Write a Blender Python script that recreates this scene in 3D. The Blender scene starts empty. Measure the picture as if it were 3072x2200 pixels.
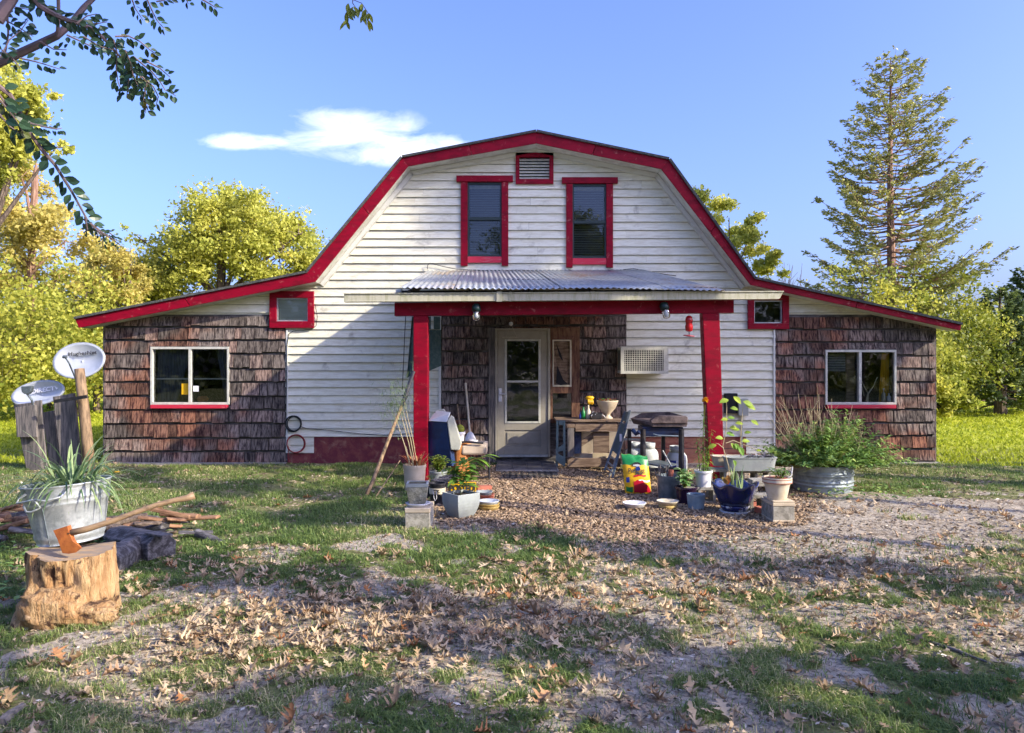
import bpy, math, random
import numpy as np
from mathutils import Vector, Matrix, Quaternion, Euler
R = math.radians
random.seed(7); rng = np.random.default_rng(7)
scene = bpy.context.scene
COL = scene.collection

# ------------------------------------------------------------------ camera, sky, sun, exposure
F = 2235.0; CX = 1536.0; CY = 1100.0; EYE = 1.6
cam_data = bpy.data.cameras.new("camera"); cam_data.sensor_width = 36.0
cam_data.lens = 36.0 * F / 3072.0; cam_data.clip_start = 0.05; cam_data.clip_end = 900.0
cam = bpy.data.objects.new("camera", cam_data); COL.objects.link(cam)
cam.location = (0, 0, EYE); cam.rotation_euler = (R(90), 0, 0)
scene.camera = cam
SUN = Vector((2.2, -1.0, 1.3)).normalized()
world = bpy.data.worlds.new("World"); scene.world = world; world.use_nodes = True
def build_world():
    nt = world.node_tree; N = nt.nodes; L = nt.links
    bg = N["Background"]; bg.inputs[1].default_value = 0.15
    sky = N.new("ShaderNodeTexSky"); sky.sky_type = 'NISHITA'; sky.sun_disc = False
    sky.sun_elevation = math.asin(SUN.z); sky.sun_rotation = math.atan2(SUN.x, SUN.y)
    sky.air_density = 1.0; sky.dust_density = 4.0; sky.ozone_density = 4.0
    tc = N.new("ShaderNodeTexCoord"); sep = N.new("ShaderNodeSeparateXYZ"); L.new(tc.outputs["Generated"], sep.inputs[0])
    def m(op, a, b=None, c=None):
        n = N.new("ShaderNodeMath"); n.operation = op
        for i, v in enumerate((a, b, c)):
            if v is None: continue
            if isinstance(v, (int, float)): n.inputs[i].default_value = v
            else: L.new(v, n.inputs[i])
        return n.outputs[0]
    yy = m('MAXIMUM', sep.outputs[1], 0.05)
    u = m('DIVIDE', sep.outputs[0], yy); v = m('DIVIDE', sep.outputs[2], yy)
    def blob(cu, cv, ru, rv):
        a = m('DIVIDE', m('SUBTRACT', u, cu), ru); b = m('DIVIDE', m('SUBTRACT', v, cv), rv)
        return m('MAXIMUM', m('SUBTRACT', 1.0, m('ADD', m('MULTIPLY', a, a), m('MULTIPLY', b, b))), 0.0)
    mask = m('MAXIMUM', blob(-.225, .315, .14, .042), blob(-.15, .292, .16, .030))
    mask = m('MAXIMUM', mask, m('MULTIPLY', blob(-.35, .303, .10, .016), .9))
    comb = N.new("ShaderNodeCombineXYZ"); L.new(m('MULTIPLY', u, 9.0), comb.inputs[0]); L.new(m('MULTIPLY', v, 22.0), comb.inputs[1])
    no = N.new("ShaderNodeTexNoise"); no.inputs["Scale"].default_value = 1.3; no.inputs["Detail"].default_value = 9
    no.inputs["Roughness"].default_value = .6; no.inputs["Distortion"].default_value = .5
    L.new(comb.outputs[0], no.inputs["Vector"])
    t = m('SUBTRACT', m('ADD', m('MULTIPLY', mask, .85), m('MULTIPLY', no.outputs[0], 1.9)), 1.22)
    t = m('MULTIPLY', m('MINIMUM', m('MAXIMUM', m('MULTIPLY', t, .8), 0.0), 0.72), m('MINIMUM', m('MULTIPLY', mask, 1.7), 1.0))
    hsv = N.new("ShaderNodeHueSaturation"); hsv.inputs["Saturation"].default_value = 1.0; hsv.inputs["Value"].default_value = 1.0
    L.new(sky.outputs[0], hsv.inputs["Color"])
    tint = N.new("ShaderNodeMix"); tint.data_type = 'RGBA'; tint.blend_type = 'MULTIPLY'; tint.inputs[0].default_value = 1
    L.new(hsv.outputs[0], tint.inputs[6]); tint.inputs[7].default_value = (.64, .65, .94, 1)
    mx = N.new("ShaderNodeMix"); mx.data_type = 'RGBA'; L.new(t, mx.inputs[0]); L.new(tint.outputs[2], mx.inputs[6])
    mx.inputs[7].default_value = (5.0, 5.0, 5.5, 1)
    L.new(mx.outputs[2], bg.inputs[0])
build_world()
sl = bpy.data.lights.new("sun", 'SUN'); sl.energy = 2.7; sl.angle = R(0.6); sl.color = (1.0, .90, .70)
so = bpy.data.objects.new("sun", sl); COL.objects.link(so); so.rotation_euler = SUN.to_track_quat('Z', 'Y').to_euler(); so.location = (12, -6, 12)
vs = scene.view_settings; vs.view_transform = 'Standard'; vs.look = 'None'; vs.exposure = 1.6; vs.gamma = 1.0
vs.use_curve_mapping = False
scene.cycles.max_bounces = 6; scene.cycles.transparent_max_bounces = 8

# ------------------------------------------------------------------ helpers
def X(px, Y): return (px - CX) * Y / F
def Z(py, Y): return EYE - (py - CY) * Y / F
def P(px, py, Y): return Vector((X(px, Y), Y, Z(py, Y)))
def YG(py): return EYE * F / (py - CY)
OFF = {}

class MB:
    def __init__(s): s.v = []; s.f = []; s.r = []
    def add(s, vs, fs, r=None):
        o = len(s.v); s.v += [tuple(p) for p in vs]; s.f += [tuple(i + o for i in f) for f in fs]
        s.r += [random.random() if r is None else r] * len(vs)
    def box(s, x0, x1, y0, y1, z0, z1, mat=None):
        vs = [Vector(p) for p in ((x0,y0,z0),(x1,y0,z0),(x1,y1,z0),(x0,y1,z0),(x0,y0,z1),(x1,y0,z1),(x1,y1,z1),(x0,y1,z1))]
        if mat: vs = [mat @ p for p in vs]
        s.add(vs, [(0,3,2,1),(4,5,6,7),(0,1,5,4),(1,2,6,5),(2,3,7,6),(3,0,4,7)])
    def beam(s, a, b, w, h, up=(0,0,1)):
        a = Vector(a); b = Vector(b); d = (b - a); l = d.length; d.normalize()
        sd = d.cross(Vector(up)); 
        if sd.length < 1e-4: sd = d.cross(Vector((0,1,0)))
        sd.normalize(); u = sd.cross(d)
        M = Matrix((sd, d, u)).transposed().to_4x4(); M.translation = a
        s.box(-w/2, w/2, 0, l, -h/2, h/2, M)
    def tube(s, pts, rad, n=8, cap=True):
        pts = [Vector(p) for p in pts]
        if isinstance(rad, (int, float)): rad = [rad] * len(pts)
        vs = []; fs = []; prev = None
        for i, p in enumerate(pts):
            t = (pts[min(i+1, len(pts)-1)] - pts[max(i-1, 0)])
            if t.length < 1e-9: t = Vector((0,0,1))
            t.normalize()
            if prev is None:
                a = t.cross(Vector((0,0,1)));
                if a.length < .1: a = t.cross(Vector((1,0,0)))
            else: a = prev - t * prev.dot(t)
            if a.length < 1e-6: a = t.orthogonal()
            a.normalize(); prev = a; b = t.cross(a)
            for k in range(n):
                th = 2*math.pi*k/n; vs.append(p + (a*math.cos(th) + b*math.sin(th)) * rad[i])
        for i in range(len(pts)-1):
            for k in range(n):
                k2 = (k+1) % n; fs.append((i*n+k, i*n+k2, (i+1)*n+k2, (i+1)*n+k))
        if cap: fs.append(tuple(range(n-1, -1, -1))); fs.append(tuple((len(pts)-1)*n + k for k in range(n)))
        s.add(vs, fs)
    def lathe(s, prof, c=(0,0,0), n=28, fn=None, mat=None, sx=1, sy=1, cap=True):
        vs = []; fs = []; c = Vector(c)
        for (r, z) in prof:
            for k in range(n):
                th = 2*math.pi*k/n; rr = r; zz = z
                if fn: rr, zz = fn(r, z, th)
                p = Vector((rr*math.cos(th)*sx, rr*math.sin(th)*sy, zz))
                if mat: p = mat @ p
                vs.append(p + c)
        for i in range(len(prof)-1):
            for k in range(n):
                k2 = (k+1) % n; fs.append((i*n+k, i*n+k2, (i+1)*n+k2, (i+1)*n+k))
        if prof[0][0] > 1e-4: fs.append(tuple(range(n-1, -1, -1)))
        if cap and prof[-1][0] > 1e-4: fs.append(tuple((len(prof)-1)*n + k for k in range(n)))
        s.add(vs, fs)
    def prism(s, poly, y0, y1):   # poly of (x, z), extruded in y
        n = len(poly); vs = [(x, y0, z) for x, z in poly] + [(x, y1, z) for x, z in poly]
        fs = [tuple(range(n)), tuple(range(2*n-1, n-1, -1))] + [(i, i+n, (i+1) % n + n, (i+1) % n) for i in range(n)]
        s.add(vs, fs)
    def pp(s, pts, Y, th):        # pixel-measured outline standing at depth Y, thickness th
        s.prism([(X(a, Y), Z(b, Y)) for a, b in pts], Y, Y + th)
    def pbox(s, x0, x1, y0, y1, Y, th): s.pp([(x0,y1),(x1,y1),(x1,y0),(x0,y0)], Y, th)
    def blade(s, base, d, L, w, droop=.5, n=5, fold=0.0, r=None, side=None):  # strap leaf
        base = Vector(base); d = Vector(d).normalized(); r = random.random() if r is None else r
        sd = side or d.cross(Vector((0,0,1)))
        if sd.length < .05: sd = Vector((random.random()-.5, random.random()-.5, 0))
        sd = sd.normalized(); p = base.copy(); vs = []
        dd = d.copy()
        for i in range(n+1):
            t = i / n; ww = w * (math.sin(math.pi * min(1, t*.85 + .18)) ** .8) if i < n else 0.0003
            vs += [p - sd*ww/2, p + sd*ww/2]
            dd = (dd + Vector((0,0,-1)) * droop / n * (1 + t)).normalized(); p = p + dd * L / n
        s.add(vs, [(2*i, 2*i+1, 2*i+3, 2*i+2) for i in range(n)], r)
    def leaf(s, base, d, L, w, droop=.15, r=None, nrm=None):   # oval leaf with midrib fold
        base = Vector(base); d = Vector(d).normalized(); r = random.random() if r is None else r
        up = Vector(nrm) if nrm else Vector((0,0,1)); sd = d.cross(up)
        if sd.length < .05: sd = d.orthogonal()
        sd.normalize(); u = sd.cross(d)
        prof = [(0, .0), (.2, .62), (.45, 1), (.7, .8), (.88, .4), (1, 0)]
        vs = []
        for t, k in prof:
            c = base + d*L*t - u*(droop*L*t*t)
            vs += [c - sd*w/2*k + u*w*.14*k, c, c + sd*w/2*k + u*w*.14*k]
        fs = []
        for i in range(len(prof)-1):
            a = 3*i; fs += [(a, a+1, a+4, a+3), (a+1, a+2, a+5, a+4)]
        s.add(vs, fs, r)
    def build(s, name, mat, parent=None, smooth=False, bevel=0, kind=None, label=None, keep=False):
        off = OFF.get(parent, Vector((0,0,0)))
        me = bpy.data.meshes.new(name)
        if off.length > 0 and not keep: vs = [(a-off.x, b-off.y, c-off.z) for a, b, c in s.v]
        else: vs = s.v
        me.from_pydata(vs, [], s.f)
        at = me.attributes.new("rnd", 'FLOAT', 'POINT'); at.data.foreach_set("value", np.array(s.r, dtype=np.float32))
        me.materials.append(mat)
        if smooth: me.shade_smooth() if hasattr(me, 'shade_smooth') else me.polygons.foreach_set("use_smooth", [True]*len(me.polygons))
        o = bpy.data.objects.new(name, me); COL.objects.link(o)
        if parent: o.parent = parent
        OFF[o] = off
        if bevel:
            b = o.modifiers.new("b", 'BEVEL'); b.width = bevel; b.segments = 2; b.limit_method = 'ANGLE'
        if smooth and smooth != 1:
            pass
        if kind: o["kind"] = kind
        if label: o["label"] = label
        return o

def thing(name, label, cat, loc, group=None):
    o = bpy.data.objects.new(name, None); o.empty_display_size = .1; COL.objects.link(o); o.location = loc
    o["label"] = label; o["category"] = cat
    if group: o["group"] = group
    OFF[o] = Vector(loc); return o
def tag(o, label, cat, group=None):
    o["label"] = label; o["category"] = cat
    if group: o["group"] = group
    return o
def npmesh(name, V, Fc, mat, rnd=None, parent=None, kind=None, smooth=False):
    """V (N,3) float, Fc (M,k) int"""
    off = OFF.get(parent, Vector((0,0,0)))
    V = np.asarray(V, dtype=np.float32) - np.array(off, dtype=np.float32)
    Fc = np.asarray(Fc, dtype=np.int32); M, k = Fc.shape
    me = bpy.data.meshes.new(name)
    me.vertices.add(len(V)); me.vertices.foreach_set("co", V.ravel())
    me.loops.add(M*k); me.loops.foreach_set("vertex_index", Fc.ravel())
    me.polygons.add(M); me.polygons.foreach_set("loop_start", np.arange(0, M*k, k, dtype=np.int32))
    me.polygons.foreach_set("loop_total", np.full(M, k, dtype=np.int32))
    if smooth: me.polygons.foreach_set("use_smooth", np.ones(M, dtype=bool))
    me.update(calc_edges=True)
    if rnd is not None:
        at = me.attributes.new("rnd", 'FLOAT', 'POINT'); at.data.foreach_set("value", np.asarray(rnd, dtype=np.float32))
    me.materials.append(mat)
    o = bpy.data.objects.new(name, me); COL.objects.link(o)
    if parent: o.parent = parent
    OFF[o] = off
    if kind: o["kind"] = kind
    return o

# value noise
_T = np.random.default_rng(3).random((256, 256))
def vnoise(x, y):
    x = np.asarray(x, dtype=float); y = np.asarray(y, dtype=float)
    xi = np.floor(x).astype(int); yi = np.floor(y).astype(int); fx = x - xi; fy = y - yi
    fx = fx*fx*(3-2*fx); fy = fy*fy*(3-2*fy)
    a = _T[xi & 255, yi & 255]; b = _T[(xi+1) & 255, yi & 255]; c = _T[xi & 255, (yi+1) & 255]; d = _T[(xi+1) & 255, (yi+1) & 255]
    return (a*(1-fx)+b*fx)*(1-fy) + (c*(1-fx)+d*fx)*fy
def fbm(x, y, o=4):
    s = 0; a = .5; t = 0
    for i in range(o): s = s + a*vnoise(x*2**i + 17*i, y*2**i + 31*i); t += a; a *= .5
    return s / t
def sstep(a, b, x): t = np.clip((x-a)/(b-a), 0, 1); return t*t*(3-2*t)

# ------------------------------------------------------------------ materials
def newmat(name):
    m = bpy.data.materials.new(name); m.use_nodes = True; nt = m.node_tree
    return m, nt, nt.nodes, nt.links, nt.nodes["Principled BSDF"]
def col4(c): return (c[0], c[1], c[2], 1)
def mixc(N, L, fac, a, b, mode='MIX'):
    n = N.new("ShaderNodeMix"); n.data_type = 'RGBA'; n.blend_type = mode
    for i, v in ((0, fac), (6, a), (7, b)):
        if isinstance(v, (int, float)): n.inputs[i].default_value = v
        elif isinstance(v, tuple): n.inputs[i].default_value = col4(v)
        else: L.new(v, n.inputs[i])
    return n.outputs[2]
def noise(N, L, vec, scale, detail=4, rough=.6, stretch=None, dist=0):
    if stretch:
        mp = N.new("ShaderNodeMapping"); mp.inputs["Scale"].default_value = stretch; L.new(vec, mp.inputs[0]); vec = mp.outputs[0]
    n = N.new("ShaderNodeTexNoise"); n.inputs["Scale"].default_value = scale; n.inputs["Detail"].default_value = detail
    n.inputs["Roughness"].default_value = rough; n.inputs["Distortion"].default_value = dist; L.new(vec, n.inputs["Vector"]); return n.outputs[0]
def ramp(N, L, fac, a, b, ca=0.0, cb=1.0):
    n = N.new("ShaderNodeMapRange"); n.inputs[1].default_value = a; n.inputs[2].default_value = b
    n.inputs[3].default_value = ca; n.inputs[4].default_value = cb; n.interpolation_type = 'SMOOTHSTEP'; L.new(fac, n.inputs[0]); return n.outputs[0]
def M(name, c1, c2=None, c3=None, rough=.7, metal=0.0, scale=6, stretch=None, lo=.4, hi=.65, dirt=None, dscale=2, dlo=.5, dhi=.75,
      bump=0.0, bscale=None, objrand=0.0, spec=.4, coat=0, attr=0.0, bdist=.01):
    m, nt, N, L, B = newmat(name)
    tc = N.new("ShaderNodeTexCoord"); vec = tc.outputs["Object"]
    if objrand:
        oi = N.new("ShaderNodeObjectInfo"); va = N.new("ShaderNodeVectorMath"); va.operation = 'ADD'; L.new(vec, va.inputs[0])
        sc = N.new("ShaderNodeVectorMath"); sc.operation = 'SCALE'; sc.inputs[0].default_value = (13, 7, 5)
        L.new(oi.outputs["Random"], sc.inputs[3]); L.new(sc.outputs[0], va.inputs[1]); vec = va.outputs[0]
    c = None
    if c2:
        n1 = noise(N, L, vec, scale, 6, .65, stretch); c = mixc(N, L, ramp(N, L, n1, lo, hi), c1, c2)
    else:
        rgb = N.new("ShaderNodeRGB"); rgb.outputs[0].default_value = col4(c1); c = rgb.outputs[0]; n1 = noise(N, L, vec, scale, 5, .6, stretch)
    if dirt: c = mixc(N, L, ramp(N, L, noise(N, L, vec, dscale, 6, .7, None, .4), dlo, dhi), c, dirt)
    if c3:
        c = mixc(N, L, ramp(N, L, noise(N, L, vec, dscale*1.7, 3, .6), .45, .7), c, c3)
    if objrand:
        mu = N.new("ShaderNodeMapRange"); mu.inputs[3].default_value = 1-objrand; mu.inputs[4].default_value = 1+objrand; L.new(oi.outputs["Random"], mu.inputs[0])
        hs = N.new("ShaderNodeHueSaturation"); L.new(c, hs.inputs["Color"]); L.new(mu.outputs[0], hs.inputs["Value"]); c = hs.outputs[0]
    if attr:
        at = N.new("ShaderNodeAttribute"); at.attribute_name = "rnd"
        mu = N.new("ShaderNodeMapRange"); mu.inputs[3].default_value = 1-attr; mu.inputs[4].default_value = 1+attr; L.new(at.outputs["Fac"], mu.inputs[0])
        hs = N.new("ShaderNodeHueSaturation"); L.new(c, hs.inputs["Color"]); L.new(mu.outputs[0], hs.inputs["Value"]); c = hs.outputs[0]
    L.new(c, B.inputs["Base Color"]); B.inputs["Metallic"].default_value = metal
    B.inputs["Specular IOR Level"].default_value = spec
    if coat: B.inputs["Coat Weight"].default_value = coat; B.inputs["Coat Roughness"].default_value = .15
    L.new(ramp(N, L, n1, .2, .8, max(0, rough-.12), min(1, rough+.12)), B.inputs["Roughness"])
    if bump:
        bn = N.new("ShaderNodeBump"); bn.inputs["Strength"].default_value = bump; bn.inputs["Distance"].default_value = bdist
        hb = noise(N, L, vec, bscale, 6, .65, stretch) if bscale else n1
        L.new(hb, bn.inputs["Height"]); L.new(bn.outputs[0], B.inputs["Normal"])
    return m
def Mleaf(name, ca, cb, cc=None, trans=.35, rough=.55, split=.75):
    m, nt, N, L, B = newmat(name)
    at = N.new("ShaderNodeAttribute"); at.attribute_name = "rnd"
    c = mixc(N, L, at.outputs["Fac"], ca, cb)
    if cc: c = mixc(N, L, ramp(N, L, at.outputs["Fac"], split, split+.12), c, cc)
    L.new(c, B.inputs["Base Color"]); B.inputs["Roughness"].default_value = rough; B.inputs["Specular IOR Level"].default_value = .3
    tr = N.new("ShaderNodeBsdfTranslucent"); L.new(c, tr.inputs[0])
    mx = N.new("ShaderNodeMixShader"); mx.inputs[0].default_value = trans; L.new(B.outputs[0], mx.inputs[1]); L.new(tr.outputs[0], mx.inputs[2])
    L.new(mx.outputs[0], N["Material Output"].inputs[0]); return m
def Mglass(name, tint=(.75,.8,.8), base=.03):
    m, nt, N, L, B = newmat(name)
    tr = N.new("ShaderNodeBsdfTransparent"); tr.inputs[0].default_value = col4(tint)
    gl = N.new("ShaderNodeBsdfGlossy"); gl.inputs["Roughness"].default_value = .015; gl.inputs[0].default_value = (.9,.95,1,1)
    fr = N.new("ShaderNodeFresnel"); fr.inputs[0].default_value = 1.5
    ad = N.new("ShaderNodeMath"); ad.operation = 'ADD'; ad.inputs[1].default_value = base; L.new(fr.outputs[0], ad.inputs[0])
    tc = N.new("ShaderNodeTexCoord"); bn = N.new("ShaderNodeBump"); bn.inputs["Strength"].default_value = .08; bn.inputs["Distance"].default_value = .01
    L.new(noise(N, L, tc.outputs["Object"], 3, 2), bn.inputs["Height"]); L.new(bn.outputs[0], gl.inputs["Normal"])
    mx = N.new("ShaderNodeMixShader"); L.new(ad.outputs[0], mx.inputs[0]); L.new(tr.outputs[0], mx.inputs[1]); L.new(gl.outputs[0], mx.inputs[2])
    L.new(mx.outputs[0], N["Material Output"].inputs[0]); return m

m_siding = M("white_siding_paint", (.70,.685,.565), (.60,.57,.44), rough=.6, scale=5, stretch=(1,1,7), dirt=(.30,.28,.22), dscale=3.0, dlo=.54, dhi=.8, objrand=.05, bump=.25, bscale=9, bdist=.004)
m_trimw = M("dirty_white_trim", (.6,.6,.56), (.45,.42,.34), rough=.6, scale=4, stretch=(1,1,3), lo=.5, hi=.8, bump=.1)
m_soffit = M("soffit_paint", (.55,.55,.5), (.4,.38,.33), rough=.7, scale=5)
m_red = M("red_paint", (.235,.0015,.016), (.14,.002,.011), rough=.5, scale=4, stretch=(1,1,3), lo=.42, hi=.7, dirt=(.40,.13,.12), dscale=9, dlo=.58, dhi=.74, bump=.2, bscale=18, objrand=.06, bdist=.004, spec=.15)
m_redlite = M("worn_red_paint", (.5,.02,.05), (.55,.3,.28), rough=.6, scale=12, lo=.55, hi=.8, stretch=(.4,1,2))
m_maroon = M("maroon_foundation", (.13,.02,.03), (.2,.05,.045), rough=.8, scale=7, dirt=(.3,.16,.11), dscale=5, bump=.5, bdist=.02)
m_clay = M("faded_red_foundation", (.33,.14,.085), (.2,.05,.04), rough=.85, scale=4, stretch=(.5,1,2), dirt=(.4,.24,.16), dscale=6, bump=.5, bdist=.02)
m_concrete = M("concrete", (.33,.31,.28), (.24,.22,.19), rough=.9, scale=14, dirt=(.16,.15,.12), dscale=4, bump=.5, bscale=40, bdist=.006, objrand=.1)
m_block = M("weathered_block", (.34,.32,.27), (.2,.185,.15), rough=.95, scale=20, dirt=(.12,.12,.085), dscale=5, bump=.7, bscale=60, bdist=.006, objrand=.12)
m_roofsh = M("dark_roof_shingle", (.045,.05,.05), (.1,.1,.09), rough=.9, scale=25, bump=.4)
def make_shingle_mat():
    m, nt, N, L, B = newmat("weathered_cedar")
    tc = N.new("ShaderNodeTexCoord"); oi = N.new("ShaderNodeObjectInfo"); at = N.new("ShaderNodeAttribute"); at.attribute_name = "rnd"
    ge = N.new("ShaderNodeNewGeometry")
    grain = noise(N, L, ge.outputs["Position"], 3.6, 6, .7, (9, 9, .8)); fine = noise(N, L, ge.outputs["Position"], 9, 4, .7, (9, 9, .6))
    big = noise(N, L, ge.outputs["Position"], 1.1, 3, .5)
    grey = mixc(N, L, ramp(N, L, grain, .35, .65), (.024,.018,.021), (.27,.225,.195))
    brown = mixc(N, L, ramp(N, L, grain, .36, .62), (.028,.008,.010), (.25,.115,.07))
    w = N.new("ShaderNodeMath"); w.operation = 'ADD'; L.new(ramp(N, L, big, .46, .6, 0, .8), w.inputs[0]); L.new(ramp(N, L, at.outputs["Fac"], .5, 1, 0, .4), w.inputs[1])
    c = mixc(N, L, w.outputs[0], grey, brown)
    c = mixc(N, L, ramp(N, L, fine, .3, .55, .3, 0), c, (.03,.02,.02))
    mu = N.new("ShaderNodeMapRange"); mu.inputs[3].default_value = .5; mu.inputs[4].default_value = 1.5; L.new(at.outputs["Fac"], mu.inputs[0])
    hs = N.new("ShaderNodeHueSaturation"); L.new(c, hs.inputs["Color"]); L.new(mu.outputs[0], hs.inputs["Value"])
    L.new(hs.outputs[0], B.inputs["Base Color"]); B.inputs["Roughness"].default_value = .9; B.inputs["Specular IOR Level"].default_value = .15
    bn = N.new("ShaderNodeBump"); bn.inputs["Strength"].default_value = .9; bn.inputs["Distance"].default_value = .012; L.new(grain, bn.inputs["Height"]); L.new(bn.outputs[0], B.inputs["Normal"])
    return m
m_shingle = make_shingle_mat()
m_barn = M("weathered_grey_wood", (.06,.058,.06), (.19,.165,.15), rough=.9, scale=5, stretch=(6,6,.7), lo=.35, hi=.65, bump=.6, bdist=.012, objrand=.2)
m_barnh = M("weathered_brown_wood", (.12,.075,.05), (.27,.19,.13), rough=.9, scale=5, stretch=(.8,6,6), lo=.35, hi=.65, bump=.6, bdist=.012, objrand=.15)
m_oldred = M("old_reddish_wood", (.09,.035,.022), (.22,.12,.07), rough=.85, scale=5, stretch=(6,6,.8), lo=.35, hi=.65, dirt=(.06,.02,.03), dscale=5, bump=.5)
m_dark = M("dark_interior", (.012,.013,.016), rough=.95)
m_interior = M("room_darkness", (.05,.05,.055), (.02,.02,.025), rough=.95, scale=2)  # dark colour of flat panels standing in for unlit rooms behind glass
m_blind = M("white_blind", (.34,.36,.37), rough=.6)
m_curtain = M("grey_curtain", (.10,.11,.13), (.05,.055,.07), rough=.9, scale=10, stretch=(5,1,.3))
m_glass = Mglass("window_glass")
m_glassc = Mglass("clear_plastic", (.9,.9,.92), .02)
m_darkframe = M("dark_green_sash", (.02,.035,.035), rough=.5)
m_alu = M("mill_aluminium", (.5,.52,.52), (.38,.39,.38), rough=.45, metal=.6, scale=8)
m_winframe = M("cream_window_frame", (.55,.54,.47), (.42,.42,.38), rough=.5, scale=12)
m_door = M("taupe_door_paint", (.34,.31,.25), (.29,.265,.215), rough=.45, scale=5, dirt=(.2,.18,.15), dscale=4, dlo=.62, dhi=.9)
m_galv = M("galvanized_steel", (.5,.53,.54), (.34,.37,.38), rough=.5, metal=.45, scale=14, lo=.38, hi=.6, dirt=(.18,.2,.2), dscale=5, bump=.1)
m_galvd = M("dull_galvanized_steel", (.20,.24,.27), (.13,.16,.18), rough=.5, metal=.6, scale=9, dirt=(.1,.12,.12), dscale=4, bump=.1)
m_corr = M("corrugated_tin", (.5,.52,.52), (.4,.42,.42), rough=.42, metal=.55, scale=5, dirt=(.42,.27,.14), dscale=1.1, dlo=.52, dhi=.72, bump=.05)
m_gutter = M("stained_gutter", (.46,.44,.33), (.33,.32,.2), rough=.6, scale=8, stretch=(3,1,.6), lo=.4, hi=.7, dirt=(.22,.24,.12), dscale=6, dlo=.55, dhi=.8)
m_black = M("black_metal", (.012,.013,.018), (.03,.03,.035), rough=.4, scale=8, dirt=(.07,.05,.04), dscale=7)
m_navy = M("navy_metal", (.01,.02,.06), (.015,.015,.03), rough=.35, scale=8)
m_grease = M("greasy_griddle", (.05,.035,.035), (.16,.12,.11), rough=.5, scale=7, bump=.3)
m_white = M("white_plastic", (.68,.67,.69), (.6,.6,.6), rough=.4, scale=6)
m_cream = M("cream_ceramic", (.6,.54,.42), (.5,.43,.3), rough=.45, scale=6, dirt=(.33,.28,.2), dscale=5)
m_beige = M("beige_planter", (.55,.46,.33), (.45,.36,.25), rough=.6, scale=5, dirt=(.33,.27,.2), dscale=4)
m_stonepot = M("rough_stone_pot", (.32,.31,.24), (.2,.19,.14), rough=.9, scale=16, bump=1.0, bscale=14, bdist=.03)
m_greypot = M("grey_planter", (.29,.32,.31), (.24,.26,.26), rough=.5, scale=6, dirt=(.36,.38,.34), dscale=3)
m_blue = M("cobalt_glaze", (.008,.012,.09), (.012,.02,.06), rough=.14, scale=6, spec=.7, coat=.6)
m_bluechip = M("chipped_cobalt_glaze", (.01,.015,.09), (.6,.6,.62), rough=.3, scale=11, lo=.53, hi=.57, dirt=(.25,.12,.07), dscale=9, dlo=.6, dhi=.65)
m_purple = M("dark_purple_glaze", (.02,.008,.03), rough=.15, coat=.5)
m_ribbed = M("blue_grey_ceramic", (.2,.28,.32), (.3,.38,.42), rough=.4, scale=6)
m_terra = M("terracotta", (.4,.13,.08), (.3,.09,.06), rough=.8, scale=8)
m_straw = M("straw_saucer", (.5,.36,.12), (.35,.24,.08), rough=.7, scale=12, stretch=(1,1,5))
m_soil = M("potting_soil", (.02,.014,.01), (.06,.045,.035), rough=1, scale=40, bump=1, bdist=.02)
m_bark = M("bark", (.085,.06,.045), (.2,.15,.11), rough=.95, scale=7, stretch=(3,3,.7), bump=1, bdist=.03)
m_cedarbark = M("cedar_bark", (.2,.11,.075), (.33,.21,.15), rough=.95, scale=7, stretch=(4,4,.6), bump=.8, bdist=.02)
m_twig = M("twig_bark", (.09,.07,.075), (.17,.12,.12), rough=.85, scale=12)
m_stump = M("split_stump_wood", (.58,.38,.19), (.42,.235,.10), rough=.85, scale=4, stretch=(5,5,.8), lo=.4, hi=.62, dirt=(.09,.045,.025), dscale=6, dlo=.54, dhi=.62, bump=1, bscale=7, bdist=.06)
m_stumptop = M("stump_end_grain", (.24,.19,.15), (.38,.25,.14), rough=.9, scale=8, stretch=(1,4,1), dirt=(.1,.08,.07), dscale=5, bump=.6)
m_log = M("orange_log", (.5,.2,.05), (.32,.1,.025), rough=.6, scale=5, stretch=(4,4,.5), dirt=(.55,.33,.16), dscale=3, bump=.3)
m_charred = M("charred_grey_wood", (.05,.045,.045), (.17,.16,.16), rough=.9, scale=5, stretch=(.8,5,5), bump=.8, bdist=.02)
m_firewood = M("firewood", (.34,.19,.1), (.14,.07,.04), rough=.9, scale=5, stretch=(.8,4,4), bump=.9, bdist=.02, objrand=.3)
m_rust = M("rusted_iron", (.42,.13,.03), (.27,.075,.02), rough=.75, scale=14, dirt=(.1,.04,.02), dscale=8, bump=.3)
m_handle = M("worn_axe_handle", (.27,.18,.10), (.10,.065,.045), rough=.6, scale=6, stretch=(.7,5,5), lo=.45, hi=.7, bump=.3)
m_pole = M("leaning_pole", (.27,.18,.1), (.1,.065,.04), rough=.8, scale=6, stretch=(4,4,.6))
m_wire = M("black_wire", (.012,.015,.015), rough=.6)
m_redcord = M("red_cord", (.25,.03,.03), rough=.6)
m_dish = M("dish_grey", (.52,.55,.6), (.42,.46,.52), rough=.38, scale=3, metal=.15)
m_print = M("dark_print", (.03,.03,.035), rough=.7)
m_printw = M("white_print", (.75,.75,.78), rough=.6)
m_cushion = M("grey_beige_vinyl", (.46,.46,.38), (.36,.37,.32), rough=.5, scale=4)
m_chairblue = M("blue_vinyl", (.012,.035,.11), (.01,.02,.06), rough=.38, scale=4)
m_seatc = M("cream_cushion", (.6,.49,.36), (.5,.4,.28), rough=.8, scale=5)
m_ladder = M("grey_green_ladder", (.09,.14,.15), (.13,.18,.19), rough=.45, metal=.2, scale=6)
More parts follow.
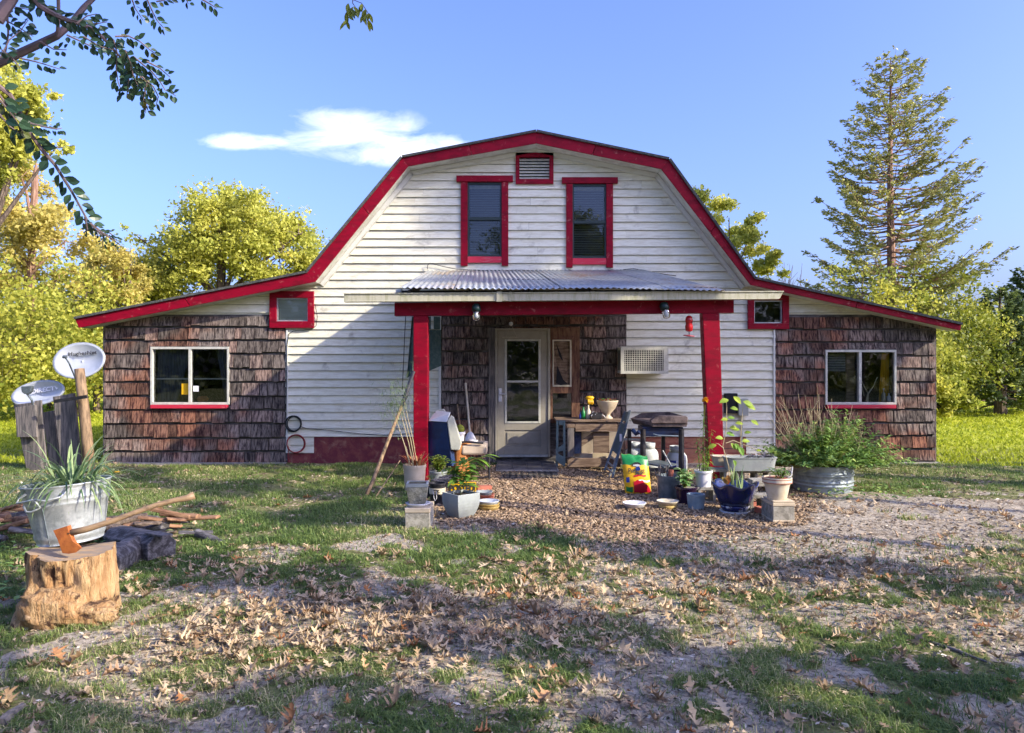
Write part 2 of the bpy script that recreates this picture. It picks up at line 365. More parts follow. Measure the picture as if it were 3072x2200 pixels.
m_tank = M("propane_tank_paint", (.55,.58,.57), (.42,.45,.44), rough=.4, scale=5, dirt=(.25,.25,.22), dscale=6, dlo=.6, dhi=.8)
m_yellow = M("yellow_print", (.75,.42,.01), rough=.35, spec=.5); m_green = M("green_print", (.01,.2,.045), rough=.35, spec=.5)
m_reds = M("red_print", (.5,.01,.03), rough=.35); m_bluep = M("blue_print", (.02,.05,.3), rough=.35)
m_tarp = M("green_mesh_cloth", (.05,.09,.08), (.1,.14,.12), rough=.8, scale=20)
m_tile = M("slate_tile", (.1,.095,.1), (.055,.05,.055), rough=.6, scale=8, objrand=.25)
m_mat = M("woven_mat", (.09,.085,.08), (.2,.18,.15), rough=.95, scale=20, stretch=(3,1,1))
m_matd = M("mat_dark_stripe", (.02,.02,.02), rough=.95)
m_feeder = M("red_feeder", (.45,.01,.015), (.3,.01,.01), rough=.25, coat=.4)
m_lampg = M("lamp_glass", (.55,.6,.62), rough=.2, spec=.6)
m_wallgreen = M("junction_box_grey", (.3,.32,.29), rough=.6)
g_yel = Mleaf("autumn_yellow_leaves", (.32,.36,.05), (.74,.70,.15), (.7,.46,.10), trans=.5, split=.92)
g_yelg = Mleaf("yellow_green_leaves", (.17,.23,.03), (.66,.62,.11), (.66,.48,.12), trans=.5, split=.92)
g_gold = Mleaf("gold_tan_leaves", (.42,.37,.08), (.78,.66,.22), (.36,.38,.08), trans=.5, split=.85)
g_olive = Mleaf("olive_leaves", (.08,.12,.015), (.34,.36,.04), trans=.3)
g_cedar = Mleaf("cedar_sprays", (.14,.17,.06), (.54,.52,.15), (.6,.42,.16), split=.9, trans=.2)
g_dcedar = Mleaf("dark_cedar_sprays", (.04,.08,.04), (.22,.28,.08), trans=.25)
g_myrtle = Mleaf("dark_myrtle_leaves", (.012,.035,.025), (.05,.10,.05), (.3,.24,.02), split=.93, trans=.25, rough=.35)
g_house = Mleaf("green_plant_leaves", (.04,.12,.02), (.2,.34,.05), trans=.3, rough=.4)
g_strap = Mleaf("strap_leaves", (.05,.12,.05), (.36,.46,.2), trans=.3, rough=.4)
g_shrub = Mleaf("shrub_leaves", (.08,.20,.05), (.38,.52,.13), (.55,.6,.17), split=.88, trans=.3)
g_dry = Mleaf("dry_stalks", (.4,.32,.17), (.6,.5,.3), trans=.1)
g_grass = Mleaf("grass_blades", (.04,.11,.035), (.30,.38,.09), (.60,.53,.28), split=.70, trans=.4)
g_lawn = Mleaf("lawn_blades", (.22,.28,.02), (.48,.52,.04), trans=.45)
g_litter = Mleaf("dead_oak_leaves", (.26,.17,.09), (.64,.50,.32), (.36,.16,.06), split=.86, trans=.12, rough=.8)
g_chips = Mleaf("wood_chips", (.09,.055,.03), (.47,.33,.20), trans=.0, rough=.9)
g_pink = Mleaf("red_leaves", (.3,.04,.03), (.55,.3,.12), trans=.3)
g_flower = Mleaf("marigold_petals", (.8,.4,.01), (.9,.55,.02), trans=.2)
m_tank2 = M("weathered_stock_tank", (.34,.39,.42), (.22,.26,.29), rough=.5, metal=.35, scale=7, dirt=(.14,.16,.17), dscale=4, bump=.15)
# ------------------------------------------------------------------ ground
W = 12.28
def mulch_w(x, y):
    d = ((x-1.15)/2.55)**2 + ((y-9.5)/2.75)**2
    return 1 - sstep(.72, 1.08, d + (fbm(x*1.7, y*1.7, 3)-.5)*.7)
def grass_w(x, y):
    n = fbm(x*.75+4, y*.75+9, 4); n2 = fbm(x*2.3, y*2.3+40, 3)
    base = np.where(y > 13, .95, .0)
    left = sstep(-.4, -1.8, x) * sstep(5.6, 7.2, y); base = np.maximum(base, left*.95)
    base = np.maximum(base, sstep(3.6, 5.2, x)*sstep(8.2, 9.6, y)*.85)
    base = np.maximum(base, sstep(6.5, 9.5, np.abs(x)))
    base = np.maximum(base, sstep(-1.3, -2.4, x)*.75)
    patch = .50 - .06*sstep(0, 2.5, x)*sstep(2.5, 4.5, y)
    base = np.maximum(base, patch - .3*sstep(5.5, 7, y)*sstep(0, 2, x))
    n3 = fbm(x*5.5+9, y*5.5, 2); g = sstep(.48, .62, base*.55 + n*.62 + (n2-.5)*.5 + (n3-.5)*.35 - .075)
    return np.clip(np.maximum(g, sstep(.75, .95, base)*.92), 0, 1) * (1 - mulch_w(x, y))
def gz(x, y):
    near = 1 - sstep(14, 20, y)
    return ((fbm(x*.6+7, y*.6, 3)-.5)*.07 + (fbm(x*3, y*3, 3)-.5)*.02) * near
def build_ground():
    m, nt, N, L, B = newmat("yard_soil_and_lawn")
    tc = N.new("ShaderNodeTexCoord"); vec = tc.outputs["Object"]
    g = N.new("ShaderNodeAttribute"); g.attribute_name = "grs"; mu = N.new("ShaderNodeAttribute"); mu.attribute_name = "mul"
    soil = mixc(N, L, ramp(N, L, noise(N, L, vec, 5, 8, .7), .35, .65), (.31,.25,.175), (.57,.49,.38))
    soil = mixc(N, L, ramp(N, L, noise(N, L, vec, 1.2, 5, .6), .4, .62), soil, (.48,.42,.33))
    soil = mixc(N, L, ramp(N, L, noise(N, L, vec, 26, 8, .8), .46, .62, 0, .75), soil, (.05,.04,.03))
    gr = mixc(N, L, ramp(N, L, noise(N, L, vec, 14, 6, .7), .35, .65), (.10,.12,.04), (.25,.24,.10))
    far = mixc(N, L, ramp(N, L, noise(N, L, vec, 1.3, 6, .7), .35, .65), (.28,.33,.02), (.46,.46,.05))
    sp = N.new("ShaderNodeSeparateXYZ"); L.new(vec, sp.inputs[0])
    gr = mixc(N, L, ramp(N, L, sp.outputs[1], 12.5, 16), gr, far)
    ch = mixc(N, L, ramp(N, L, noise(N, L, vec, 30, 5, .7), .35, .65), (.04,.027,.018), (.24,.16,.10))
    hi = noise(N, L, vec, 7, 6, .7)
    gf = N.new("ShaderNodeMath"); gf.operation = 'MULTIPLY_ADD'; L.new(g.outputs["Fac"], gf.inputs[0]); gf.inputs[1].default_value = 1.3
    hh = N.new("ShaderNodeMath"); hh.operation = 'SUBTRACT'; L.new(hi, hh.inputs[0]); hh.inputs[1].default_value = .65; L.new(hh.outputs[0], gf.inputs[2])
    c = mixc(N, L, ramp(N, L, gf.outputs[0], .1, .5), soil, gr); c = mixc(N, L, mu.outputs["Fac"], c, ch)
    L.new(c, B.inputs["Base Color"]); B.inputs["Roughness"].default_value = .95; B.inputs["Specular IOR Level"].default_value = .1
    bn = N.new("ShaderNodeBump"); bn.inputs["Strength"].default_value = .9; bn.inputs["Distance"].default_value = .03
    L.new(noise(N, L, vec, 18, 8, .75), bn.inputs["Height"]); L.new(bn.outputs[0], B.inputs["Normal"])
    xs = np.concatenate([-np.geomspace(260, 9.2, 26), np.arange(-9, 9.01, .06), np.geomspace(9.2, 260, 26)])
    ys = np.concatenate([-np.geomspace(120, .6, 14), np.arange(-.4, 1.8, .3), np.arange(2, 14, .06), np.geomspace(14.2, 420, 40)])
    gx, gy = np.meshgrid(xs, ys); z = gz(gx, gy)
    V = np.stack([gx.ravel(), gy.ravel(), z.ravel()], 1); nx = len(xs); ny = len(ys)
    i = np.arange(ny-1)[:, None]*nx + np.arange(nx-1)[None, :]; i = i.ravel()
    Fc = np.stack([i, i+1, i+nx+1, i+nx], 1)
    o = npmesh("ground", V, Fc, m, kind="structure", smooth=True)
    a = o.data.attributes.new("grs", 'FLOAT', 'POINT'); a.data.foreach_set("value", grass_w(gx, gy).ravel().astype(np.float32))
    a = o.data.attributes.new("mul", 'FLOAT', 'POINT'); a.data.foreach_set("value", mulch_w(gx, gy).ravel().astype(np.float32))
build_ground()
def G(x, y): return float(gz(np.array(float(x)), np.array(float(y))))

# ------------------------------------------------------------------ house
HX = X(1609, W)
house = thing("house", "white clapboard gambrel-roofed house with crimson trim and cedar shingled side wings", "house", (HX, W, 0))
Lp = [(413,1609),(486,1215),(831,935),(971,231)]; Rp = [(413,1609),(493,1995),(846,2258),(983,2883)]
def interp(pts, y):
    ys = [p[0] for p in pts]; xs = [p[1] for p in pts]; return float(np.interp(y, ys, xs))
def xl(y): return max(interp(Lp, y), 315)
def xr(y): return min(interp(Rp, y), 2805)
def xlm(y): return xl(y) if y < 944 else 858
def xrm(y): return xr(y) if y < 944 else 2325
holes = [(1396,1514,540,782),(1708,1828,543,785),(1553,1653,467,547),(829,935,885,975),(2252,2352,890,980),
         (1324,1879,944,1400)]
wing_holes = [(458,687,1044,1212),(2476,2682,1053,1212)]
def cut(a, b, hs):
    segs = [(a, b)]
    for (h0, h1) in hs:
        n = []
        for (s, e) in segs:
            if h1 <= s or h0 >= e: n.append((s, e)); continue
            if h0 > s: n.append((s, h0))
            if h1 < e: n.append((h1, e))
        segs = n
    return segs
def strip_polys(yt, yb, fl, fr, hs, xa=None, xb=None):
    """trapezoids filling the strip between pixel rows yt..yb, minus holes"""
    br = sorted(set([yt, yb] + [h for q in hs for h in (q[2], q[3]) if yt < h < yb] + [p[0] for p in Lp+Rp if yt < p[0] < yb] + ([944] if yt < 944 < yb else [])))
    out = []
    for t, b in zip(br[:-1], br[1:]):
        e = .01; L0, L1, R0, R1 = fl(t+e), fl(b-e), fr(t+e), fr(b-e)
        if xa is not None: L0 = max(L0, xa); L1 = max(L1, xa); R0 = min(R0, xb); R1 = min(R1, xb)
        act = [(q[0], q[1]) for q in hs if q[2] < b-.01 and q[3] > t+.01]
        segs = cut(min(L0, L1), max(R0, R1), act)
        for i, (s, e2) in enumerate(segs):
            s0, s1 = (max(s, L0), max(s, L1)); e0, e1 = (min(e2, R0), min(e2, R1))
            if e1 - s1 < 1 and e0 - s0 < 1: continue
            e0 = max(e0, s0+.2); e1 = max(e1, s1+.2)
            out.append((t, b, s0, e0, s1, e1))
    return out
def wedge(mb, poly, yt, yb, lip, top, back=.0, Y=W):
    t, b, s0, e0, s1, e1 = poly
    f = lambda y: Y - (top + (lip-top)*(y-yt)/(yb-yt))
    vs = []
    for (x, y) in ((s1, b), (e1, b), (e0, t), (s0, t)): vs.append((X(x, W), f(y), Z(y, W)))
    for (x, y) in ((s1, b), (e1, b), (e0, t), (s0, t)): vs.append((X(x, W), Y+back, Z(y, W)))
    mb.add(vs, [(0,1,2,3),(7,6,5,4),(0,4,5,1),(1,5,6,2),(2,6,7,3),(3,7,4,0)])
def build_walls():
    # sheathing with real openings, side and back walls
    mb = MB()
    for p in strip_polys(413, 1391, xl, xr, holes[:5] + [(1488,1647,985,1372),(1658,1714,1022,1254)] + wing_holes): wedge(mb, p, p[0], p[1], .0, .0, .03)
    for xx in (315, 2798): mb.box(X(xx, W), X(xx+7, W), W+.031, 20.4, 0, Z(968, W))
    mb.prism([(X(x, W), Z(y, W)) for x, y in ((315,1391),(2805,1391),(2805,966),(2258,846),(1995,493),(1609,413),(1215,486),(935,831),(315,954))], 20.41, 20.5)
    wall = mb.build("wall", m_charred, house)  # dark wood colour draws the shadow lines in siding and shingle gaps
    # clapboards
    y = 1310.0; row = 0; step = 24.75
    while y > 425:
        yt = y - step; hs = holes
        joints = []
        if row % 3 == 1: joints = [random.uniform(1000, 1300), random.uniform(1560, 1680)]
        elif row % 3 == 2: joints = [random.uniform(1900, 2250), random.uniform(1150,1300)]
        else: joints = [random.uniform(1860, 2100)]
        js = [-1e4] + sorted(joints) + [1e4]
        for a, b in zip(js[:-1], js[1:]):
            ps = strip_polys(max(yt+1.1, 416), y, xlm, xrm, hs, a+.25, b-.25); grp = []
            for p in ps:
                hit = [g for g in grp if any(q[0] != p[0] and min(q[5], p[5])-max(q[4], p[4]) > .5 for q in g)]
                new = [p] + [q for g in hit for q in g]; grp = [g for g in grp if g not in hit] + [new]
            for g in grp:
                mb = MB(); lipv = random.uniform(.027, .038)
                for p in g: wedge(mb, p, yt, y, lipv, .003)
                mb.build("siding_board", m_siding, wall)
        y = yt; row += 1
    for (a, b, r0, r1) in ((858, 942, 1311, 1359), (2238, 2325, 1311, 1367)):
        yy = r0
        while yy < r1 - 3:
            mb = MB(); wedge(mb, (yy, min(yy+24.75, r1), a, b, a, b), yy, yy+24.75, .024, .005); mb.build("siding_board", m_siding, wall); yy += 24.75
    # corner trims beside the shingled panels
    for q in ((1316, 1323, 944, 1310), (858, 863, 990, 1360), (2321, 2326, 990, 1367)): mb = MB(); mb.pbox(*q, W-.04, .04); mb.build("corner_trim", m_trimw, wall)
    # foundation
    mb = MB(); mb.pbox(862, 1323, 1311, 1392, W-.004, .02); mb.build("foundation", m_maroon, house)
    mb = MB(); mb.pbox(1880, 2322, 1311, 1345, W-.004, .02); mb.pbox(1880, 2322, 1347, 1396, W-.008, .02); mb.build("foundation", m_clay, house, label="faded red foundation boards behind the griddle")
    mb = MB(); mb.box(X(300, W), X(862, W), W-.16, W+.02, -.05, .025); mb.build("footing", m_concrete, house)
    mb = MB(); mb.box(X(2322, W), X(2812, W), W-.08, W+.02, -.05, .03); mb.build("footing", m_concrete, house)
    return wall
wall = build_walls()

def build_shingles():
    zones = [(315, 858, [978,1018,1058,1103,1143,1185,1226,1267,1311,1351,1394], 944, 'l'),
             (2325, 2805, [985,1023,1064,1104,1143,1184,1225,1265,1303,1344,1382], 946, 'r'),
             (1326, 1879, [974,1012,1051,1092,1132,1172,1213,1254,1300,1345,1388], 944, 'c')]
    items = []
    ch = [(1466, 1739, 987, 1400)]
    for (a, b, rows, top0, zn) in zones:
        top = top0
        hs = wing_holes + ([(808, 946, 800, 987)] if zn == 'l' else [(2200, 2364, 800, 989)] if zn == 'r' else ch)
        hs = [(h[0]-4, h[1]+4, h[2]-4, h[3]+10) if h in wing_holes else h for h in hs]
        for yb in rows:
            x = a - 0.0
            while x < b - 4:
                w = random.choice([22, 28, 34, 40, 46, 56]) * random.uniform(.85, 1.15)
                if b - x - w < 12: w = b - x
                x0, x1 = x + 1.1, min(x + w, b) - 1.1; x += w
                ub = yb + random.uniform(-2.2, 2.2) + (2 if random.random() < .07 else 0); ut = top + 6.5
                # clip by holes
                pcs = [(x0, x1, ut, ub)]
                for (h0, h1, h2, h3) in hs:
                    n = []
                    for (p0, p1, q0, q1) in pcs:
                        if h1 <= p0 or h0 >= p1 or h3 <= q0 or h2 >= q1: n.append((p0, p1, q0, q1)); continue
                        if h0 > p0: n.append((p0, h0, q0, q1))
                        if h1 < p1: n.append((h1, p1, q0, q1))
                        m0, m1 = max(p0, h0), min(p1, h1)
                        if h2 > q0 and m1 > m0: n.append((m0, m1, q0, h2))
                        if h3 < q1 and m1 > m0: n.append((m0, m1, h3, q1))
                    pcs = n
                for (p0, p1, q0, q1) in pcs:
                    if p1 - p0 < 5 or q1 - q0 < 5: continue
                    lf = lambda xx: 971 - (xx-231)*140/704 if zn == 'l' else (846 + (xx-2258)*137/625 if zn == 'r' else 0)
                    t0, t1 = max(q0, lf(p0)), max(q0, lf(p1))
                    if q1 - min(t0, t1) < 4: continue
                    mb = MB(); Y = W; lip = random.uniform(.042, .056); tp = .016 + random.uniform(0, .006)
                    sk = random.uniform(-.003, .003)
                    pr = [(p0, q1, lip+sk), (p1, q1, lip-sk), (p1, min(t1, q1-2), tp), (p0, min(t0, q1-2), tp)]
                    vs = [(X(u, W), W-d, Z(v, W)) for u, v, d in pr] + [(X(u, W), W, Z(v, W)) for u, v, d in pr]
                    mb.add(vs, [(0,1,2,3),(7,6,5,4),(0,4,5,1),(1,5,6,2),(2,6,7,3),(3,7,4,0)], random.random())
                    area = (p1-p0)*(q1-q0) * (.3 if zn == 'c' and (p0 > 1740 and q0 > 1180) else 1)
                    items.append((area, mb))
            top = yb
    items.sort(key=lambda t: -t[0])
    for ar, mb in items[:299]: mb.build("shingle", m_shingle, wall)
    rest = MB()
    for ar, mb in items[299:]: rest.add(mb.v, mb.f, mb.r[0])
    if rest.v: rest.build("small_shingles", m_shingle, wall, kind="stuff")
    for a, b, y0, y1 in ((2797, 2809, 985, 1384), (309, 316, 970, 1392)):
        mb = MB(); mb.pbox(a, b, y0, y1, W-.02, .1); mb.build("corner_board", m_barn, house)
build_shingles()

def build_roof():
    Yf = 11.93
    O = [(225,958),(921,819),(1207,474),(1609,397),(2006,480),(2263,837),(2884,975)]
    I = [(236,984),(945,846),(1224,499),(1609,430),(1984,507),(2252,855),(2881,992)]
    mids = [(925,812),(940,792)]
    for i in range(6):
        lp = lambda p, q, k: (p[0]+(q[0]-p[0])*k, p[1]+(q[1]-p[1])*k); cutk = (.47, .58, .5, .45, .55, .5)[i]; e_ = .0016
        for k0, k1 in ((0, cutk-e_), (cutk+e_, 1)): mb = MB(); mb.pp([lp(I[i], I[i+1], k0), lp(I[i], I[i+1], k1), lp(O[i], O[i+1], k1), lp(O[i], O[i+1], k0)], Yf, .032); mb.build("fascia_board", m_red, house, bevel=.004)
        # roof plane: thin slab from the front edge back
        a, b = Vector((X(O[i][0], Yf), Z(O[i][1], Yf))), Vector((X(O[i+1][0], Yf), Z(O[i+1][1], Yf)))
        d = (b-a).normalized(); n = Vector((-d.y, d.x)); n = n if n.y > 0 else -n
        mb = MB(); mb.prism([tuple(a), tuple(b), tuple(b+n*.035), tuple(a+n*.035)], Yf-.035, 20.8)
        mb.build("roof", m_roofsh, house)
        c, e = Vector((X(I[i][0], Yf), Z(I[i][1], Yf))), Vector((X(I[i+1][0], Yf), Z(I[i+1][1], Yf)))
        mb = MB(); mb.prism([tuple(c+n*.004), tuple(e+n*.004), tuple(e+n*.02), tuple(c+n*.02)], Yf+.033, W+.0); mb.build("soffit", m_soffit, house)
        # frieze trim on the wall under the soffit
        k0, k1 = Vector(I[i]), Vector(I[i+1]); s = W/Yf
        dn = Vector((d.x, -d.y)); nn = Vector((-dn.y, dn.x)); nn = nn if nn.y > 0 else -nn
        def wp(p, q): v = Vector(((p.x-CX)/s+CX, (p.y-CY)/s+CY)) + nn*q; return (v.x, v.y)
        if 1 <= i <= 4:
            mb = MB(); mb.pp([wp(k0,-3), wp(k0,8), wp(k1,8), wp(k1,-3)], W-.06, .06); mb.build("frieze_trim", m_trimw, house)
            mb = MB(); mb.pp([wp(k0,8.5), wp(k0,12), wp(k1,12), wp(k1,8.5)], W-.04, .04); mb.build("frieze_moulding", m_soffit, house)
    # exposed rafter ends of the left eave and a torn shingle strip by the right shoulder
    mb = MB(); mb.pp([(2008,478),(2024,494),(2016,484),(2000,474)], Yf-.03, .5); mb.build("lifted_shingle", m_roofsh, house)
build_roof()

# ---- windows
def quadpane(mb, x0, x1, y0, y1, Y): mb.add([(X(x0,W), Y, Z(y1,W)), (X(x1,W), Y, Z(y1,W)), (X(x1,W), Y, Z(y0,W)), (X(x0,W), Y, Z(y0,W))], [(0,1,2,3)])
def wbox(mb, x0, x1, y0, y1, Y0, Y1): mb.box(X(x0,W), X(x1,W), Y0, Y1, Z(y1,W), Z(y0,W))
def group_empty(name, parent, label=None):
    o = bpy.data.objects.new(name, None); COL.objects.link(o); o.parent = parent; OFF[o] = OFF[parent]; o.empty_display_size = .1
    if label: o["label"] = label
    return o
def upper_window(gx0, gx1, gy0, gy1, hx0, hx1, hy0, hy1, my, nm):
    mb = MB(); wbox(mb, hx0, hx1, hy0, hy1, W-.075, W); fr = mb.build("window", m_red, house, bevel=.004, label=nm)
    for a, b in ((hx0+13, gx0), (gx1, hx1-14)): mb = MB(); wbox(mb, a, b, hy1+.3, gy1+28, W-.055, W); mb.build("casing", m_red, fr, bevel=.003)
    mb = MB(); wbox(mb, gx0+.3, gx1-.3, gy1+.3, gy1+19, W-.05, W); mb.build("sill", m_redlite, fr, bevel=.003)
    mb = MB()
    for a, b in ((gx0, gx0+5), (gx1-5, gx1)): wbox(mb, a+.3, b-.3, gy0, gy1, W-.03, W+.06)
    wbox(mb, gx0+5, gx1-5, gy0, gy0+6, W-.028, W+.06); wbox(mb, gx0+5, gx1-5, gy1-6, gy1, W-.028, W+.06); wbox(mb, gx0+5, gx1-5, my-4, my+5, W-.035, W+.05)
    mb.build("sash", m_darkframe, fr)
    for a, b, Y in ((gy0+6, my-4, W-.005), (my+5, gy1-6, W+.015)):
        mb = MB(); quadpane(mb, gx0+5, gx1-5, a, b, Y); mb.build("pane", m_glass, fr)
    mb = MB(); y = gy0 + 8
    while y < gy1 - 7:
        x0, x1 = X(gx0+7, W), X(gx1-7, W); z = Z(y, W)
        mb.add([(x0, W+.10, z), (x1, W+.10, z), (x1, W+.122, z+.013), (x0, W+.122, z+.013)], [(0,1,2,3)]); y += 5.2
    mb.build("blind_slats", m_blind, fr, kind="stuff")
    mb = MB(); wbox(mb, gx0+5, gx1-5, gy0+5, gy0+14, W+.09, W+.13); mb.build("blind_headrail", m_winframe, fr)
    mb = MB(); wbox(mb, gx0+2, gx1-2, gy0, gy1, W+.3, W+.31); mb.build("dark_room_panel", m_interior, fr)
upper_window(1403, 1505, 549, 771, 1370, 1539, 530, 548, 657, "tall upper window beneath the vent's darker side, blinds down")
upper_window(1717, 1818, 554, 776, 1685, 1852, 535, 553, 667, "tall upper window above the wall lamp side with bright sky reflections")

def build_vent():
    mb = MB(); x0, x1, y0, y1 = 1547, 1660, 461, 554
    for a, b, c, d in ((x0,x1,y0,y0+13),(x0,x1,y1-14,y1),(x0,x0+11,y0+13.2,y1-14.2),(x1-12,x1,y0+13.2,y1-14.2)): wbox(mb, a, b, c, d, W-.06, W)
    v = mb.build("gable_vent", m_red, house)
    mb = MB(); wbox(mb, x0+11, x1-12, y0+13, y1-14, W+.05, W+.06); mb.build("vent_backing", m_dark, v)
    for i in range(7):
        y = y0 + 19 + i*9.2; mb = MB()
        a, b = X(x0+11.3, W), X(x1-12.3, W); z = Z(y, W)
        mb.add([(a, W-.045, z-.014), (b, W-.045, z-.014), (b, W+.0, z+.02), (a, W+.0, z+.02), (a, W-.04, z-.024), (b, W-.04, z-.024), (b, W+.01, z+.01), (a, W+.01, z+.01)],
               [(0,1,2,3),(7,6,5,4),(0,4,5,1),(1,5,6,2),(2,6,7,3),(3,7,4,0)]); mb.build("louver", m_winframe, v)
build_vent()
def small_window(x0, x1, y0, y1, i0, i1, j0, j1, curtain, lab):
    mb = MB()
    for a, b, c, d in ((x0,x1,y0,j0),(x0,x1,j1,y1),(x0,i0,j0+.3,j1-.3),(i1,x1,j0+.3,j1-.3)): wbox(mb, a, b, c, d, W-.07, W)
    w = mb.build("window", m_red, house, bevel=.003, label=lab)
    mb = MB()
    for a, b, c, d in ((i0,i1,j0,j0+4),(i0,i1,j1-4,j1),(i0,i0+4,j0+4.2,j1-4.2),(i1-4,i1,j0+4.2,j1-4.2)): wbox(mb, a+.2, b-.2, c+.2, d-.2, W-.03, W+.02)
    mb.build("sash", m_alu, w)
    mb = MB(); quadpane(mb, i0+4, i1-4, j0+4, j1-4, W-.01); mb.build("pane", m_glass, w)
    if curtain: mb = MB(); wbox(mb, i0, i1, j0, j1, W+.02, W+.025); mb.build("reflection_board", m_siding, w)  # pale board behind the glass stands in for the siding's reflection
    else: mb = MB(); wbox(mb, i0-4, i1+4, j0-4, j1+4, W+.4, W+.41); mb.build("dark_room_panel", m_interior, w)
small_window(812, 944, 875, 985, 832, 926, 895, 965, True, "small square red-framed window with pale reflection board under the lean-to eave")
small_window(2241, 2363, 882, 988, 2259, 2344, 902, 971, False, "small square red-framed window with dark glass")

def wing_window(x0, x1, y0, y1, mx, my, lab):
    mb = MB()
    for a, b, c, d in ((x0,x1,y0,y0+7),(x0,x1,y1-7,y1),(x0,x0+6,y0+7.2,y1-7.2),(x1-6,x1,y0+7.2,y1-7.2),(mx-4,mx+4,y0+7.2,y1-7.2)): wbox(mb, a, b, c, d, W-.05, W+.03)
    w = mb.build("window", m_winframe, house, bevel=.002, label=lab)
    for a, b, Y in ((x0+6, mx-4, W+.01), (mx+4, x1-6, W-.01)):
        mb = MB(); quadpane(mb, a, b, y0+7, y1-7, Y); mb.build("pane", m_glass, w)
    mb = MB(); wbox(mb, x0+3, x1-4, y1+.6, y1+11, W-.085, W); mb.build("sill", m_redlite, w, bevel=.004)
    return w
w1 = wing_window(455, 690, 1041, 1214, 573, 1136, "sliding window with grey curtains above a red sill")
def curtain(w, xt0, xt1, xb0, xb1, y0, y1, mat, d=.12, name="curtain"):
    mb = MB(); n = 26; vs = []; fs = []
    for j in range(9):
        t = j/8
        for i in range(n+1):
            s = i/n; xx = (xt0+(xt1-xt0)*s)*(1-t) + (xb0+(xb1-xb0)*s)*t; yy = y0+(y1-y0)*t
            vs.append((X(xx, W), W + d + .018*math.sin(s*26), Z(yy, W)))
    for j in range(8):
        for i in range(n): fs.append((j*(n+1)+i, j*(n+1)+i+1, (j+1)*(n+1)+i+1, (j+1)*(n+1)+i))
    mb.add(vs, fs); mb.build(name, mat, w, smooth=True)
curtain(w1, 462, 566, 462, 520, 1048, 1206, m_curtain); curtain(w1, 640, 684, 668, 684, 1048, 1206, m_curtain)
mb = MB(); wbox(mb, 466, 568, 1135, 1139, W+.03, W+.05); wbox(mb, 580, 684, 1135, 1139, W+.03, W+.05); mb.build("inner_rail", m_winframe, w1)
mb = MB(); wbox(mb, 545, 568, 1151, 1184, W-.003, W+.0); mb.build("sticker", m_yellow, w1, label="yellow paper stuck inside the glass")
mb = MB(); wbox(mb, 581, 597, 1158, 1175, W-.018, W-.014); mb.build("sticker", m_printw, w1, label="small white square sticker on the glass")
mb = MB(); mb.lathe([(0,-.05),(.06,-.045),(.09,0),(.06,.045),(0,.05)], (X(601, W), W+.1, Z(1198, W)), 14, sx=1.1); g0 = mb.build("gourd", m_log, None, smooth=True)
tag(g0, "orange gourd lying behind the glass of the shingled wing window", "gourd")
w2 = wing_window(2473, 2685, 1050, 1214, 2577, 1136, "sliding window with half-lowered blind and yellow curtain above a red sill")
curtain(w2, 2660, 2682, 2650, 2682, 1060, 1206, m_yellow, .16)
mb = MB(); y = 1064
while y < 1118:
    a, b = X(2480, W), X(2545, W); z = Z(y, W); mb.add([(a, W+.10, z), (b, W+.10, z), (b, W+.118, z+.014), (a, W+.118, z+.014)], [(0,1,2,3)]); y += 5
mb.build("blind_slats", m_winframe, w2, kind="stuff")
mb = MB(); wbox(mb, 2547, 2572, 1058, 1207, W+.1, W+.14); mb.build("inner_post", m_barnh, w2)
mb = MB(); Yb = W+.09
for pts in ([(2580,1108),(2590,1140),(2612,1182)], [(2612,1182),(2628,1160),(2640,1132)], [(2612,1182),(2606,1205)], [(2580,1130),(2594,1165),(2600,1190)]):
    mb.tube([(X(a, W), Yb, Z(b, W)) for a, b in pts], [.012, .009, .006][:len(pts)], 6)
mb.tube([(X(2612,W), Yb, Z(1182,W)), (X(2611,W), Yb, Z(1208,W))], .01, 6)
tag(mb.build("forked_stick", m_cream, None), "pale forked stick propped inside the wing window", "stick")
def bottle(px, pyb, h, r, mat, lab, Y=W+.06, name="bottle", cap=m_printw, neck=.3):
    x, z = X(px, W), Z(pyb, W); t = thing(name, lab, "bottle", (x, Y, z))
    mb = MB(); mb.lathe([(r*.9,0),(r,.01),(r,h*.6),(r*neck,h*.75),(r*neck,h*.88)], (x, Y, z), 14); mb.build("body", mat, t, smooth=True)
    mb = MB(); mb.lathe([(r*neck*1.25,h*.885),(r*neck*1.25,h)], (x, Y, z), 10); mb.build("cap", cap, t)
bottle(2656, 1206, .22, .03, m_cream, "pale bottle with white cap standing inside the wing window")
bottle(2672, 1206, .14, .034, m_white, "short white bottle behind the wing window's corner")

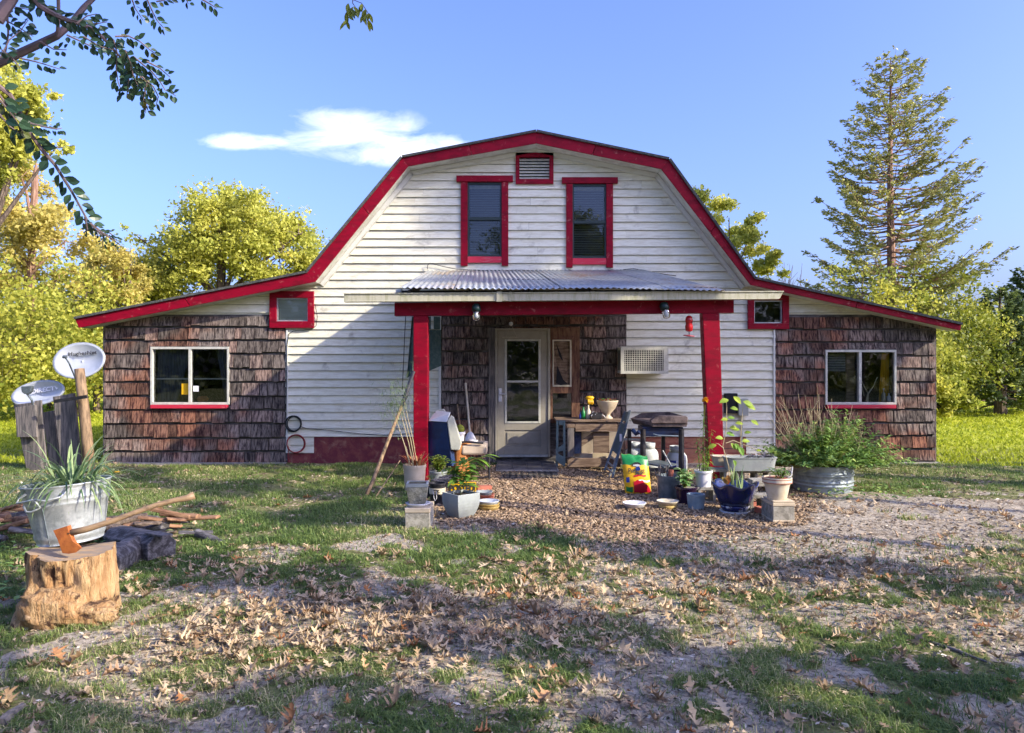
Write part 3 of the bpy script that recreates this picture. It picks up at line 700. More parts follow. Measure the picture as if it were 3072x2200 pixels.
# ---- door and sidelight
def build_door():
    d = group_empty("door", house, "taupe storm door with tall glass and one lower panel")
    mb = MB(); Y0 = W-.05
    for a, b, c, e in ((1493,1514,992,1363),(1622,1643,992,1363),(1514.2,1621.8,992,1018),(1514.2,1621.8,1270,1290),(1514.2,1621.8,1338,1363)): wbox(mb, a, b, c, e, Y0, W)
    mb.build("leaf_frame", m_door, d, bevel=.003)
    mb = MB(); wbox(mb, 1514, 1622, 1290.2, 1337.8, Y0+.018, W); wbox(mb, 1521, 1615, 1297, 1331, Y0+.004, W-.01); mb.build("panel", m_door, d, bevel=.006)
    mb = MB()
    for a, b, c, e in ((1514,1521,1018,1270),(1615,1622,1018,1270),(1521.2,1614.8,1018,1024),(1521.2,1614.8,1264,1270),(1521.2,1614.8,1142,1148)): wbox(mb, a+.2, b-.2, c+.2, e-.2, Y0-.008, W)
    mb.build("glazing_bead", m_winframe, d, bevel=.002)
    for a, b in ((1024,1142),(1148,1264)): mb = MB(); quadpane(mb, 1521, 1615, a, b, W-.02); mb.build("pane", m_glass, d)
    mb = MB(); wbox(mb, 1485, 1652, 985, 1372, W+.5, W+.51); mb.build("dark_room_panel", m_interior, d)
    mb = MB(); wbox(mb, 1496, 1505, 1165, 1205, Y0-.02, Y0); mb.build("handle", m_white, d, bevel=.004)
    mb = MB(); x, z = X(1500, W), Z(1182, W); mb.tube([(x, Y0-.02, z), (x, Y0-.05, z), (x+.09, Y0-.055, z)], .009, 8); mb.build("lever", m_white, d)
    mb = MB(); wbox(mb, 1493, 1643, 1363.2, 1370, Y0-.02, W); mb.build("threshold", m_alu, d)
    mb = MB()
    for a, b, c, e in ((1486,1492.6,986,1370),(1643.4,1650,986,1370),(1492.8,1643.2,986,991.6)): wbox(mb, a, b, c, e, W-.07, W)
    mb.build("door_frame", m_door, house, bevel=.003)
    mb = MB(); wbox(mb, 1466, 1485.5, 984, 1385, W-.06, W); mb.build("post", m_barn, house, bevel=.004, label="weathered plank post beside the storm door")
    # sidelight
    s = group_empty("sidelight", house, "rough wooden sidelight beside the door with a broken board")
    mb = MB()
    for a, b, c, e in ((1650.5,1657,984,1268),(1714,1738,984,1268),(1657.2,1713.8,984,1020),(1657.2,1713.8,1160,1180),(1657.2,1713.8,1256,1268)): wbox(mb, a, b, c, e, W-.06, W)
    mb.build("frame", m_oldred, s, bevel=.003)
    mb = MB()
    for a, b, c, e in ((1657.3,1661,1020,1160),(1709,1713.7,1020,1160),(1661.2,1708.8,1020,1024),(1661.2,1708.8,1155,1160)): wbox(mb, a, b, c, e, W-.07, W-.005)
    mb.build("pale_bead", m_cream, s)
    n = 12; vs = []; fs = []
    for j in range(n+1):
        for i in range(n+1):
            a = 1661 + 48*i/n; b = 1024 + 131*j/n; k = fbm(np.array(i*.45), np.array(j*.4), 3)
            vs.append((X(a, W), W-.02 - .05*float(k) , Z(b, W)))
    for j in range(n):
        for i in range(n): fs.append((j*(n+1)+i, j*(n+1)+i+1, (j+1)*(n+1)+i+1, (j+1)*(n+1)+i))
    mb = MB(); mb.add(vs, fs); mb.build("crumpled_panel", m_barnh, s, smooth=True)
    mb = MB(); mb.pp([(1672,1098),(1690,1140),(1706,1154),(1680,1156),(1668,1150)], W-.075, .004); mb.pp([(1668,1030),(1682,1060),(1690,1085),(1678,1070)], W-.075, .004); mb.build("torn_hole_shade", m_dark, s)  # flat dark pieces stand in for the shade inside the tears
    mb = MB(); quadpane(mb, 1658, 1713, 1180, 1256, W-.03); mb.build("pane", m_glass, s)
    mb = MB(); wbox(mb, 1656, 1715, 1178, 1258, W+.1, W+.11); mb.build("dark_room_panel", m_interior, s)
build_door()

# ---- porch
def build_porch():
    mb = MB(); mb.pp([(1183,948),(2202,939),(2202,899),(1183,909)], 10.42, .14); mb.build("porch_beam", m_red, house, bevel=.006)
    mb = MB(); mb.pp([(1240,1446),(1283,1446),(1283,947.6),(1240,947.6)], 10.43, .19); mb.build("porch_post", m_red, house, bevel=.008)
    mb = MB(); mb.pp([(2130,1446),(2174,1446),(2159,940),(2108,940)], 10.43, .19); mb.build("porch_post", m_red, house, bevel=.008)
    # corrugated sheets
    a0, b0 = Vector(P(1282, 813, W-.03)), Vector(P(1932, 811, W-.03)); a1, b1 = Vector(P(1200, 866, 10.15)), Vector(P(2178, 864, 10.15))
    ns = 6; per = 9
    for s in range(ns):
        mb = MB(); vs = []; fs = []; cols = per*6; rows = 5
        for j in range(rows+1):
            v = j/rows
            for i in range(cols+1):
                u = (s + (i/cols)*1.02) / ns; u = min(u, 1)
                p = (a0.lerp(b0, u)).lerp(a1.lerp(b1, u), v)
                droop = .0
                p = p + Vector((0, 0, .011*math.sin(i/cols*per*2*math.pi) + .004*(s % 2) + .01*math.sin(u*9+v*2)*v - (.03*u*u*v)))
                vs.append(p)
        c = cols+1
        for j in range(rows):
            for i in range(cols): fs.append((j*c+i, j*c+i+1, (j+1)*c+i+1, (j+1)*c+i))
        mb.add(vs, fs); o = mb.build("roof_sheet", m_corr, house, smooth=True)
        sd = o.modifiers.new("s", 'SOLIDIFY'); sd.thickness = .003
    for k in range(6):
        u = .02 + k*.192; p0 = a0.lerp(b0, u) - Vector((0,0,.075)); p1 = a1.lerp(b1, u) - Vector((0,-.16,.075))
        mb = MB(); mb.beam(p0, p1, .045, .1); mb.build("rafter", m_barn, house)
    for v in (.12, .5, .9):
        p0 = a0.lerp(a1, v) - Vector((0,0,.018)); p1 = b0.lerp(b1, v) - Vector((0,0,.03)); mb = MB(); mb.beam(p0, p1, .08, .02); mb.build("purlin", m_barn, house)
    mb = MB(); mb.pp([(1184,908.5),(2200,898.5),(2176,869),(1200,872)], 10.38, .02); mb.build("eave_gap_shade", m_black, house)  # black strip stands in for the shaded gap under the roof sheets
    mb = MB(); mb.pp([(1032,905),(2340,896),(2350,876),(1032,882)], 10.22, .11); mb.pp([(1031,883),(2352,876.5),(2352,873),(1031,879.5)], 10.205, .14); mb.pp([(1032,906.5),(2338,897.5),(2338,895),(1032,903.5)], 10.212, .1)
    gt = mb.build("gutter", m_gutter, house, bevel=.004)
    mb = MB(); mb.pp([(1490,905),(1506,905),(1506,875),(1490,875)], 10.2, .02); mb.pp([(1528,904),(1534,904),(1534,876),(1528,876)], 10.21, .01); mb.build("gutter_joint", m_gutter, gt)
    mb = MB(); mb.pp([(1187,877),(1204,876),(1204,866),(1187,867)], 10.3, .08); mb.build("gutter_bracket", m_galv, gt)
    # door step
    mb = MB(); mb.box(X(1490,11.9), X(1668,11.9), 11.2, 12.2, -.05, .045); st = mb.build("step", m_concrete, house, bevel=.006)
    x0, x1 = X(1493,11.9), X(1665,11.9)
    for i in range(4):
        for j in range(3):
            mb = MB(); wx = (x1-x0)/4; wy = .96/3
            mb.box(x0+i*wx+.006, x0+(i+1)*wx-.006, 11.22+j*wy+.006, 11.22+(j+1)*wy-.006, .046, .058+random.random()*.004); mb.build("tile", m_tile, st, bevel=.003)
build_porch()
# ------------------------------------------------------------------ things on the house
def text(name, s, size, mat, parent, loc, rot, extr=.001, bold=0.0, sx=1.0):
    c = bpy.data.curves.new(name, 'FONT'); c.body = s; c.size = size; c.extrude = extr; c.align_x = 'CENTER'; c.align_y = 'CENTER'; c.offset = bold
    c.materials.append(mat); o0 = bpy.data.objects.new(name, c); COL.objects.link(o0); bpy.context.view_layer.update()
    me = bpy.data.meshes.new_from_object(o0.evaluated_get(bpy.context.evaluated_depsgraph_get())); bpy.data.objects.remove(o0)
    o = bpy.data.objects.new(name, me); COL.objects.link(o); o.parent = parent
    o.location = Vector(loc) - OFF.get(parent, Vector((0,0,0))); o.rotation_euler = rot; o.scale = (sx, 1, 1); OFF[o] = OFF.get(parent, Vector()); return o

def ac_unit():
    x0, x1 = X(1852, W), X(1988, W); z0, z1 = Z(1120, W), Z(1043, W); Yf = W-.42
    t = thing("air_conditioner", "beige window air conditioner jutting from the clapboards above the griddle", "air conditioner", ((x0+x1)/2, W, z0))
    mb = MB(); mb.box(x0, x1, Yf+.02, W-.026, z0, z1); mb.build("casing", m_trimw, t, bevel=.006)
    gx0, gx1, gz0, gz1 = x0+.05, x1-.07, z0+.04, z1-.05
    mb = MB(); 
    for a, b, c, d in ((x0-.005,gx0,z0-.005,z1+.005),(gx1,x1+.005,z0-.005,z1+.005),(gx0+.001,gx1-.001,z0-.005,gz0),(gx0+.001,gx1-.001,gz1,z1+.005)): mb.box(a, b, Yf-.01, Yf+.018, c, d)
    mb.build("face_frame", m_winframe, t)
    mb = MB(); mb.box(gx0, gx1, Yf+.012, Yf+.018, gz0, gz1); mb.build("grille_backing", m_dark, t)
    mb = MB()
    for i in range(17): a = gx0+(gx1-gx0)*(i+.5)/17; mb.box(a-.004, a+.004, Yf-.003, Yf+.003, gz0, gz1)
    for i in range(11): a = gz0+(gz1-gz0)*(i+.5)/11; mb.box(gx0, gx1, Yf-.008, Yf-.003, a-.004, a+.004)
    mb.build("grille", m_winframe, t)
    mb = MB()
    for i in range(3): mb.box(x0-.004, x0, Yf+.07+i*.1, Yf+.12+i*.1, z0+.05, z1-.05)
    mb.build("side_vent", m_black, t)
ac_unit()

def wall_lamp(px, py, lab, tilt=0):
    Y = 10.42; x, z = X(px, Y), Z(py, Y)
    t = thing("wall_lamp", lab, "lamp", (x, Y, z), "jelly jar lamps on the porch beam")
    mb = MB(); mb.tube([(x, Y, z+.05), (x, Y-.05, z+.05)], .055, 14); mb.build("mount", m_black, t)
    M_ = Matrix.Translation((x, Y-.09, z+.02)) @ Matrix.Rotation(tilt, 4, 'Y')
    mb = MB(); mb.lathe([(0,.085),(.03,.082),(.055,.06),(.062,.02),(.062,-.02)], n=18, mat=M_); mb.build("hood", M_LAMP, t, smooth=True)
    mb = MB(); mb.lathe([(.05,-.021),(.054,-.05),(.05,-.13),(.035,-.15),(0,-.155)], n=18, mat=M_); gl = mb.build("jar", m_glassc, t, smooth=True)
    mb = MB(); mb.lathe([(0,-.13),(.02,-.125),(.034,-.1),(.03,-.07),(.015,-.03),(.015,-.02)], n=14, mat=M_); mb.build("bulb", m_lampg, t, smooth=True)
M_LAMP = M("dark_green_enamel", (.01,.03,.03), rough=.35)
wall_lamp(1430, 935, "dark jelly jar lamp on the crimson beam nearest the storm door")
wall_lamp(1990, 930, "dark jelly jar lamp on the crimson beam beside the hanging feeder", -.25)

def feeder():
    Y = 10.5; x = X(2067, Y); z = Z(1005, Y)
    t = thing("hummingbird_feeder", "red bottle feeder hanging under the crimson porch beam", "feeder", (x, Y, z))
    mb = MB(); mb.tube([(x, Y, Z(943,Y)), (x, Y, Z(950,Y))], .003, 5); mb.build("hook", m_wire, t)
    mb = MB(); mb.lathe([(.02,.27),(.045,.25),(.055,.2),(.045,.16),(.055,.12),(.05,.06),(.025,.045)], (x, Y, z), 16); mb.build("bottle", m_feeder, t, smooth=True)
    mb = MB(); mb.lathe([(.012,.044),(.014,.0),(.0,-.0)], (x, Y, z), 10); mb.build("stem", m_glassc, t)
    mb = MB(); mb.lathe([(.02,.0),(.075,-.008),(.08,-.02),(.03,-.03),(0,-.03)], (x, Y, z), 16, mat=Matrix.Rotation(.12, 4, 'Y')); mb.build("tray", m_feeder, t)
feeder()

def wind_chime():
    Y = W-.2; x = X(1533, Y); z = Z(972, Y)
    t = thing("hanging_hoop", "thin wire hoop hanging from a white bracket above the door", "ornament", (x, Y, z))
    mb = MB(); mb.lathe([(0,.04),(.03,.03),(.035,0),(.02,-.02),(0,-.03)], (x, Y+.1, z), 12); mb.build("bracket", m_white, t, smooth=True)
    mb = MB(); c = Vector((x-.02, Y, z-.22))
    pts = [c + Vector((.12*math.cos(a), .05*math.sin(a), .01*math.sin(a))) for a in np.linspace(0, 2*math.pi, 24)]
    mb.tube(pts, .003, 5, False)
    for a in (0, 2.1, 4.2): mb.tube([c + Vector((.12*math.cos(a), .05*math.sin(a), 0)), (x, Y+.05, z+.0)], .002, 4)
    mb.build("hoop", m_cream, t)
wind_chime()

def coil(px, py, rpx, turns, mat, lab, extra=None, yscale=1):
    Y = W-.05; mb = MB()
    for k in range(turns):
        c = Vector((X(px, Y)+random.uniform(-.012,.012), Y-.012*k, Z(py, Y)+random.uniform(-.012,.012))); r = rpx*Y/F*random.uniform(.9,1.08)
        mb.tube([c + Vector((r*math.cos(a), 0, r*math.sin(a)*yscale)) for a in np.linspace(0, 2*math.pi, 26)], .008, 6, False)
    if extra:
        pts = [Vector((X(a, Y), Y, Z(b, Y))) for a, b in extra]
        mb.tube(pts, .006, 6)
    return tag(mb.build("cable_coil", mat, None, smooth=True), lab, "cable", "cable coils hung on the clapboards")
coil(881, 1272, 22, 4, m_wire, "black cable coil on the clapboards with a lead running to the porch", [(903,1280),(918,1286),(950,1288),(1010,1294),(1080,1302),(1150,1306),(1240,1300)])
coil(888, 1332, 26, 3, m_redcord, "dark red cord coil hung under the black coil", [(866,1340),(864,1370),(872,1400)])
mb = MB(); mb.tube([P(a, b, 10.9) for a, b in ((1217,948),(1214,1010),(1207,1170))], .006, 6)
tag(mb.build("hanging_wire", m_wire, None), "black cord hanging straight beside the crimson porch post", "cord")
mb = MB(); mb.tube([P(a, b, W-.045) for a, b in ((945,912),(952,950),(948,978),(935,988),(905,992),(880,993),(866,1003),(861,1040),(858,1260))], .006, 6)
tag(mb.build("wall_cable", m_wire, None), "thin cable looping under the small square window and down the corner", "cable")
mb = MB(); Yr = W-.2
mb.tube([P(a, b, W-.06) for a, b in ((1282,808),(1283,795),(1290,790),(1330,800),(1370,808),(1450,812),(1550,811),(1700,816),(1830,814),(1900,806),(1960,818),(2028,828))], .006, 6)
tag(mb.build("roof_wire", m_wire, None), "loose black wire lying along the top of the corrugated porch roof", "wire")
mb = MB(); mb.tube([(X(941, 11.9), 11.9, Z(915, 11.9)), (X(930,11.9), 11.88, Z(925,11.9)), (X(943,11.9), 11.9, Z(935,11.9))], .004, 5); 

def hanging_cloth():
    Y = 10.75; vs = []; fs = []; n = 14; m_ = 12
    for j in range(m_+1):
        t = j/m_
        for i in range(n+1):
            s = i/n; xa = 1240 - 16*t*1.0 - 4; xb = 1250
            a = xa + (xb-xa)*s; b = 950 + 185*t - 18*s*t; vs.append((X(a, Y), Y+.02*math.sin(s*9), Z(b, Y)))
    for j in range(m_):
        for i in range(n): fs.append((j*(n+1)+i, j*(n+1)+i+1, (j+1)*(n+1)+i+1, (j+1)*(n+1)+i))
    mb = MB(); mb.add(vs, fs)
    tag(mb.build("hanging_cloth", m_tarp, None, smooth=True), "green mesh cloth hanging behind the crimson porch post", "cloth")
    mb = MB(); mb.pp([(1283,1115),(1323,1098),(1323,990),(1283,990)], 11.6, .03); 
    o = mb.build("wall_screen", m_tarp, None); tag(o, "dark grey green screen panel fixed beside the shaded cedar shingles", "screen")
    mb = MB(); mb.pp([(1285,989),(1292,989),(1292,950),(1285,950)], 11.6, .03); mb.build("strap", m_tarp, o); 
    mb = MB(); mb.pp([(1301,989),(1320,989),(1320,950),(1301,950)], 11.6, .03); mb.build("strap", m_tarp, o)
hanging_cloth()
def junction():
    t = thing("electric_box", "grey electric box on the clapboards behind the leafy young plant", "box", (X(2223,W), W, Z(1245,W)))
    mb = MB(); mb.box(X(2209,W), X(2238,W), W-.13, W-.026, Z(1246,W), Z(1196,W)); mb.build("box_body", m_wallgreen, t, bevel=.006)
    mb = MB(); mb.tube([(X(2222,W), W-.06, Z(1246.5,W)), (X(2222,W), W-.06, .05)], .016, 8); mb.build("conduit", m_wallgreen, t)
    mb = MB(); mb.box(X(2170,W), X(2208,W), W-.1, W-.026, Z(1240,W), Z(1180,W)); 
    tag(mb.build("meter_box", m_dark, None, bevel=.01), "black meter box beside the grey electric box", "box")
junction()

# ------------------------------------------------------------------ satellite dishes and old boards
def sat_dish(px, py, Y, rw, rh, lab, txt, tcol, tpos, tsize, tilt, roll):
    c = Vector(P(px, py, Y)); t = thing("satellite_dish", lab, "satellite dish", (c.x, Y, c.z))
    Mr = Matrix.Rotation(roll, 4, 'Y') @ Matrix.Rotation(R(90)-tilt, 4, 'X')
    prof = [(0, -.10)]
    for k in range(1, 11): s = k/10; prof.append((s, -.10*(1-s*s)))
    mb = MB(); mb.lathe([(max(r, .0001), z) for r, z in prof], c, 48, mat=Mr @ Matrix.Diagonal((rw, rh, 1, 1)), cap=False); d = mb.build("reflector", m_dish, t, smooth=True)
    so_ = d.modifiers.new("s", 'SOLIDIFY'); so_.thickness = .012
    mb = MB(); mb.tube([c + Mr @ Vector((rw*math.cos(a), rh*math.sin(a), 0)) for a in np.linspace(0, 2*math.pi, 48)], .009, 6, False); mb.build("rim", m_galv, t, smooth=True)
    return t, c, Mr
def build_dishes():
    t, c, Mr = sat_dish(237, 1082, 11.7, .408, .286, "large pale satellite dish behind the round brown post", "", None, None, 0, R(12), R(-4))
    text("lettering", "HughesNet", .085, m_print, t, tuple(c + Mr @ Vector((.03, .12, -.028))), Mr.to_euler(), .001, .0015, 1.15)
    a = P(195, 1072, 11.25); mb = MB(); mb.tube([P(226, 1135, 11.55), P(207, 1090, 11.3), a], .012, 7); mb.tube([a - Vector((.03,0,-.005)), a + Vector((.025,0,.005))], .024, 8); mb.build("feed_arm", m_galvd, t)
    t, c, Mr = sat_dish(114, 1180, 11.8, .425, .20, "smaller satellite dish half hidden behind the old upright planks", "", None, None, 0, R(15), R(-9))
    text("lettering", "DIRECTV", .095, m_printw, t, tuple(c + Mr @ Vector((.09, .05, -.035))), Mr.to_euler(), .001, .002, 1.15)
    mb = MB(); mb.tube([P(112, 1260, 11.5), P(95, 1200, 11.3), P(80, 1180, 11.25)], .016, 7); mb.build("feed_arm", m_galvd, t)
    mb = MB(); mb.pp([(62,1160),(95,1158),(92,1176),(84,1183),(72,1183),(64,1176)], 11.15, .07); mb.build("feed_horn", m_galvd, t, bevel=.01)
build_dishes()
def plank(pts, Y, th, lab, mat=None, group="old planks of the leaning fence", name="old_plank"):
    mb = MB(); mb.pp(pts, Y, th); o = mb.build(name, mat or m_barn, None, bevel=.006); tag(o, lab, "plank", group); return o
plank([(82,1425),(128,1425),(98,1208),(40,1214)], 11.4, .06, "wide dark upright plank under the smaller dish")
plank([(50,1312),(110,1312),(104,1216),(44,1222)], 11.3, .05, "short dark board nailed over the widest leaning plank")
plank([(124,1420),(142,1420),(122,1201),(103,1203)], 11.45, .04, "narrow grey upright plank beside the smaller dish's mount")
plank([(150,1425),(184,1425),(160,1232),(128,1238)], 11.5, .05, "short dark upright plank in the middle of the gap")
plank([(184,1410),(244,1410),(221,1180),(158,1191)], 11.35, .05, "broad grey upright plank next to the round post")
mb = MB(); mb.tube([P(268,1412,11.2), P(262,1330,11.22), P(250,1210,11.25), P(238,1107,11.28)], [.085,.08,.075,.07], 12)
o = mb.build("round_post", m_pole, None, smooth=True); tag(o, "round brown weathered post leaning before the large dish", "post")
mb = MB(); mb.beam(P(163,1205,11.1), P(262,1190,11.1), .02, .05); tag(mb.build("iron_strap", m_black, None), "dark iron strap tying the broad plank to the post", "strap")

# ------------------------------------------------------------------ stump, tub, axe, wood
def build_stump():
    Y = 4.85; cx = X(224, Y); n = 96
    t = thing("tree_stump", "split orange-brown tree stump with flared root under the tub", "stump", (cx, Y, 0))
    vs = []; fs = []; lv = 26; zt = Z(1628, 5.05)
    for j in range(lv+1):
        s = j/lv; z = -.03 + (zt+.03)*s
        for k in range(n):
            th = 2*math.pi*k/n; cxx, sy = math.cos(th), math.sin(th)
            r = .243 + .016*math.cos(3*th+1)
            left = max(0, -cxx); r += left**1.6*.03*(1-sstep(.38, .66, s)) + left*.0
            r += .05*(1-s)**3
            nz = float(fbm(np.array(th*2.2+5), np.array(z*4.0), 4)) - .5; r += nz*.13
            # deep cleft between root and trunk, facing the camera
            d = (th - math.radians(262))
            cl = math.exp(-(d/.16)**2) * (1-s)*.9 + math.exp(-((d+.25+.5*(s-.5))/.10)**2)*.6*(1-abs(s-.5))
            r -= .10*cl
            rid = math.sin(th*22 + 7*float(fbm(np.array(th*3), np.array(z*5), 2))); r += .008*rid; r -= .05*max(0, float(fbm(np.array(th*5+2), np.array(z*3), 3))-.6)*4*(1-s*.6)
            vs.append((cx + r*cxx, Y + r*sy, z + (.018*math.sin(th*2+1) if j == lv else 0)))
    for j in range(lv):
        for k in range(n): k2 = (k+1) % n; fs.append((j*n+k, j*n+k2, (j+1)*n+k2, (j+1)*n+k))
    mb = MB(); mb.add(vs, fs); mb.build("stump_side", m_stump, t, smooth=True)
    top = [vs[lv*n+k] for k in range(n)]; mb = MB(); cz = sum(p[2] for p in top)/n
    mb.add(top + [(cx, Y, cz+.004)], [(k, (k+1) % n, n) for k in range(n)]); mb.build("cut_face", m_stumptop, t)
    # broken slab of root wood at the near side
    def lump(cx_, cy_, cz_, rx, ry, rz, sd, nm):
        vs = []; fs = []; A, B = 40, 22
        for j in range(B+1):
            ph = math.pi*j/B
            for k in range(A):
                th = 2*math.pi*k/A; u = Vector((math.cos(th)*math.sin(ph), math.sin(th)*math.sin(ph), math.cos(ph)))
                q = 1 + .55*(float(fbm(np.array(u.x*2.3+sd+u.z), np.array(u.y*2.3+u.z*2), 4))-.5) + .04*math.sin(u.z*16+th*3)
                e = lambda v: math.copysign(abs(v)**.75, v); vs.append((cx_+e(u.x)*rx*q, cy_+e(u.y)*ry*q, cz_+e(u.z)*rz*q))
        for j in range(B):
            for k in range(A): fs.append((j*A+k, (j+1)*A+k, (j+1)*A+(k+1) % A, j*A+(k+1) % A))
        mb = MB(); mb.add(vs, fs); mb.build(nm, m_stump, t, smooth=True)
    lump(X(150,4.6), 4.66, .10, .19, .13, .12, 3.1, "root_flare"); lump(X(250,4.6), 4.68, .05, .17, .10, .07, 9.4, "root_flare")
    mb = MB(); mb.tube([P(120,1770,4.72), P(95,1800,4.66), P(88,1840,4.58), P(84,1860,4.52)], [.05,.04,.03,.018], 9); mb.build("root", m_handle, t, smooth=True)
    return zt
zt = build_stump()
def build_tub():
    Y = 5.06; cx = X(213, Y); z0 = zt + .018; c = Vector((cx, Y, z0)); Mt = Matrix.Rotation(R(-4.5), 4, 'Y')
    t = thing("galvanized_tub", "round galvanized tub with wire handle standing on the stump", "tub", tuple(c))
    H = .385; f = lambda s: .198 + (.268-.198)*s
    prof = [(.0001, .012), (f(0)-.01, .012), (f(0), 0)] 
    for s in (.0,.06,.10,.14,.18,.5,.66,.69,.72,.75,.78,.81,.84,.96,1.0):
        r = f(s) + (.006 if s in (.10,.14,.69,.72,.78,.81) else 0); prof.append((r, .0+H*s))
    prof += [(f(1)+.008, H+.006), (f(1)+.002, H+.012), (f(1)-.006, H+.004), (f(.9)-.006, H*.9), (f(.85), H*.86)]
    mb = MB(); mb.lathe(prof, c, 56, mat=Mt); mb.build("tub_wall", m_galv, t, smooth=True)
    mb = MB(); mb.lathe([(f(.86)-.01, H*.9), (.12, H*.93), (.0001, H*.95)], c, 24, mat=Mt); mb.build("soil", m_soil, t)
    # handle: looped wire ear facing the camera
    def q(ang, r, z): return c + Mt @ Vector((r*math.cos(ang), r*math.sin(ang), z))
    mb = MB(); A = R(262)
    pts = [q(A-.32, .272, H*.93), q(A-.52, .29, H*.86), q(A-.42, .315, H*.8), q(A-.1, .33, H*.83), q(A+.1, .335, H*.86), q(A+.16, .33, H*.78), q(A+.2, .325, H*.72), q(A+.02, .325, H*.66), q(A-.1, .325, H*.66), q(A-.18, .32, H*.76)]
    mb.tube(pts, .007, 7)
    pts = [q(A+.1, .335, H*.86), q(A+.3, .33, H*.82), q(A+.55, .30, H*.85), q(A+.7, .275, H*.95)]
    mb.tube(pts, .007, 7); mb.build("handle", m_galv, t, smooth=True)
    mb = MB(); mb.tube([q(A+.05, f(.05)+.001, H*.02), q(A+.05, f(.9)+.001, H*.95)], .004, 5); mb.build("seam", m_galvd, t)
    mb = MB()
    for k in range(210):
        a = random.uniform(0, 6.28); rr = random.uniform(0, .19); b = c + Vector((rr*math.cos(a), rr*math.sin(a), H*.95))
        el = random.uniform(.35, 1.4); a2 = a + random.uniform(-.6,.6)
        L = random.uniform(.24, .48) * (1.1 if random.random() < .2 else .85)
        mb.blade(b, (math.cos(a2)*math.cos(el), math.sin(a2)*math.cos(el), math.sin(el)), L, random.uniform(.010,.018), random.uniform(.8,2.2), 7)
    tag(mb.build("strap_leaf_plant", g_strap, None), "arching strap-leaf plant growing in the tub on the stump", "plant")
    mb = MB(); fc = P(500*0+351, 1418, 5.0)
    for k in range(9): a = k*.7; mb.leaf(fc, (math.cos(a), math.sin(a)*.5, .3), .02, .012)
    tag(mb.build("small_bloom", g_flower, None), "single orange bloom among the strap leaves", "flower")
build_tub()
def build_axe():
    Y = 4.66; t = thing("axe", "axe with rusty orange head stuck in the stump, worn wooden handle", "axe", tuple(P(210, 1655, Y)))
    h = [P(a, b, y) for a, b, y in ((206,1600,4.66),(260,1588,4.68),(330,1566,4.72),(400,1540,4.76),(470,1515,4.82),(530,1500,4.86),(560,1495,4.88),(583,1486,4.9))]
    vs = []; mb = MB(); rr = [.021,.020,.018,.017,.017,.018,.021,.027]
    mb.tube(h, rr, 10); mb.build("handle", m_handle, t, smooth=True)
    out = [(165,1590),(207,1577),(214,1600),(222,1622),(246,1644),(228,1658),(206,1662),(188,1660),(184,1640),(178,1618)]
    mb = MB(); n = len(out); c = (200, 1618)
    ths = [.02,.02,.018,.016,.002,.001,.001,.002,.012,.018]
    f1 = [Vector(P(a, b, Y)) - Vector((0, th, 0)) for (a, b), th in zip(out, ths)]; b1 = [Vector(P(a, b, Y)) + Vector((0, th, 0)) for (a, b), th in zip(out, ths)]
    mb.add(f1 + b1, [tuple(range(n)), tuple(range(2*n-1, n-1, -1))] + [(i, i+n, (i+1) % n + n, (i+1) % n) for i in range(n)])
    mb.build("axe_head", m_rust, t, bevel=.004)
build_axe()
def wood():
    def logbox(pa, pb, w, h, lab, mat, name="split_log", cat="log", grp=None):
        a = Vector(pa); b = Vector(pb); mb = MB(); d = b-a; n = 6; vs = []
        side = Vector((-d.y, d.x, 0)).normalized()
        pr = [(-.5,-.5),(.5,-.5),(.55,.1),(.3,.5),(-.2,.55),(-.5,.2)]
        for j in range(n+1):
            s = j/n; p = a.lerp(b, s)
            for u, v in pr: vs.append(p + side*w*u*random.uniform(.85,1.1) + Vector((0,0,h*v*random.uniform(.85,1.1))))
        k = len(pr); fs = [(j*k+i, j*k+(i+1) % k, (j+1)*k+(i+1) % k, (j+1)*k+i) for j in range(n) for i in range(k)]
        fs += [tuple(range(k-1,-1,-1)), tuple(n*k+i for i in range(k))]
        mb.add(vs, fs); o = mb.build(name, mat, None, bevel=.008); tag(o, lab, cat, grp)
    y0 = 6.3
    logbox((X(345,6.6), 6.6, .08), (X(500,y0), y0-.1, .10), .24, .20, "charred grey squared timber lying behind the stump", m_charred)
    logbox((X(338,5.9), 5.8, .06), (X(395,6.2), 6.4, .08), .2, .2, "short charred block lying against the stump's far side", m_charred)
    mb = MB(); mb.beam((X(440,6.2), 6.25, .205), (X(520,6.2), 6.1, .215), .09, .015); tag(mb.build("flat_slat", m_barn, None), "thin grey slat lying on the charred timber", "slat")
    def heap(n, cx_, cy_, sx_, sy_, hz_, g, lab):
        for i in range(n):
            x_, y_ = random.gauss(cx_, sx_), random.gauss(cy_, sy_); h_ = max(.03, hz_*(1-((x_-cx_)/(2.6*sx_))**2)*random.uniform(.2, 1))
            L = random.uniform(.16, .42); a = random.uniform(-.7, .7)+random.choice([0, 0, 3.14]); d_ = Vector((math.cos(a), math.sin(a), random.uniform(-.25, .3)))*L
            p = Vector((x_, y_, h_+G(x_, y_))) - d_/2
            logbox(p, p+d_, random.uniform(.04,.11), random.uniform(.02,.07), lab, random.choice([m_firewood, m_firewood, m_charred, m_bark]), name="wood_scrap", cat="wood scrap", grp=g)
    heap(34, X(430,6.9), 6.95, .30, .18, .22, "wood scraps heaped behind the tub", "rough split wood scrap on the heap between tub and axe handle")
    heap(22, X(35,6.8), 6.9, .22, .25, .30, "wood scraps heaped at the frame edge", "rough bark or wood scrap on the heap beyond the tub's shaded side")
wood()

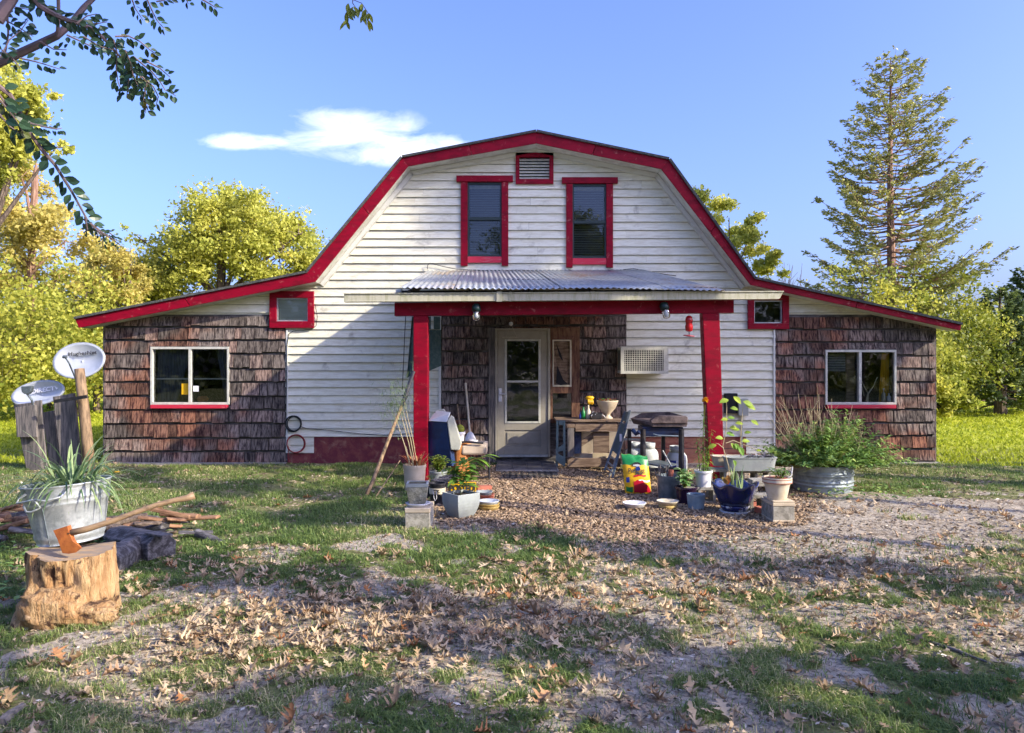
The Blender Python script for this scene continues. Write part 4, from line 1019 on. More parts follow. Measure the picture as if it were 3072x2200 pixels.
# ------------------------------------------------------------------ poles and sticks near the porch
mb = MB(); mb.tube([P(1098,1488,9.2), P(1120,1440,9.35), P(1165,1320,9.75), P(1205,1220,10.05)], [.026,.026,.024,.022], 9)
t = mb.build("leaning_pole", m_pole, None, smooth=True); tag(t, "long wooden tool pole leaning toward the crimson porch post", "pole")
mb = MB(); mb.tube([P(1205,1219.5,10.05), P(1225,1160,10.2), P(1241,1115,10.3)], [.026,.026,.024], 9); mb.build("grip", m_black, t)
mb = MB(); mb.tube([P(1207,1186,10.0), P(1221,1190,9.98), P(1208,1222,9.95)], .012, 7); mb.build("bracket", m_black, t)
mb = MB(); mb.tube([P(1121,1500,9.0), P(1200,1382,9.8)], .008, 6); tag(mb.build("thin_stick", m_handle, None), "thin pale stick leaning in the grass toward the cane planter", "stick")
def broom(px0, py0, px1, py1, Y0, Y1, r, lab, head=False):
    b = P(px1, py1, Y1); t = thing("broom", lab, "broom", (b.x, b.y, 0), "brooms leaning on the shaded shingles")
    mb = MB(); mb.tube([P(px0, py0, Y0), b], r, 8); mb.build("handle", m_handle if not head else m_cream, t)
    if head:
        mb = MB(); mb.lathe([(.09,-.05),(.085,.0),(.05,.07),(.02,.1)], b, 14, sy=.5); mb.build("head", m_white, t)
    else:
        mb = MB(); mb.lathe([(.07,-.16),(.05,.0),(.02,.04)], b, 10, sy=.5); mb.build("bristles", m_barn, t)
broom(1397, 1150, 1411, 1315, 12.15, 11.7, .016, "broom with long pale handle and white head behind the chair", True)
broom(1372, 1214, 1382, 1300, 12.1, 11.8, .012, "shorter brown-handled broom behind the chair back")

# ------------------------------------------------------------------ patio chair
def chair():
    Y = 10.75; cx = X(1380, Y)
    t = thing("patio_chair", "patio chair with blue vinyl back and cream seat cushion facing the door", "chair", (cx, Y, 0))
    def pt(px, py, y): return P(px, py, y)
    # backrest: thick cushion reclining, seen from behind; near edge Y=10.45 far edge 10.95
    yn, yf = 10.42, 10.98
    def slab(pts, y0, y1, name, mat, bev=.01, sh=0):
        mb = MB(); n = len(pts); q = 0
        f = [(X(a, y0), y0, Z(b, y0)) for a, b in pts]; g = [(p[0]+sh, y1, p[2]) for p in f]
        mb.add(f+g, [tuple(range(n)), tuple(range(2*n-1, n-1, -1))] + [(i, i+n, (i+1) % n+n, (i+1) % n) for i in range(n)]); return mb.build(name, mat, t, bevel=bev)
    # rotate whole back panel about vertical: build explicit corners
    mb = MB(); c0 = [P(1286,1395,10.5), P(1357,1400,10.35), P(1338,1262,10.35), P(1284,1262,10.5)]; off = Vector((.05,.05,.0))
    mb.add(c0 + [p+off for p in c0], [(0,1,2,3),(7,6,5,4),(0,4,5,1),(1,5,6,2),(2,6,7,3),(3,7,4,0)]); mb.build("back_panel", m_chairblue, t, bevel=.01)
    mb = MB(); c0 = [P(1284,1264,10.47), P(1340,1268,10.32), P(1348,1243,10.36), P(1306,1238,10.6)]; off = Vector((.02,.05,.03))
    c1 = [P(1340,1266,10.315), P(1368,1320,10.32), P(1382,1312,10.4), P(1360,1250,10.42), P(1350,1244,10.4)]
    mb.add(c0 + [p+off for p in c0], [(0,1,2,3),(7,6,5,4),(0,4,5,1),(1,5,6,2),(2,6,7,3),(3,7,4,0)]); mb.build("headrest", m_dish, t, bevel=.012)
    # side profile of the back cushion (plane y=10.33..10.9)
    slab([(1341,1266),(1352,1247),(1361,1252),(1385,1330),(1378,1352),(1352,1350)], 10.33, 10.42, "back_cushion", m_cushion, .012)
    slab([(1296,1236),(1330,1227),(1344,1245),(1330,1244)], 10.9, 10.98, "far_wing", m_cushion, .01)
    mb = MB(); mb.box(X(1386,10.6), X(1462,10.6), 10.42, 10.96, Z(1366,10.4), Z(1334,10.4)); mb.build("seat_cushion", m_seatc, t, bevel=.03)
    for (a, b) in ((10.4, .0), (10.98, .0)):
        mb = MB(); mb.tube([P(1340,1330,a) , P(1400,1326,a), P(1450,1330,a)], .016, 8); mb.build("arm", m_black, t)
        mb = MB(); mb.tube([(X(1466,a), a, Z(1340,a)), (X(1468,a), a, .0)], .014, 8); mb.build("leg", m_black, t)
        mb = MB(); mb.tube([(X(1345,a), a, Z(1370,a)), (X(1335,a), a, .0)], .014, 8); mb.build("leg", m_black, t)
    mb = MB(); mb.tube([(X(1467,10.4), 10.4, .06), (X(1440,10.4), 10.4, .05), (X(1340,10.4), 10.4, .06)], .012, 7); mb.build("runner", m_black, t)
chair()

# ------------------------------------------------------------------ pots
def base(px, pyb):   # ground point under the front edge
    Y = YG(pyb); return X(px, Y), Y
def pot(name, lab, px, pyb, wtop, wbot, h, mat, rimh=.02, rimw=.008, zb=0.0, fill=m_soil, Y=None, n=32, cat="pot", fn=None, group=None, taper=None, wall=.012):
    if Y is None: Y = EYE*F/(pyb-CY)
    Yc = Y + wbot/2; x = X(px, Yc)
    z0 = G(x, Yc)-.005 if zb == 0 else zb
    t = thing(name, lab, cat, (x, Yc, z0), group)
    rt, rb = wtop/2, wbot/2
    prof = [(.0001, 0), (rb, 0)]
    for s in np.linspace(.0, 1, 7): 
        if s*h < h-rimh: prof.append((rb+(rt-rimw-rb)*((s**taper) if taper else s), h*s))
    prof += [(rt-rimw, h-rimh-.001), (rt, h-rimh), (rt, h), (rt-wall, h), (rt-wall-.004, h*.86)]
    mb = MB(); mb.lathe(prof, (x, Yc, z0), n, fn); mb.build("pot_wall", mat, t, smooth=True).modifiers.new("e", 'EDGE_SPLIT').split_angle = R(40)
    if fill: mb = MB(); mb.lathe([(rt-wall-.003, h*.88), (rt*.5, h*.91), (.0001, h*.92)], (x, Yc, z0), 18); mb.build("soil", fill, t)
    return t, Vector((x, Yc, z0+h*.9))
def bushplant(name, lab, c, nst, H, spread, leafL, leafW, mat, lps=9, group=None, droop=.25, stem=True, stemmat=None, upright=.6, cat="plant"):
    mb = MB(); ms = MB()
    for k in range(nst):
        a = random.uniform(0, 6.28); out = random.uniform(.15, 1)*spread; h = H*random.uniform(.6, 1)
        p0 = c + Vector((.3*out*math.cos(a)*.4, .3*out*math.sin(a)*.4, 0)); p1 = c + Vector((out*math.cos(a)*.6, out*math.sin(a)*.6, h*.6)); p2 = c + Vector((out*math.cos(a), out*math.sin(a), h))
        pts = [p0, p1, p2]; ms.tube(pts, [.004, .003, .0015], 5)
        for j in range(lps):
            s = random.uniform(.2, 1); q = p0.lerp(p1, s*2) if s < .5 else p1.lerp(p2, s*2-1)
            b = random.uniform(0, 6.28); d = Vector((math.cos(b), math.sin(b), random.uniform(-.1, upright)))
            mb.leaf(q, d, leafL*random.uniform(.6,1.15), leafW*random.uniform(.7,1.1), droop)
    if stem:
        t = thing(name, lab, cat, tuple(c), group)
        ms.build("stems", stemmat or g_olive, t); mb.build("leaves", mat, t)
        return t
    o = mb.build(name, mat, None); return tag(o, lab, cat, group)

# left cluster
t, c = pot("planter", "tall beige planter holding canes beside the crimson post", 1244, 1477, .30, .25, .36, m_beige, rimh=.035, rimw=.006)
mb = MB()
for (a, b, tx, ty) in ((1238,1462,1182,1240),(1246,1462,1198,1225),(1252,1460,1205,1215),(1256,1455,1212,1205),(1244,1460,1226,1330),(1230,1455,1218,1340)):
    mb.tube([P(a, b-30, 9.55), P((a+tx)/2+4, (b-30+ty)/2, 9.5), P(tx, ty, 9.45)], [.006,.005,.003], 6)
ct = thing("feathery_cane_plant", "tall pale canes with feathery green tops rising from the beige planter", "plant", tuple(c)); mb.build("canes", g_dry, ct)
mb = MB(); tops = [(1182,1240),(1198,1225),(1205,1215),(1212,1205)]
for (tx, ty) in tops:
    p = P(tx, ty, 9.45)
    for k in range(190):
        q = p + Vector((random.gauss(-.06,.1), random.gauss(0,.07), random.gauss(.06,.14))); mb.blade(q, (random.gauss(0,1), random.gauss(0,1), random.gauss(.4,.8)), random.uniform(.04,.09), .006, .3, 2)
mb.build("fronds", Mleaf("feathery_fronds", (.22,.34,.12), (.42,.48,.2)), ct)
mb = MB()
for k in range(34):
    a = random.uniform(0, 6.28); q = c + Vector((random.uniform(0,.1)*math.cos(a)+.03, random.uniform(0,.1)*math.sin(a), 0)); mb.blade(q, (math.cos(a)*.5, math.sin(a)*.5, 1.2), random.uniform(.14,.28), random.uniform(.018,.032), random.uniform(.4,1.3), 6)
tag(mb.build("red_leaf_plant", g_pink, None), "red and tan strap leaves crowding the beige cane planter", "plant")

t, c = pot("flowerpot", "blue-grey flowerpot with a leafy flowering bush behind the log table", 1316, 1458, .25, .19, .2, m_greypot)
bushplant("flowering_bush", "round leafy green bush with a few peach blooms in the blue-grey pot", c, 44, .24, .17, .05, .024, Mleaf("bush_leaves", (.05,.13,.02), (.34,.42,.06), (.7,.35,.2), split=.95), 12)
# log side table
Yl = 10.55; lx = X(1381, Yl)
mb = MB(); vs = []
mb.lathe([(.14,0),(.13,.1),(.125,.25),(.125,.38),(.135,.46),(.15,.52),(.0001,.525)], (lx, Yl, 0), 20, fn=lambda r, z, th: (r*(1+.06*math.cos(3*th+1)+.04*math.cos(7*th)) if r > .01 else r, z))
tag(mb.build("log_table", m_log, None, smooth=True), "upright orange-brown log used as a stand for the white cactus pot", "log")
t, c = pot("cactus_pot", "little white pot standing on the upright log", 1380, 0, .15, .1, .15, m_white, rimh=.035, zb=.527, Y=Yl-.05)
mb = MB(); mb.lathe([(.04,0),(.058,.04),(.055,.08),(.03,.11),(.0001,.12)], c, 22, fn=lambda r, z, th: (r*(1+.08*math.cos(11*th)), z)); tag(mb.build("round_cactus", g_olive, None, smooth=True), "small round dark green cactus in the white pot", "cactus")
# chair-side white dish
mb = MB(); mb.lathe([(.0001,0),(.05,0),(.07,.05),(.065,.055),(.04,.02)], (X(1420,10.7), 10.7, Z(1334,10.6)+.0), 18); 
tag(mb.build("white_bowl", m_white, None, smooth=True), "small white bowl on the patio chair's cushion", "bowl")
# stone pot on saucer on block
Yb = YG(1594)
def block(name, lab, x0, x1, y0, y1, z0, z1, holes=0, face='front', mat=None, grp="concrete blocks used as plant stands"):
    t = thing(name, lab, "concrete block", ((x0+x1)/2, (y0+y1)/2, z0), grp); mat = mat or m_block
    mb = MB()
    if holes == 0:
        mb.box(x0, x1, y0, y1, z0, z1); mb.build("block_body", mat, t, bevel=.006)
    else:
        w = .032; hs = (x1-x0-w)/holes
        mb.box(x0, x1, y0, y1, z1-w, z1); mb.box(x0, x1, y0, y1, z0, z0+w)
        for i in range(holes+1): a = x0+i*hs; mb.box(a, a+w, y0+.002, y1-.002, z0+w+.0005, z1-w-.0005)
        mb.build("block_body", mat, t)
    return t
xa, xb = X(1215, Yb), X(1289, Yb)
bt = block("concrete_block", "lone concrete block under the rough stone pot", xa, xb, Yb, Yb+.38, -.01, .175)
mb = MB(); mb.box(xa-.003, xb+.003, Yb-.006, Yb+.39, .178, .222); mb.box(xa+.004, xb-.004, Yb-.003, Yb+.38, .005, .02); mb.build("cap_slab", m_beige, bt, bevel=.005)
zc = .223; Yp = Yb + .13
mb = MB(); mb.lathe([(.0001,0),(.1,0),(.118,.022),(.124,.03),(.118,.034),(.1,.012)], (X(1254,Yp), Yp, zc), 28); tag(mb.build("saucer", m_white, None, smooth=True), "pale blue-white saucer under the rough stone pot", "saucer")
def square_pot(name, lab, x, y, z0, wt, wb, h, mat, rot=0, bulge=0, rim=.015, rimmat=None):
    t = thing(name, lab, "pot", (x, y, z0)); Mr = Matrix.Translation((x, y, z0)) @ Matrix.Rotation(rot, 4, 'Z')
    vs = []; lv = 8; 
    for j in range(lv+1):
        s = j/lv; w = (wb + (wt-wb)*s)/2 + bulge*math.sin(math.pi*s)
        for a, b in ((-1,-1),(1,-1),(1,1),(-1,1)): vs.append(Mr @ Vector((a*w, b*w, h*s)))
    wi = wt/2 - .016
    for a, b in ((-1,-1),(1,-1),(1,1),(-1,1)): vs.append(Mr @ Vector((a*wi, b*wi, h)))
    for a, b in ((-1,-1),(1,-1),(1,1),(-1,1)): vs.append(Mr @ Vector((a*wi, b*wi, h*.85)))
    fs = [(3,2,1,0)] + [(j*4+i, j*4+(i+1) % 4, (j+1)*4+(i+1) % 4, (j+1)*4+i) for j in range(lv+2) for i in range(4)]
    mb = MB(); mb.add(vs, fs); mb.build("pot_wall", mat, t, bevel=.004)
    mb = MB(); mb.box(-wi, wi, -wi, wi, h*.86, h*.9, Mr); mb.build("soil", m_soil, t)
    if rimmat:
        mb = MB()
        for q in ((-wt/2-.004,wt/2+.004,-wt/2-.004,-wi),(-wt/2-.004,wt/2+.004,wi,wt/2+.004),(-wt/2-.004,-wi,-wi,wi),(wi,wt/2+.004,-wi,wi)): mb.box(q[0],q[1],q[2],q[3], h-.03, h+.003, Mr)
        mb.build("rim", rimmat, t)
    return Vector((x, y, z0+h*.9))
square_pot("stone_pot", "rough-textured square stone pot on the lone concrete block", X(1253,Yp), Yp, zc+.014, .205, .15, .215, m_stonepot, R(4), .006, rimmat=m_greypot)
Yg = 7.86
c = square_pot("square_planter", "large curved grey square planter with broad-leaved plant", X(1383,Yg), Yg, G(X(1383,Yg), Yg)-.005, .285, .17, .265, m_greypot, R(40), .022)
pl = thing("broad_leaf_plant", "bright broad-leaved plant in the grey square planter", "plant", tuple(c)); ml = MB(); ms = MB()
ms.tube([c - Vector((0,0,.01)), c + Vector((-.005,0,.1)), c + Vector((.0,.01,.22)), c + Vector((.03,.02,.34))], [.006,.005,.004,.003], 6)
for k in range(62):
    s = random.uniform(.15, 1); a = k*2.4; q = c + Vector((.03*s, .02*s, .34*s)); d = Vector((math.cos(a), math.sin(a), random.uniform(.1,.6)))
    L = random.uniform(.05,.13); st = q + d.normalized()*L*.5; ms.tube([q, st], .002, 4); ml.leaf(st, d, random.uniform(.10,.17), random.uniform(.055,.085), random.uniform(.2,.6))
for k in range(9):
    q = c + Vector((.08+.02*k, .05, .34+.008*k)); ml.leaf(q, (1, random.uniform(-.5,.5), random.uniform(-.3,.5)), .16, .06, .5)
ms.tube([c+Vector((.03,.02,.3)), c+Vector((.12,.05,.37)), c+Vector((.26,.06,.4))], .003, 5)
ms.build("stem", g_olive, pl); ml.build("leaves", g_house, pl)
# posted sign
Ys = 8.35; sg = thing("posted_sign", "yellow sign reading POSTED in black leaning behind the grey square planter", "sign", (X(1385,Ys), Ys, 0))
mb = MB(); mb.pbox(1344, 1428, 1447, 1520, Ys, .02); mb.build("board", m_yellow, sg, bevel=.004)
mb = MB()
for a, b, c_, d in ((1346,1348,1449,1518),(1424,1426,1449,1518),(1348.3,1423.7,1449,1451)): mb.pbox(a, b, c_, d, Ys-.003, .003)
mb.build("border", m_print, sg)
text("lettering", "POSTED", .098, m_print, sg, (X(1386,Ys), Ys-.004, Z(1466,Ys)), (R(90), 0, 0), .001, .004, .78)
# dark bucket with a torn label
t, c = pot("dark_tub", "black plastic tub with a torn orange and white label behind the stone pot", 1312, 1530, .2, .16, .26, m_black, Y=8.5)
mb = MB(); mb.lathe([(.0935,.14),(.098,.205)], (c.x, c.y, c.z-.234), 24); o = mb.build("label_band", m_cream, t)
text("lettering", "CK", .055, m_print, t, (c.x, c.y-.1, c.z-.06), (R(90), 0, 0), .001, .002)
mb = MB(); mb.tube([P(1300,1474,8.2), P(1302,1495,8.2), P(1306,1503,8.2), P(1310,1495,8.2), P(1309,1474,8.2)], .004, 6); tag(mb.build("white_loop", m_white, None), "loop of white cord hanging off the black plastic tub", "cord")
# stick heap beside
for k in range(7):
    y = 8.9+random.uniform(-.2,.3); a = P(random.uniform(1285,1320), random.uniform(1432,1452), y); mb = MB(); mb.tube([a, a+Vector((random.uniform(.15,.3), random.uniform(-.1,.1), random.uniform(-.04,.05)))], random.uniform(.006,.012), 6)
    if k == 0: sticks = thing("stick_bundle", "bundle of grey sticks lying across the black tub", "sticks", (X(1310,8.9), 8.9, .2))
    mb.build("stick", m_barn, sticks)
# saucers
def saucer_stack(px, pyb, rs, mats, lab, names="saucer", Y=None):
    Y = Y or YG(pyb); z = 0
    for i, (r, m_) in enumerate(zip(rs, mats)):
        x, y = X(px, Y+rs[0]), Y+rs[0]; h = .045; mb = MB()
        mb.lathe([(.0001,0),(r*.8,0),(r,h),(r*1.03,h+.006),(r*.95,h+.006),(r*.78,.012),(.0001,.012)], (x, y, z+G(x, y)), 28)
        tag(mb.build(names, m_, None, smooth=True), lab[i], "saucer", "plant saucers and bowls on the chips"); z += .03
saucer_stack(1466, 1541, [.118,.12,.115], [m_straw, m_straw, m_dish], ["straw-coloured saucer lowest in the stack by the grey square planter", "straw-coloured saucer in the middle of the stack by the grey square planter", "grey-blue saucer topmost of the stack by the grey square planter"])
saucer_stack(1452, 1512, [.12,.122,.1], [m_terra, m_terra, m_greypot], ["terracotta saucer lowest in the stack behind the grey-blue one", "terracotta saucer resting on another terracotta saucer", "small grey saucer topmost on the terracotta stack"])
for px, pyb, lb in ((1296,1500,"small black nursery pot of weeds between the stone pot and the black tub"),(1338,1470,"small black nursery pot just behind the POSTED sign"),(2156,1500,"small black nursery pot squeezed between ribbed pot and cobalt pot")):
    t, c = pot("nursery_pot", lb, px, pyb, .15, .11, .14, m_black, rimh=.012, rimw=.004); bushplant("weed", "green weeds sprouting from a small black nursery pot" + (" near the sign" if px == 1338 else " by the stone pot" if px == 1296 else " by the cobalt pot"), c, 8, .16, .09, .05, .018, g_house, 6)
for k, (px, pyb, lb) in enumerate(((2268,1522,"red brick lying flat between the cobalt pot and the hollow block"),(2300,1545,"dark red brick tilted against the end-on block"),(1450,1475,"red brick half hidden behind the terracotta saucers"))):
    Yb_ = YG(pyb); mb = MB(); Mb = Matrix.Translation((X(px,Yb_), Yb_+.05, G(X(px,Yb_), Yb_)+.03)) @ Matrix.Rotation([.2,-.7,.4][k], 4, 'Z') @ Matrix.Rotation([0,.25,0][k], 4, 'Y'); mb.box(-.1,.1,-.05,.05,-.03,.03, Mb); tag(mb.build("brick", m_terra, None, bevel=.004), lb, "brick")
# door mat
mx0, mx1 = X(1502,10.6), X(1678,10.6); mt = thing("door_mat", "plaid woven mat on the ground before the tiled step", "mat", ((mx0+mx1)/2, 10.8, 0))
mb = MB(); mb.box(mx0, mx1, 10.5, 11.15, .0, .03); mb.build("mat_body", m_mat, mt, bevel=.006)
for k in range(9): a = mx0+.03+(mx1-mx0-.06)*k/9; mb = MB(); mb.box(a, a+.035, 10.497, 11.145, .0305, .033); mb.build("stripe", m_matd, mt)
for k in range(4): b = 10.53+k*.16; mb = MB(); mb.box(mx0+.003, mx1-.003, b, b+.03, .0335, .036); mb.build("stripe", m_matd, mt)

# ------------------------------------------------------------------ workbench by the door
def bench():
    Y = 11.55; t = thing("workbench", "rough plank potting bench beside the door", "bench", (X(1770,Y), Y, 0))
    mb = MB(); mb.box(X(1668,Y), X(1872,Y), Y-.03, 12.2, Z(1266,Y), Z(1260,Y)); mb.build("top_board", m_barnh, t, bevel=.004)
    mb = MB(); mb.pbox(1726, 1852, 1267.5, 1295, Y, .05); mb.build("apron", m_barnh, t, bevel=.004)
    mb = MB(); mb.pbox(1696, 1725, 1267.5, 1284, Y, .06); mb.build("apron", m_barnh, t, bevel=.004)
    for a, b in ((1702,1722),): mb = MB(); mb.pbox(a, b, 1285, 1372, Y, .07); mb.build("leg", m_barn, t, bevel=.004)
    mb = MB(); mb.pbox(1723, 1744, 1296, 1362, Y+.1, .07); mb.build("leg", m_navy, t)
    mb = MB(); mb.pbox(1780, 1828, 1296, 1360, Y+.06, .03); mb.build("front_board", m_barnh, t, bevel=.003)
    mb = MB(); mb.pp([(1745,1340),(1780,1317),(1780,1296),(1745,1322)], Y+.1, .03); mb.build("brace", m_barnh, t)
    mb = MB(); mb.pbox(1702, 1862, 1376, 1402, Y+.02, .08); mb.build("bottom_rail", m_barnh, t, bevel=.004)
    mb = MB(); mb.pbox(1716, 1828, 1361, 1375.5, Y+.2, .06); mb.build("lower_shelf", m_beige, t)
    mb = MB(); mb.pbox(1745, 1860, 1296, 1376, 12.1, .03); mb.build("back_board", m_beige, t)
    mb = MB()
    for p in ([(1667,1400),(1674,1400),(1676,1262),(1669,1262)], [(1690,1400),(1696,1400),(1696,1262),(1689,1262)], [(1674,1275),(1690,1275),(1690,1262),(1675,1262)], [(1673,1345),(1690,1333),(1690,1352),(1673,1356)]): mb.pp(p, Y-.12, .02)
    mb.build("side_frame", m_ladder, t)
    mb = MB(); mb.pp([(1668,1360),(1694,1372),(1694,1400),(1680,1392),(1667,1380)], Y-.16, .02); mb.build("metal_sheet", m_ladder, t)
    return Z(1260, Y)
zb = bench()
def on_bench(px): return X(px, 11.75)
bottle(1748, Z, .1, .1, m_green, "") if False else None
for px, h, r, m_, lb in ((1750,.19,.035,m_green,"green spray bottle on the bench beside the sidelight"),(1765,.22,.04,m_cream,"pale spray bottle under the yellow gloves on the bench"),(1741,.11,.02,m_bluep,"small blue bottle at the bench's door end")):
    x = on_bench(px); t = thing("bottle", lb, "bottle", (x, 11.75, zb)); mb = MB(); mb.lathe([(r*.9,0),(r,.01),(r,h*.55),(r*.35,h*.78),(r*.3,h)], (x, 11.75, zb), 14); mb.build("body", m_, t, smooth=True)
    mb = MB(); mb.box(x-.012, x+.03, 11.74, 11.76, zb+h+.001, zb+h+.025); mb.build("cap", m_black, t)
mb = MB()
for k in range(5): mb.tube([(on_bench(1763)+.016*k, 11.68, zb+.33-.006*k), (on_bench(1763)+.018*k, 11.66, zb+.27), (on_bench(1763)+.02*k, 11.66, zb+.24-.012*(k%2))], [.014,.012,.008], 7)
mb.lathe([(.0001,.0),(.06,.015),(.07,.04),(.05,.06),(.0001,.065)], (on_bench(1768), 11.69, zb+.3), 12, sy=.5)
tag(mb.build("yellow_gloves", m_yellow, None, smooth=True), "yellow rubber gloves draped over bottles on the bench", "gloves")
x = on_bench(1790); mb = MB(); mb.lathe([(.0001,0),(.11,0),(.13,.09),(.135,.1),(.12,.1),(.1,.02)], (x, 11.7, zb), 4, sx=1.1, sy=.75, mat=Matrix.Rotation(R(45),4,'Z')); tag(mb.build("black_basket", m_black, None), "low black basket full of scraps on the bench", "basket")
mb = MB()
for k in range(16): mb.blade((x+random.uniform(-.08,.08), 11.7+random.uniform(-.05,.05), zb+.07), (random.gauss(0,1), random.gauss(0,1), 1), .1, .03, 1.5, 4)
tag(mb.build("crumpled_wrap", m_white, None), "crumpled white wrapping in the black basket", "wrapping")
x = X(1822, 11.8); mb = MB(); mb.lathe([(.0001,0),(.09,0),(.08,.02),(.045,.05),(.05,.08),(.13,.17),(.17,.27),(.175,.29),(.16,.29),(.12,.2)], (x, 11.8, zb), 26); tag(mb.build("urn_planter", m_beige, None, smooth=True), "beige footed urn planter on the bench", "planter")
mb = MB()
for k in range(60): a = random.uniform(0,6.28); mb.leaf((x+.08*math.cos(a), 11.8+.08*math.sin(a), zb+.26+random.uniform(0,.04)), (math.cos(a), math.sin(a), .7), .07, .035, .4)
tag(mb.build("succulents", Mleaf("succulent_leaves", (.1,.2,.05), (.25,.36,.1), (.5,.05,.06), split=.6), None), "green and red succulents in the beige urn", "plant")

# folded step ladder
def ladder():
    t = thing("folded_ladder", "folded grey-green step ladder leaning on the bench", "ladder", tuple(P(1825,1430,10.9)))
    yb, ytp = 10.75, 11.35
    A0, A1 = P(1814,1412,10.95), P(1876,1235,11.4); B0, B1 = P(1835,1443,10.6), P(1890,1232,11.3)
    for a, b in ((A0,A1),(B0,B1)): mb = MB(); mb.beam(a, b, .03, .02); mb.build("rail", m_galvd, t)
    for a, b in ((P(1828,1432,10.75),P(1880,1290,11.3)),): mb = MB(); mb.beam(a, b, .02, .02); mb.build("rail", m_alu, t)
    for s in (.06,.14,.24): mb = MB(); mb.beam(A0.lerp(A1, s), B0.lerp(B1, s+.03), .02, .02); mb.build("rung", m_alu, t)
    for (s0, s1) in ((.34,.80),(.84,1.0)):
        c0 = [A0.lerp(A1, s0), B0.lerp(B1, s0), B0.lerp(B1, s1), A0.lerp(A1, s1)]; off = Vector((.02,.03,-.01))
        c0 = [p - Vector((0,.02,0)) for p in c0]; mb = MB()
        mb.add(c0 + [p+off for p in c0], [(0,1,2,3),(7,6,5,4),(0,4,5,1),(1,5,6,2),(2,6,7,3),(3,7,4,0)]); mb.build("step_plate", m_ladder, t, bevel=.008)
    q = P(1862,1312,10.98); mb = MB(); mb.box(q.x-.02, q.x+.015, q.y-.03, q.y-.02, q.z-.06, q.z+.05); mb.build("sticker", m_printw, t)
ladder()

# griddle
def griddle():
    Y = 10.25; t = thing("griddle", "black outdoor griddle on a tubular stand before the clapboards", "griddle", (X(1970,Y), Y, 0))
    mb = MB(); mb.pp([(1893,1256),(1925,1240),(2005,1236),(2060,1250),(2062,1256)], 10.85, .03); mb.build("splash_guard", m_grease, t)
    mb = MB(); mb.add([P(1890,1255,10.8), P(1957,1270,10.25), P(2063,1270,10.25), P(2062,1254,10.8), P(1900,1272,10.8), P(1957,1281,10.25), P(2060,1281,10.25), P(2060,1266,10.8)],
        [(3,2,1,0),(4,5,6,7),(0,1,5,4),(1,2,6,5),(2,3,7,6),(3,0,4,7)]); mb.build("cook_plate", m_grease, t, bevel=.006)
    mb = MB(); mb.pp([(1955,1271),(1952,1262),(1966,1252),(1978,1247),(2058,1249),(2064,1252),(2063,1271)], 10.22, .12); mb.build("folded_lid", m_grease, t, bevel=.01)
    mb = MB(); mb.pbox(1928, 2050, 1282, 1310, 10.3, .4); mb.build("body", m_navy, t, bevel=.008)
    mb = MB(); mb.tube([P(1960,1303,10.2), P(1975,1307,10.18), P(2035,1309,10.18)], .012, 8); mb.build("side_handle", m_galvd, t)
    for a, b, y in ((1929,1425,10.3),(2044,1436,10.22),(1990,1380,10.8),(1888,1390,10.8)):
        mb = MB(); mb.tube([(X(a, y), y, Z(1288, y)), (X(a, y), y, .0)], .038 if y < 10.5 else .03, 10); mb.build("leg", m_black, t)
    mb = MB(); mb.beam(P(1929,1410,10.28), P(2044,1409,10.24), .05, .05); mb.build("cross_bar", m_black, t)
    mb = MB(); mb.beam(P(1870,1318,10.9), P(1930,1320,10.5), .02, .03); mb.build("cross_bar", m_alu, t)
    mb = MB(); mb.beam(P(1950,1385,10.6), P(2012,1398,10.4), .4, .02); mb.build("lower_shelf", m_galvd, t)
    mb = MB(); mb.beam(P(1988,1352,10.5), P(2015,1402,10.3), .015, .02); mb.build("cross_bar", m_alu, t)
    mb = MB(); mb.tube([P(1898,1290,10.3), P(1908,1302,10.25), P(1918,1296,10.22)], .03, 10); mb.build("knob", m_navy, t)
griddle()
def tank(px, pyb, lab, r=.152, sticker=None, Y=None):
    Y = Y or YG(pyb); x = X(px, Y+r); t = thing("propane_tank", lab, "gas tank", (x, Y+r, 0), "propane tanks under the griddle")
    mb = MB(); mb.lathe([(.12,0),(.12,.03),(r*.9,.04),(r,.09),(r,.25),(r*.93,.3),(r*.75,.34),(r*.4,.365),(.0001,.37)], (x, Y+r, 0), 28); mb.build("cylinder", m_tank, t, smooth=True)
    mb = MB(); mb.lathe([(.1,.35),(.105,.44),(.098,.44),(.095,.35)], (x, Y+r, 0), 20); mb.build("collar", m_tank, t, smooth=True)
    mb = MB(); mb.lathe([(.02,.37),(.02,.42),(.035,.425),(.035,.44),(.0001,.445)], (x, Y+r, 0), 10); mb.build("valve", m_galv, t)
    if sticker:
        def band(a0, a1, mat, nm):
            mb = MB(); vs = []; n = 8
            for z in (.1,.24):
                for i in range(n+1): a = R(a0+(a1-a0)*i/n); vs.append((x+(r+.002)*math.cos(a), Y+r+(r+.002)*math.sin(a), z))
            mb.add(vs, [(i, i+1, n+2+i, n+1+i) for i in range(n)]); mb.build(nm, mat, t)
        band(215, 255, m_bluep, "blue_label"); band(256, 300, m_printw, "white_label")
tank(2030, 1424, "white gas tank with blue and white labels under the griddle", sticker=True, Y=10.75)
tank(1945, 1390, "greyer gas tank behind the potting mix bag", Y=11.2)
tank(1905, 1395, "darkest gas tank half hidden by the folded ladder", Y=11.3)

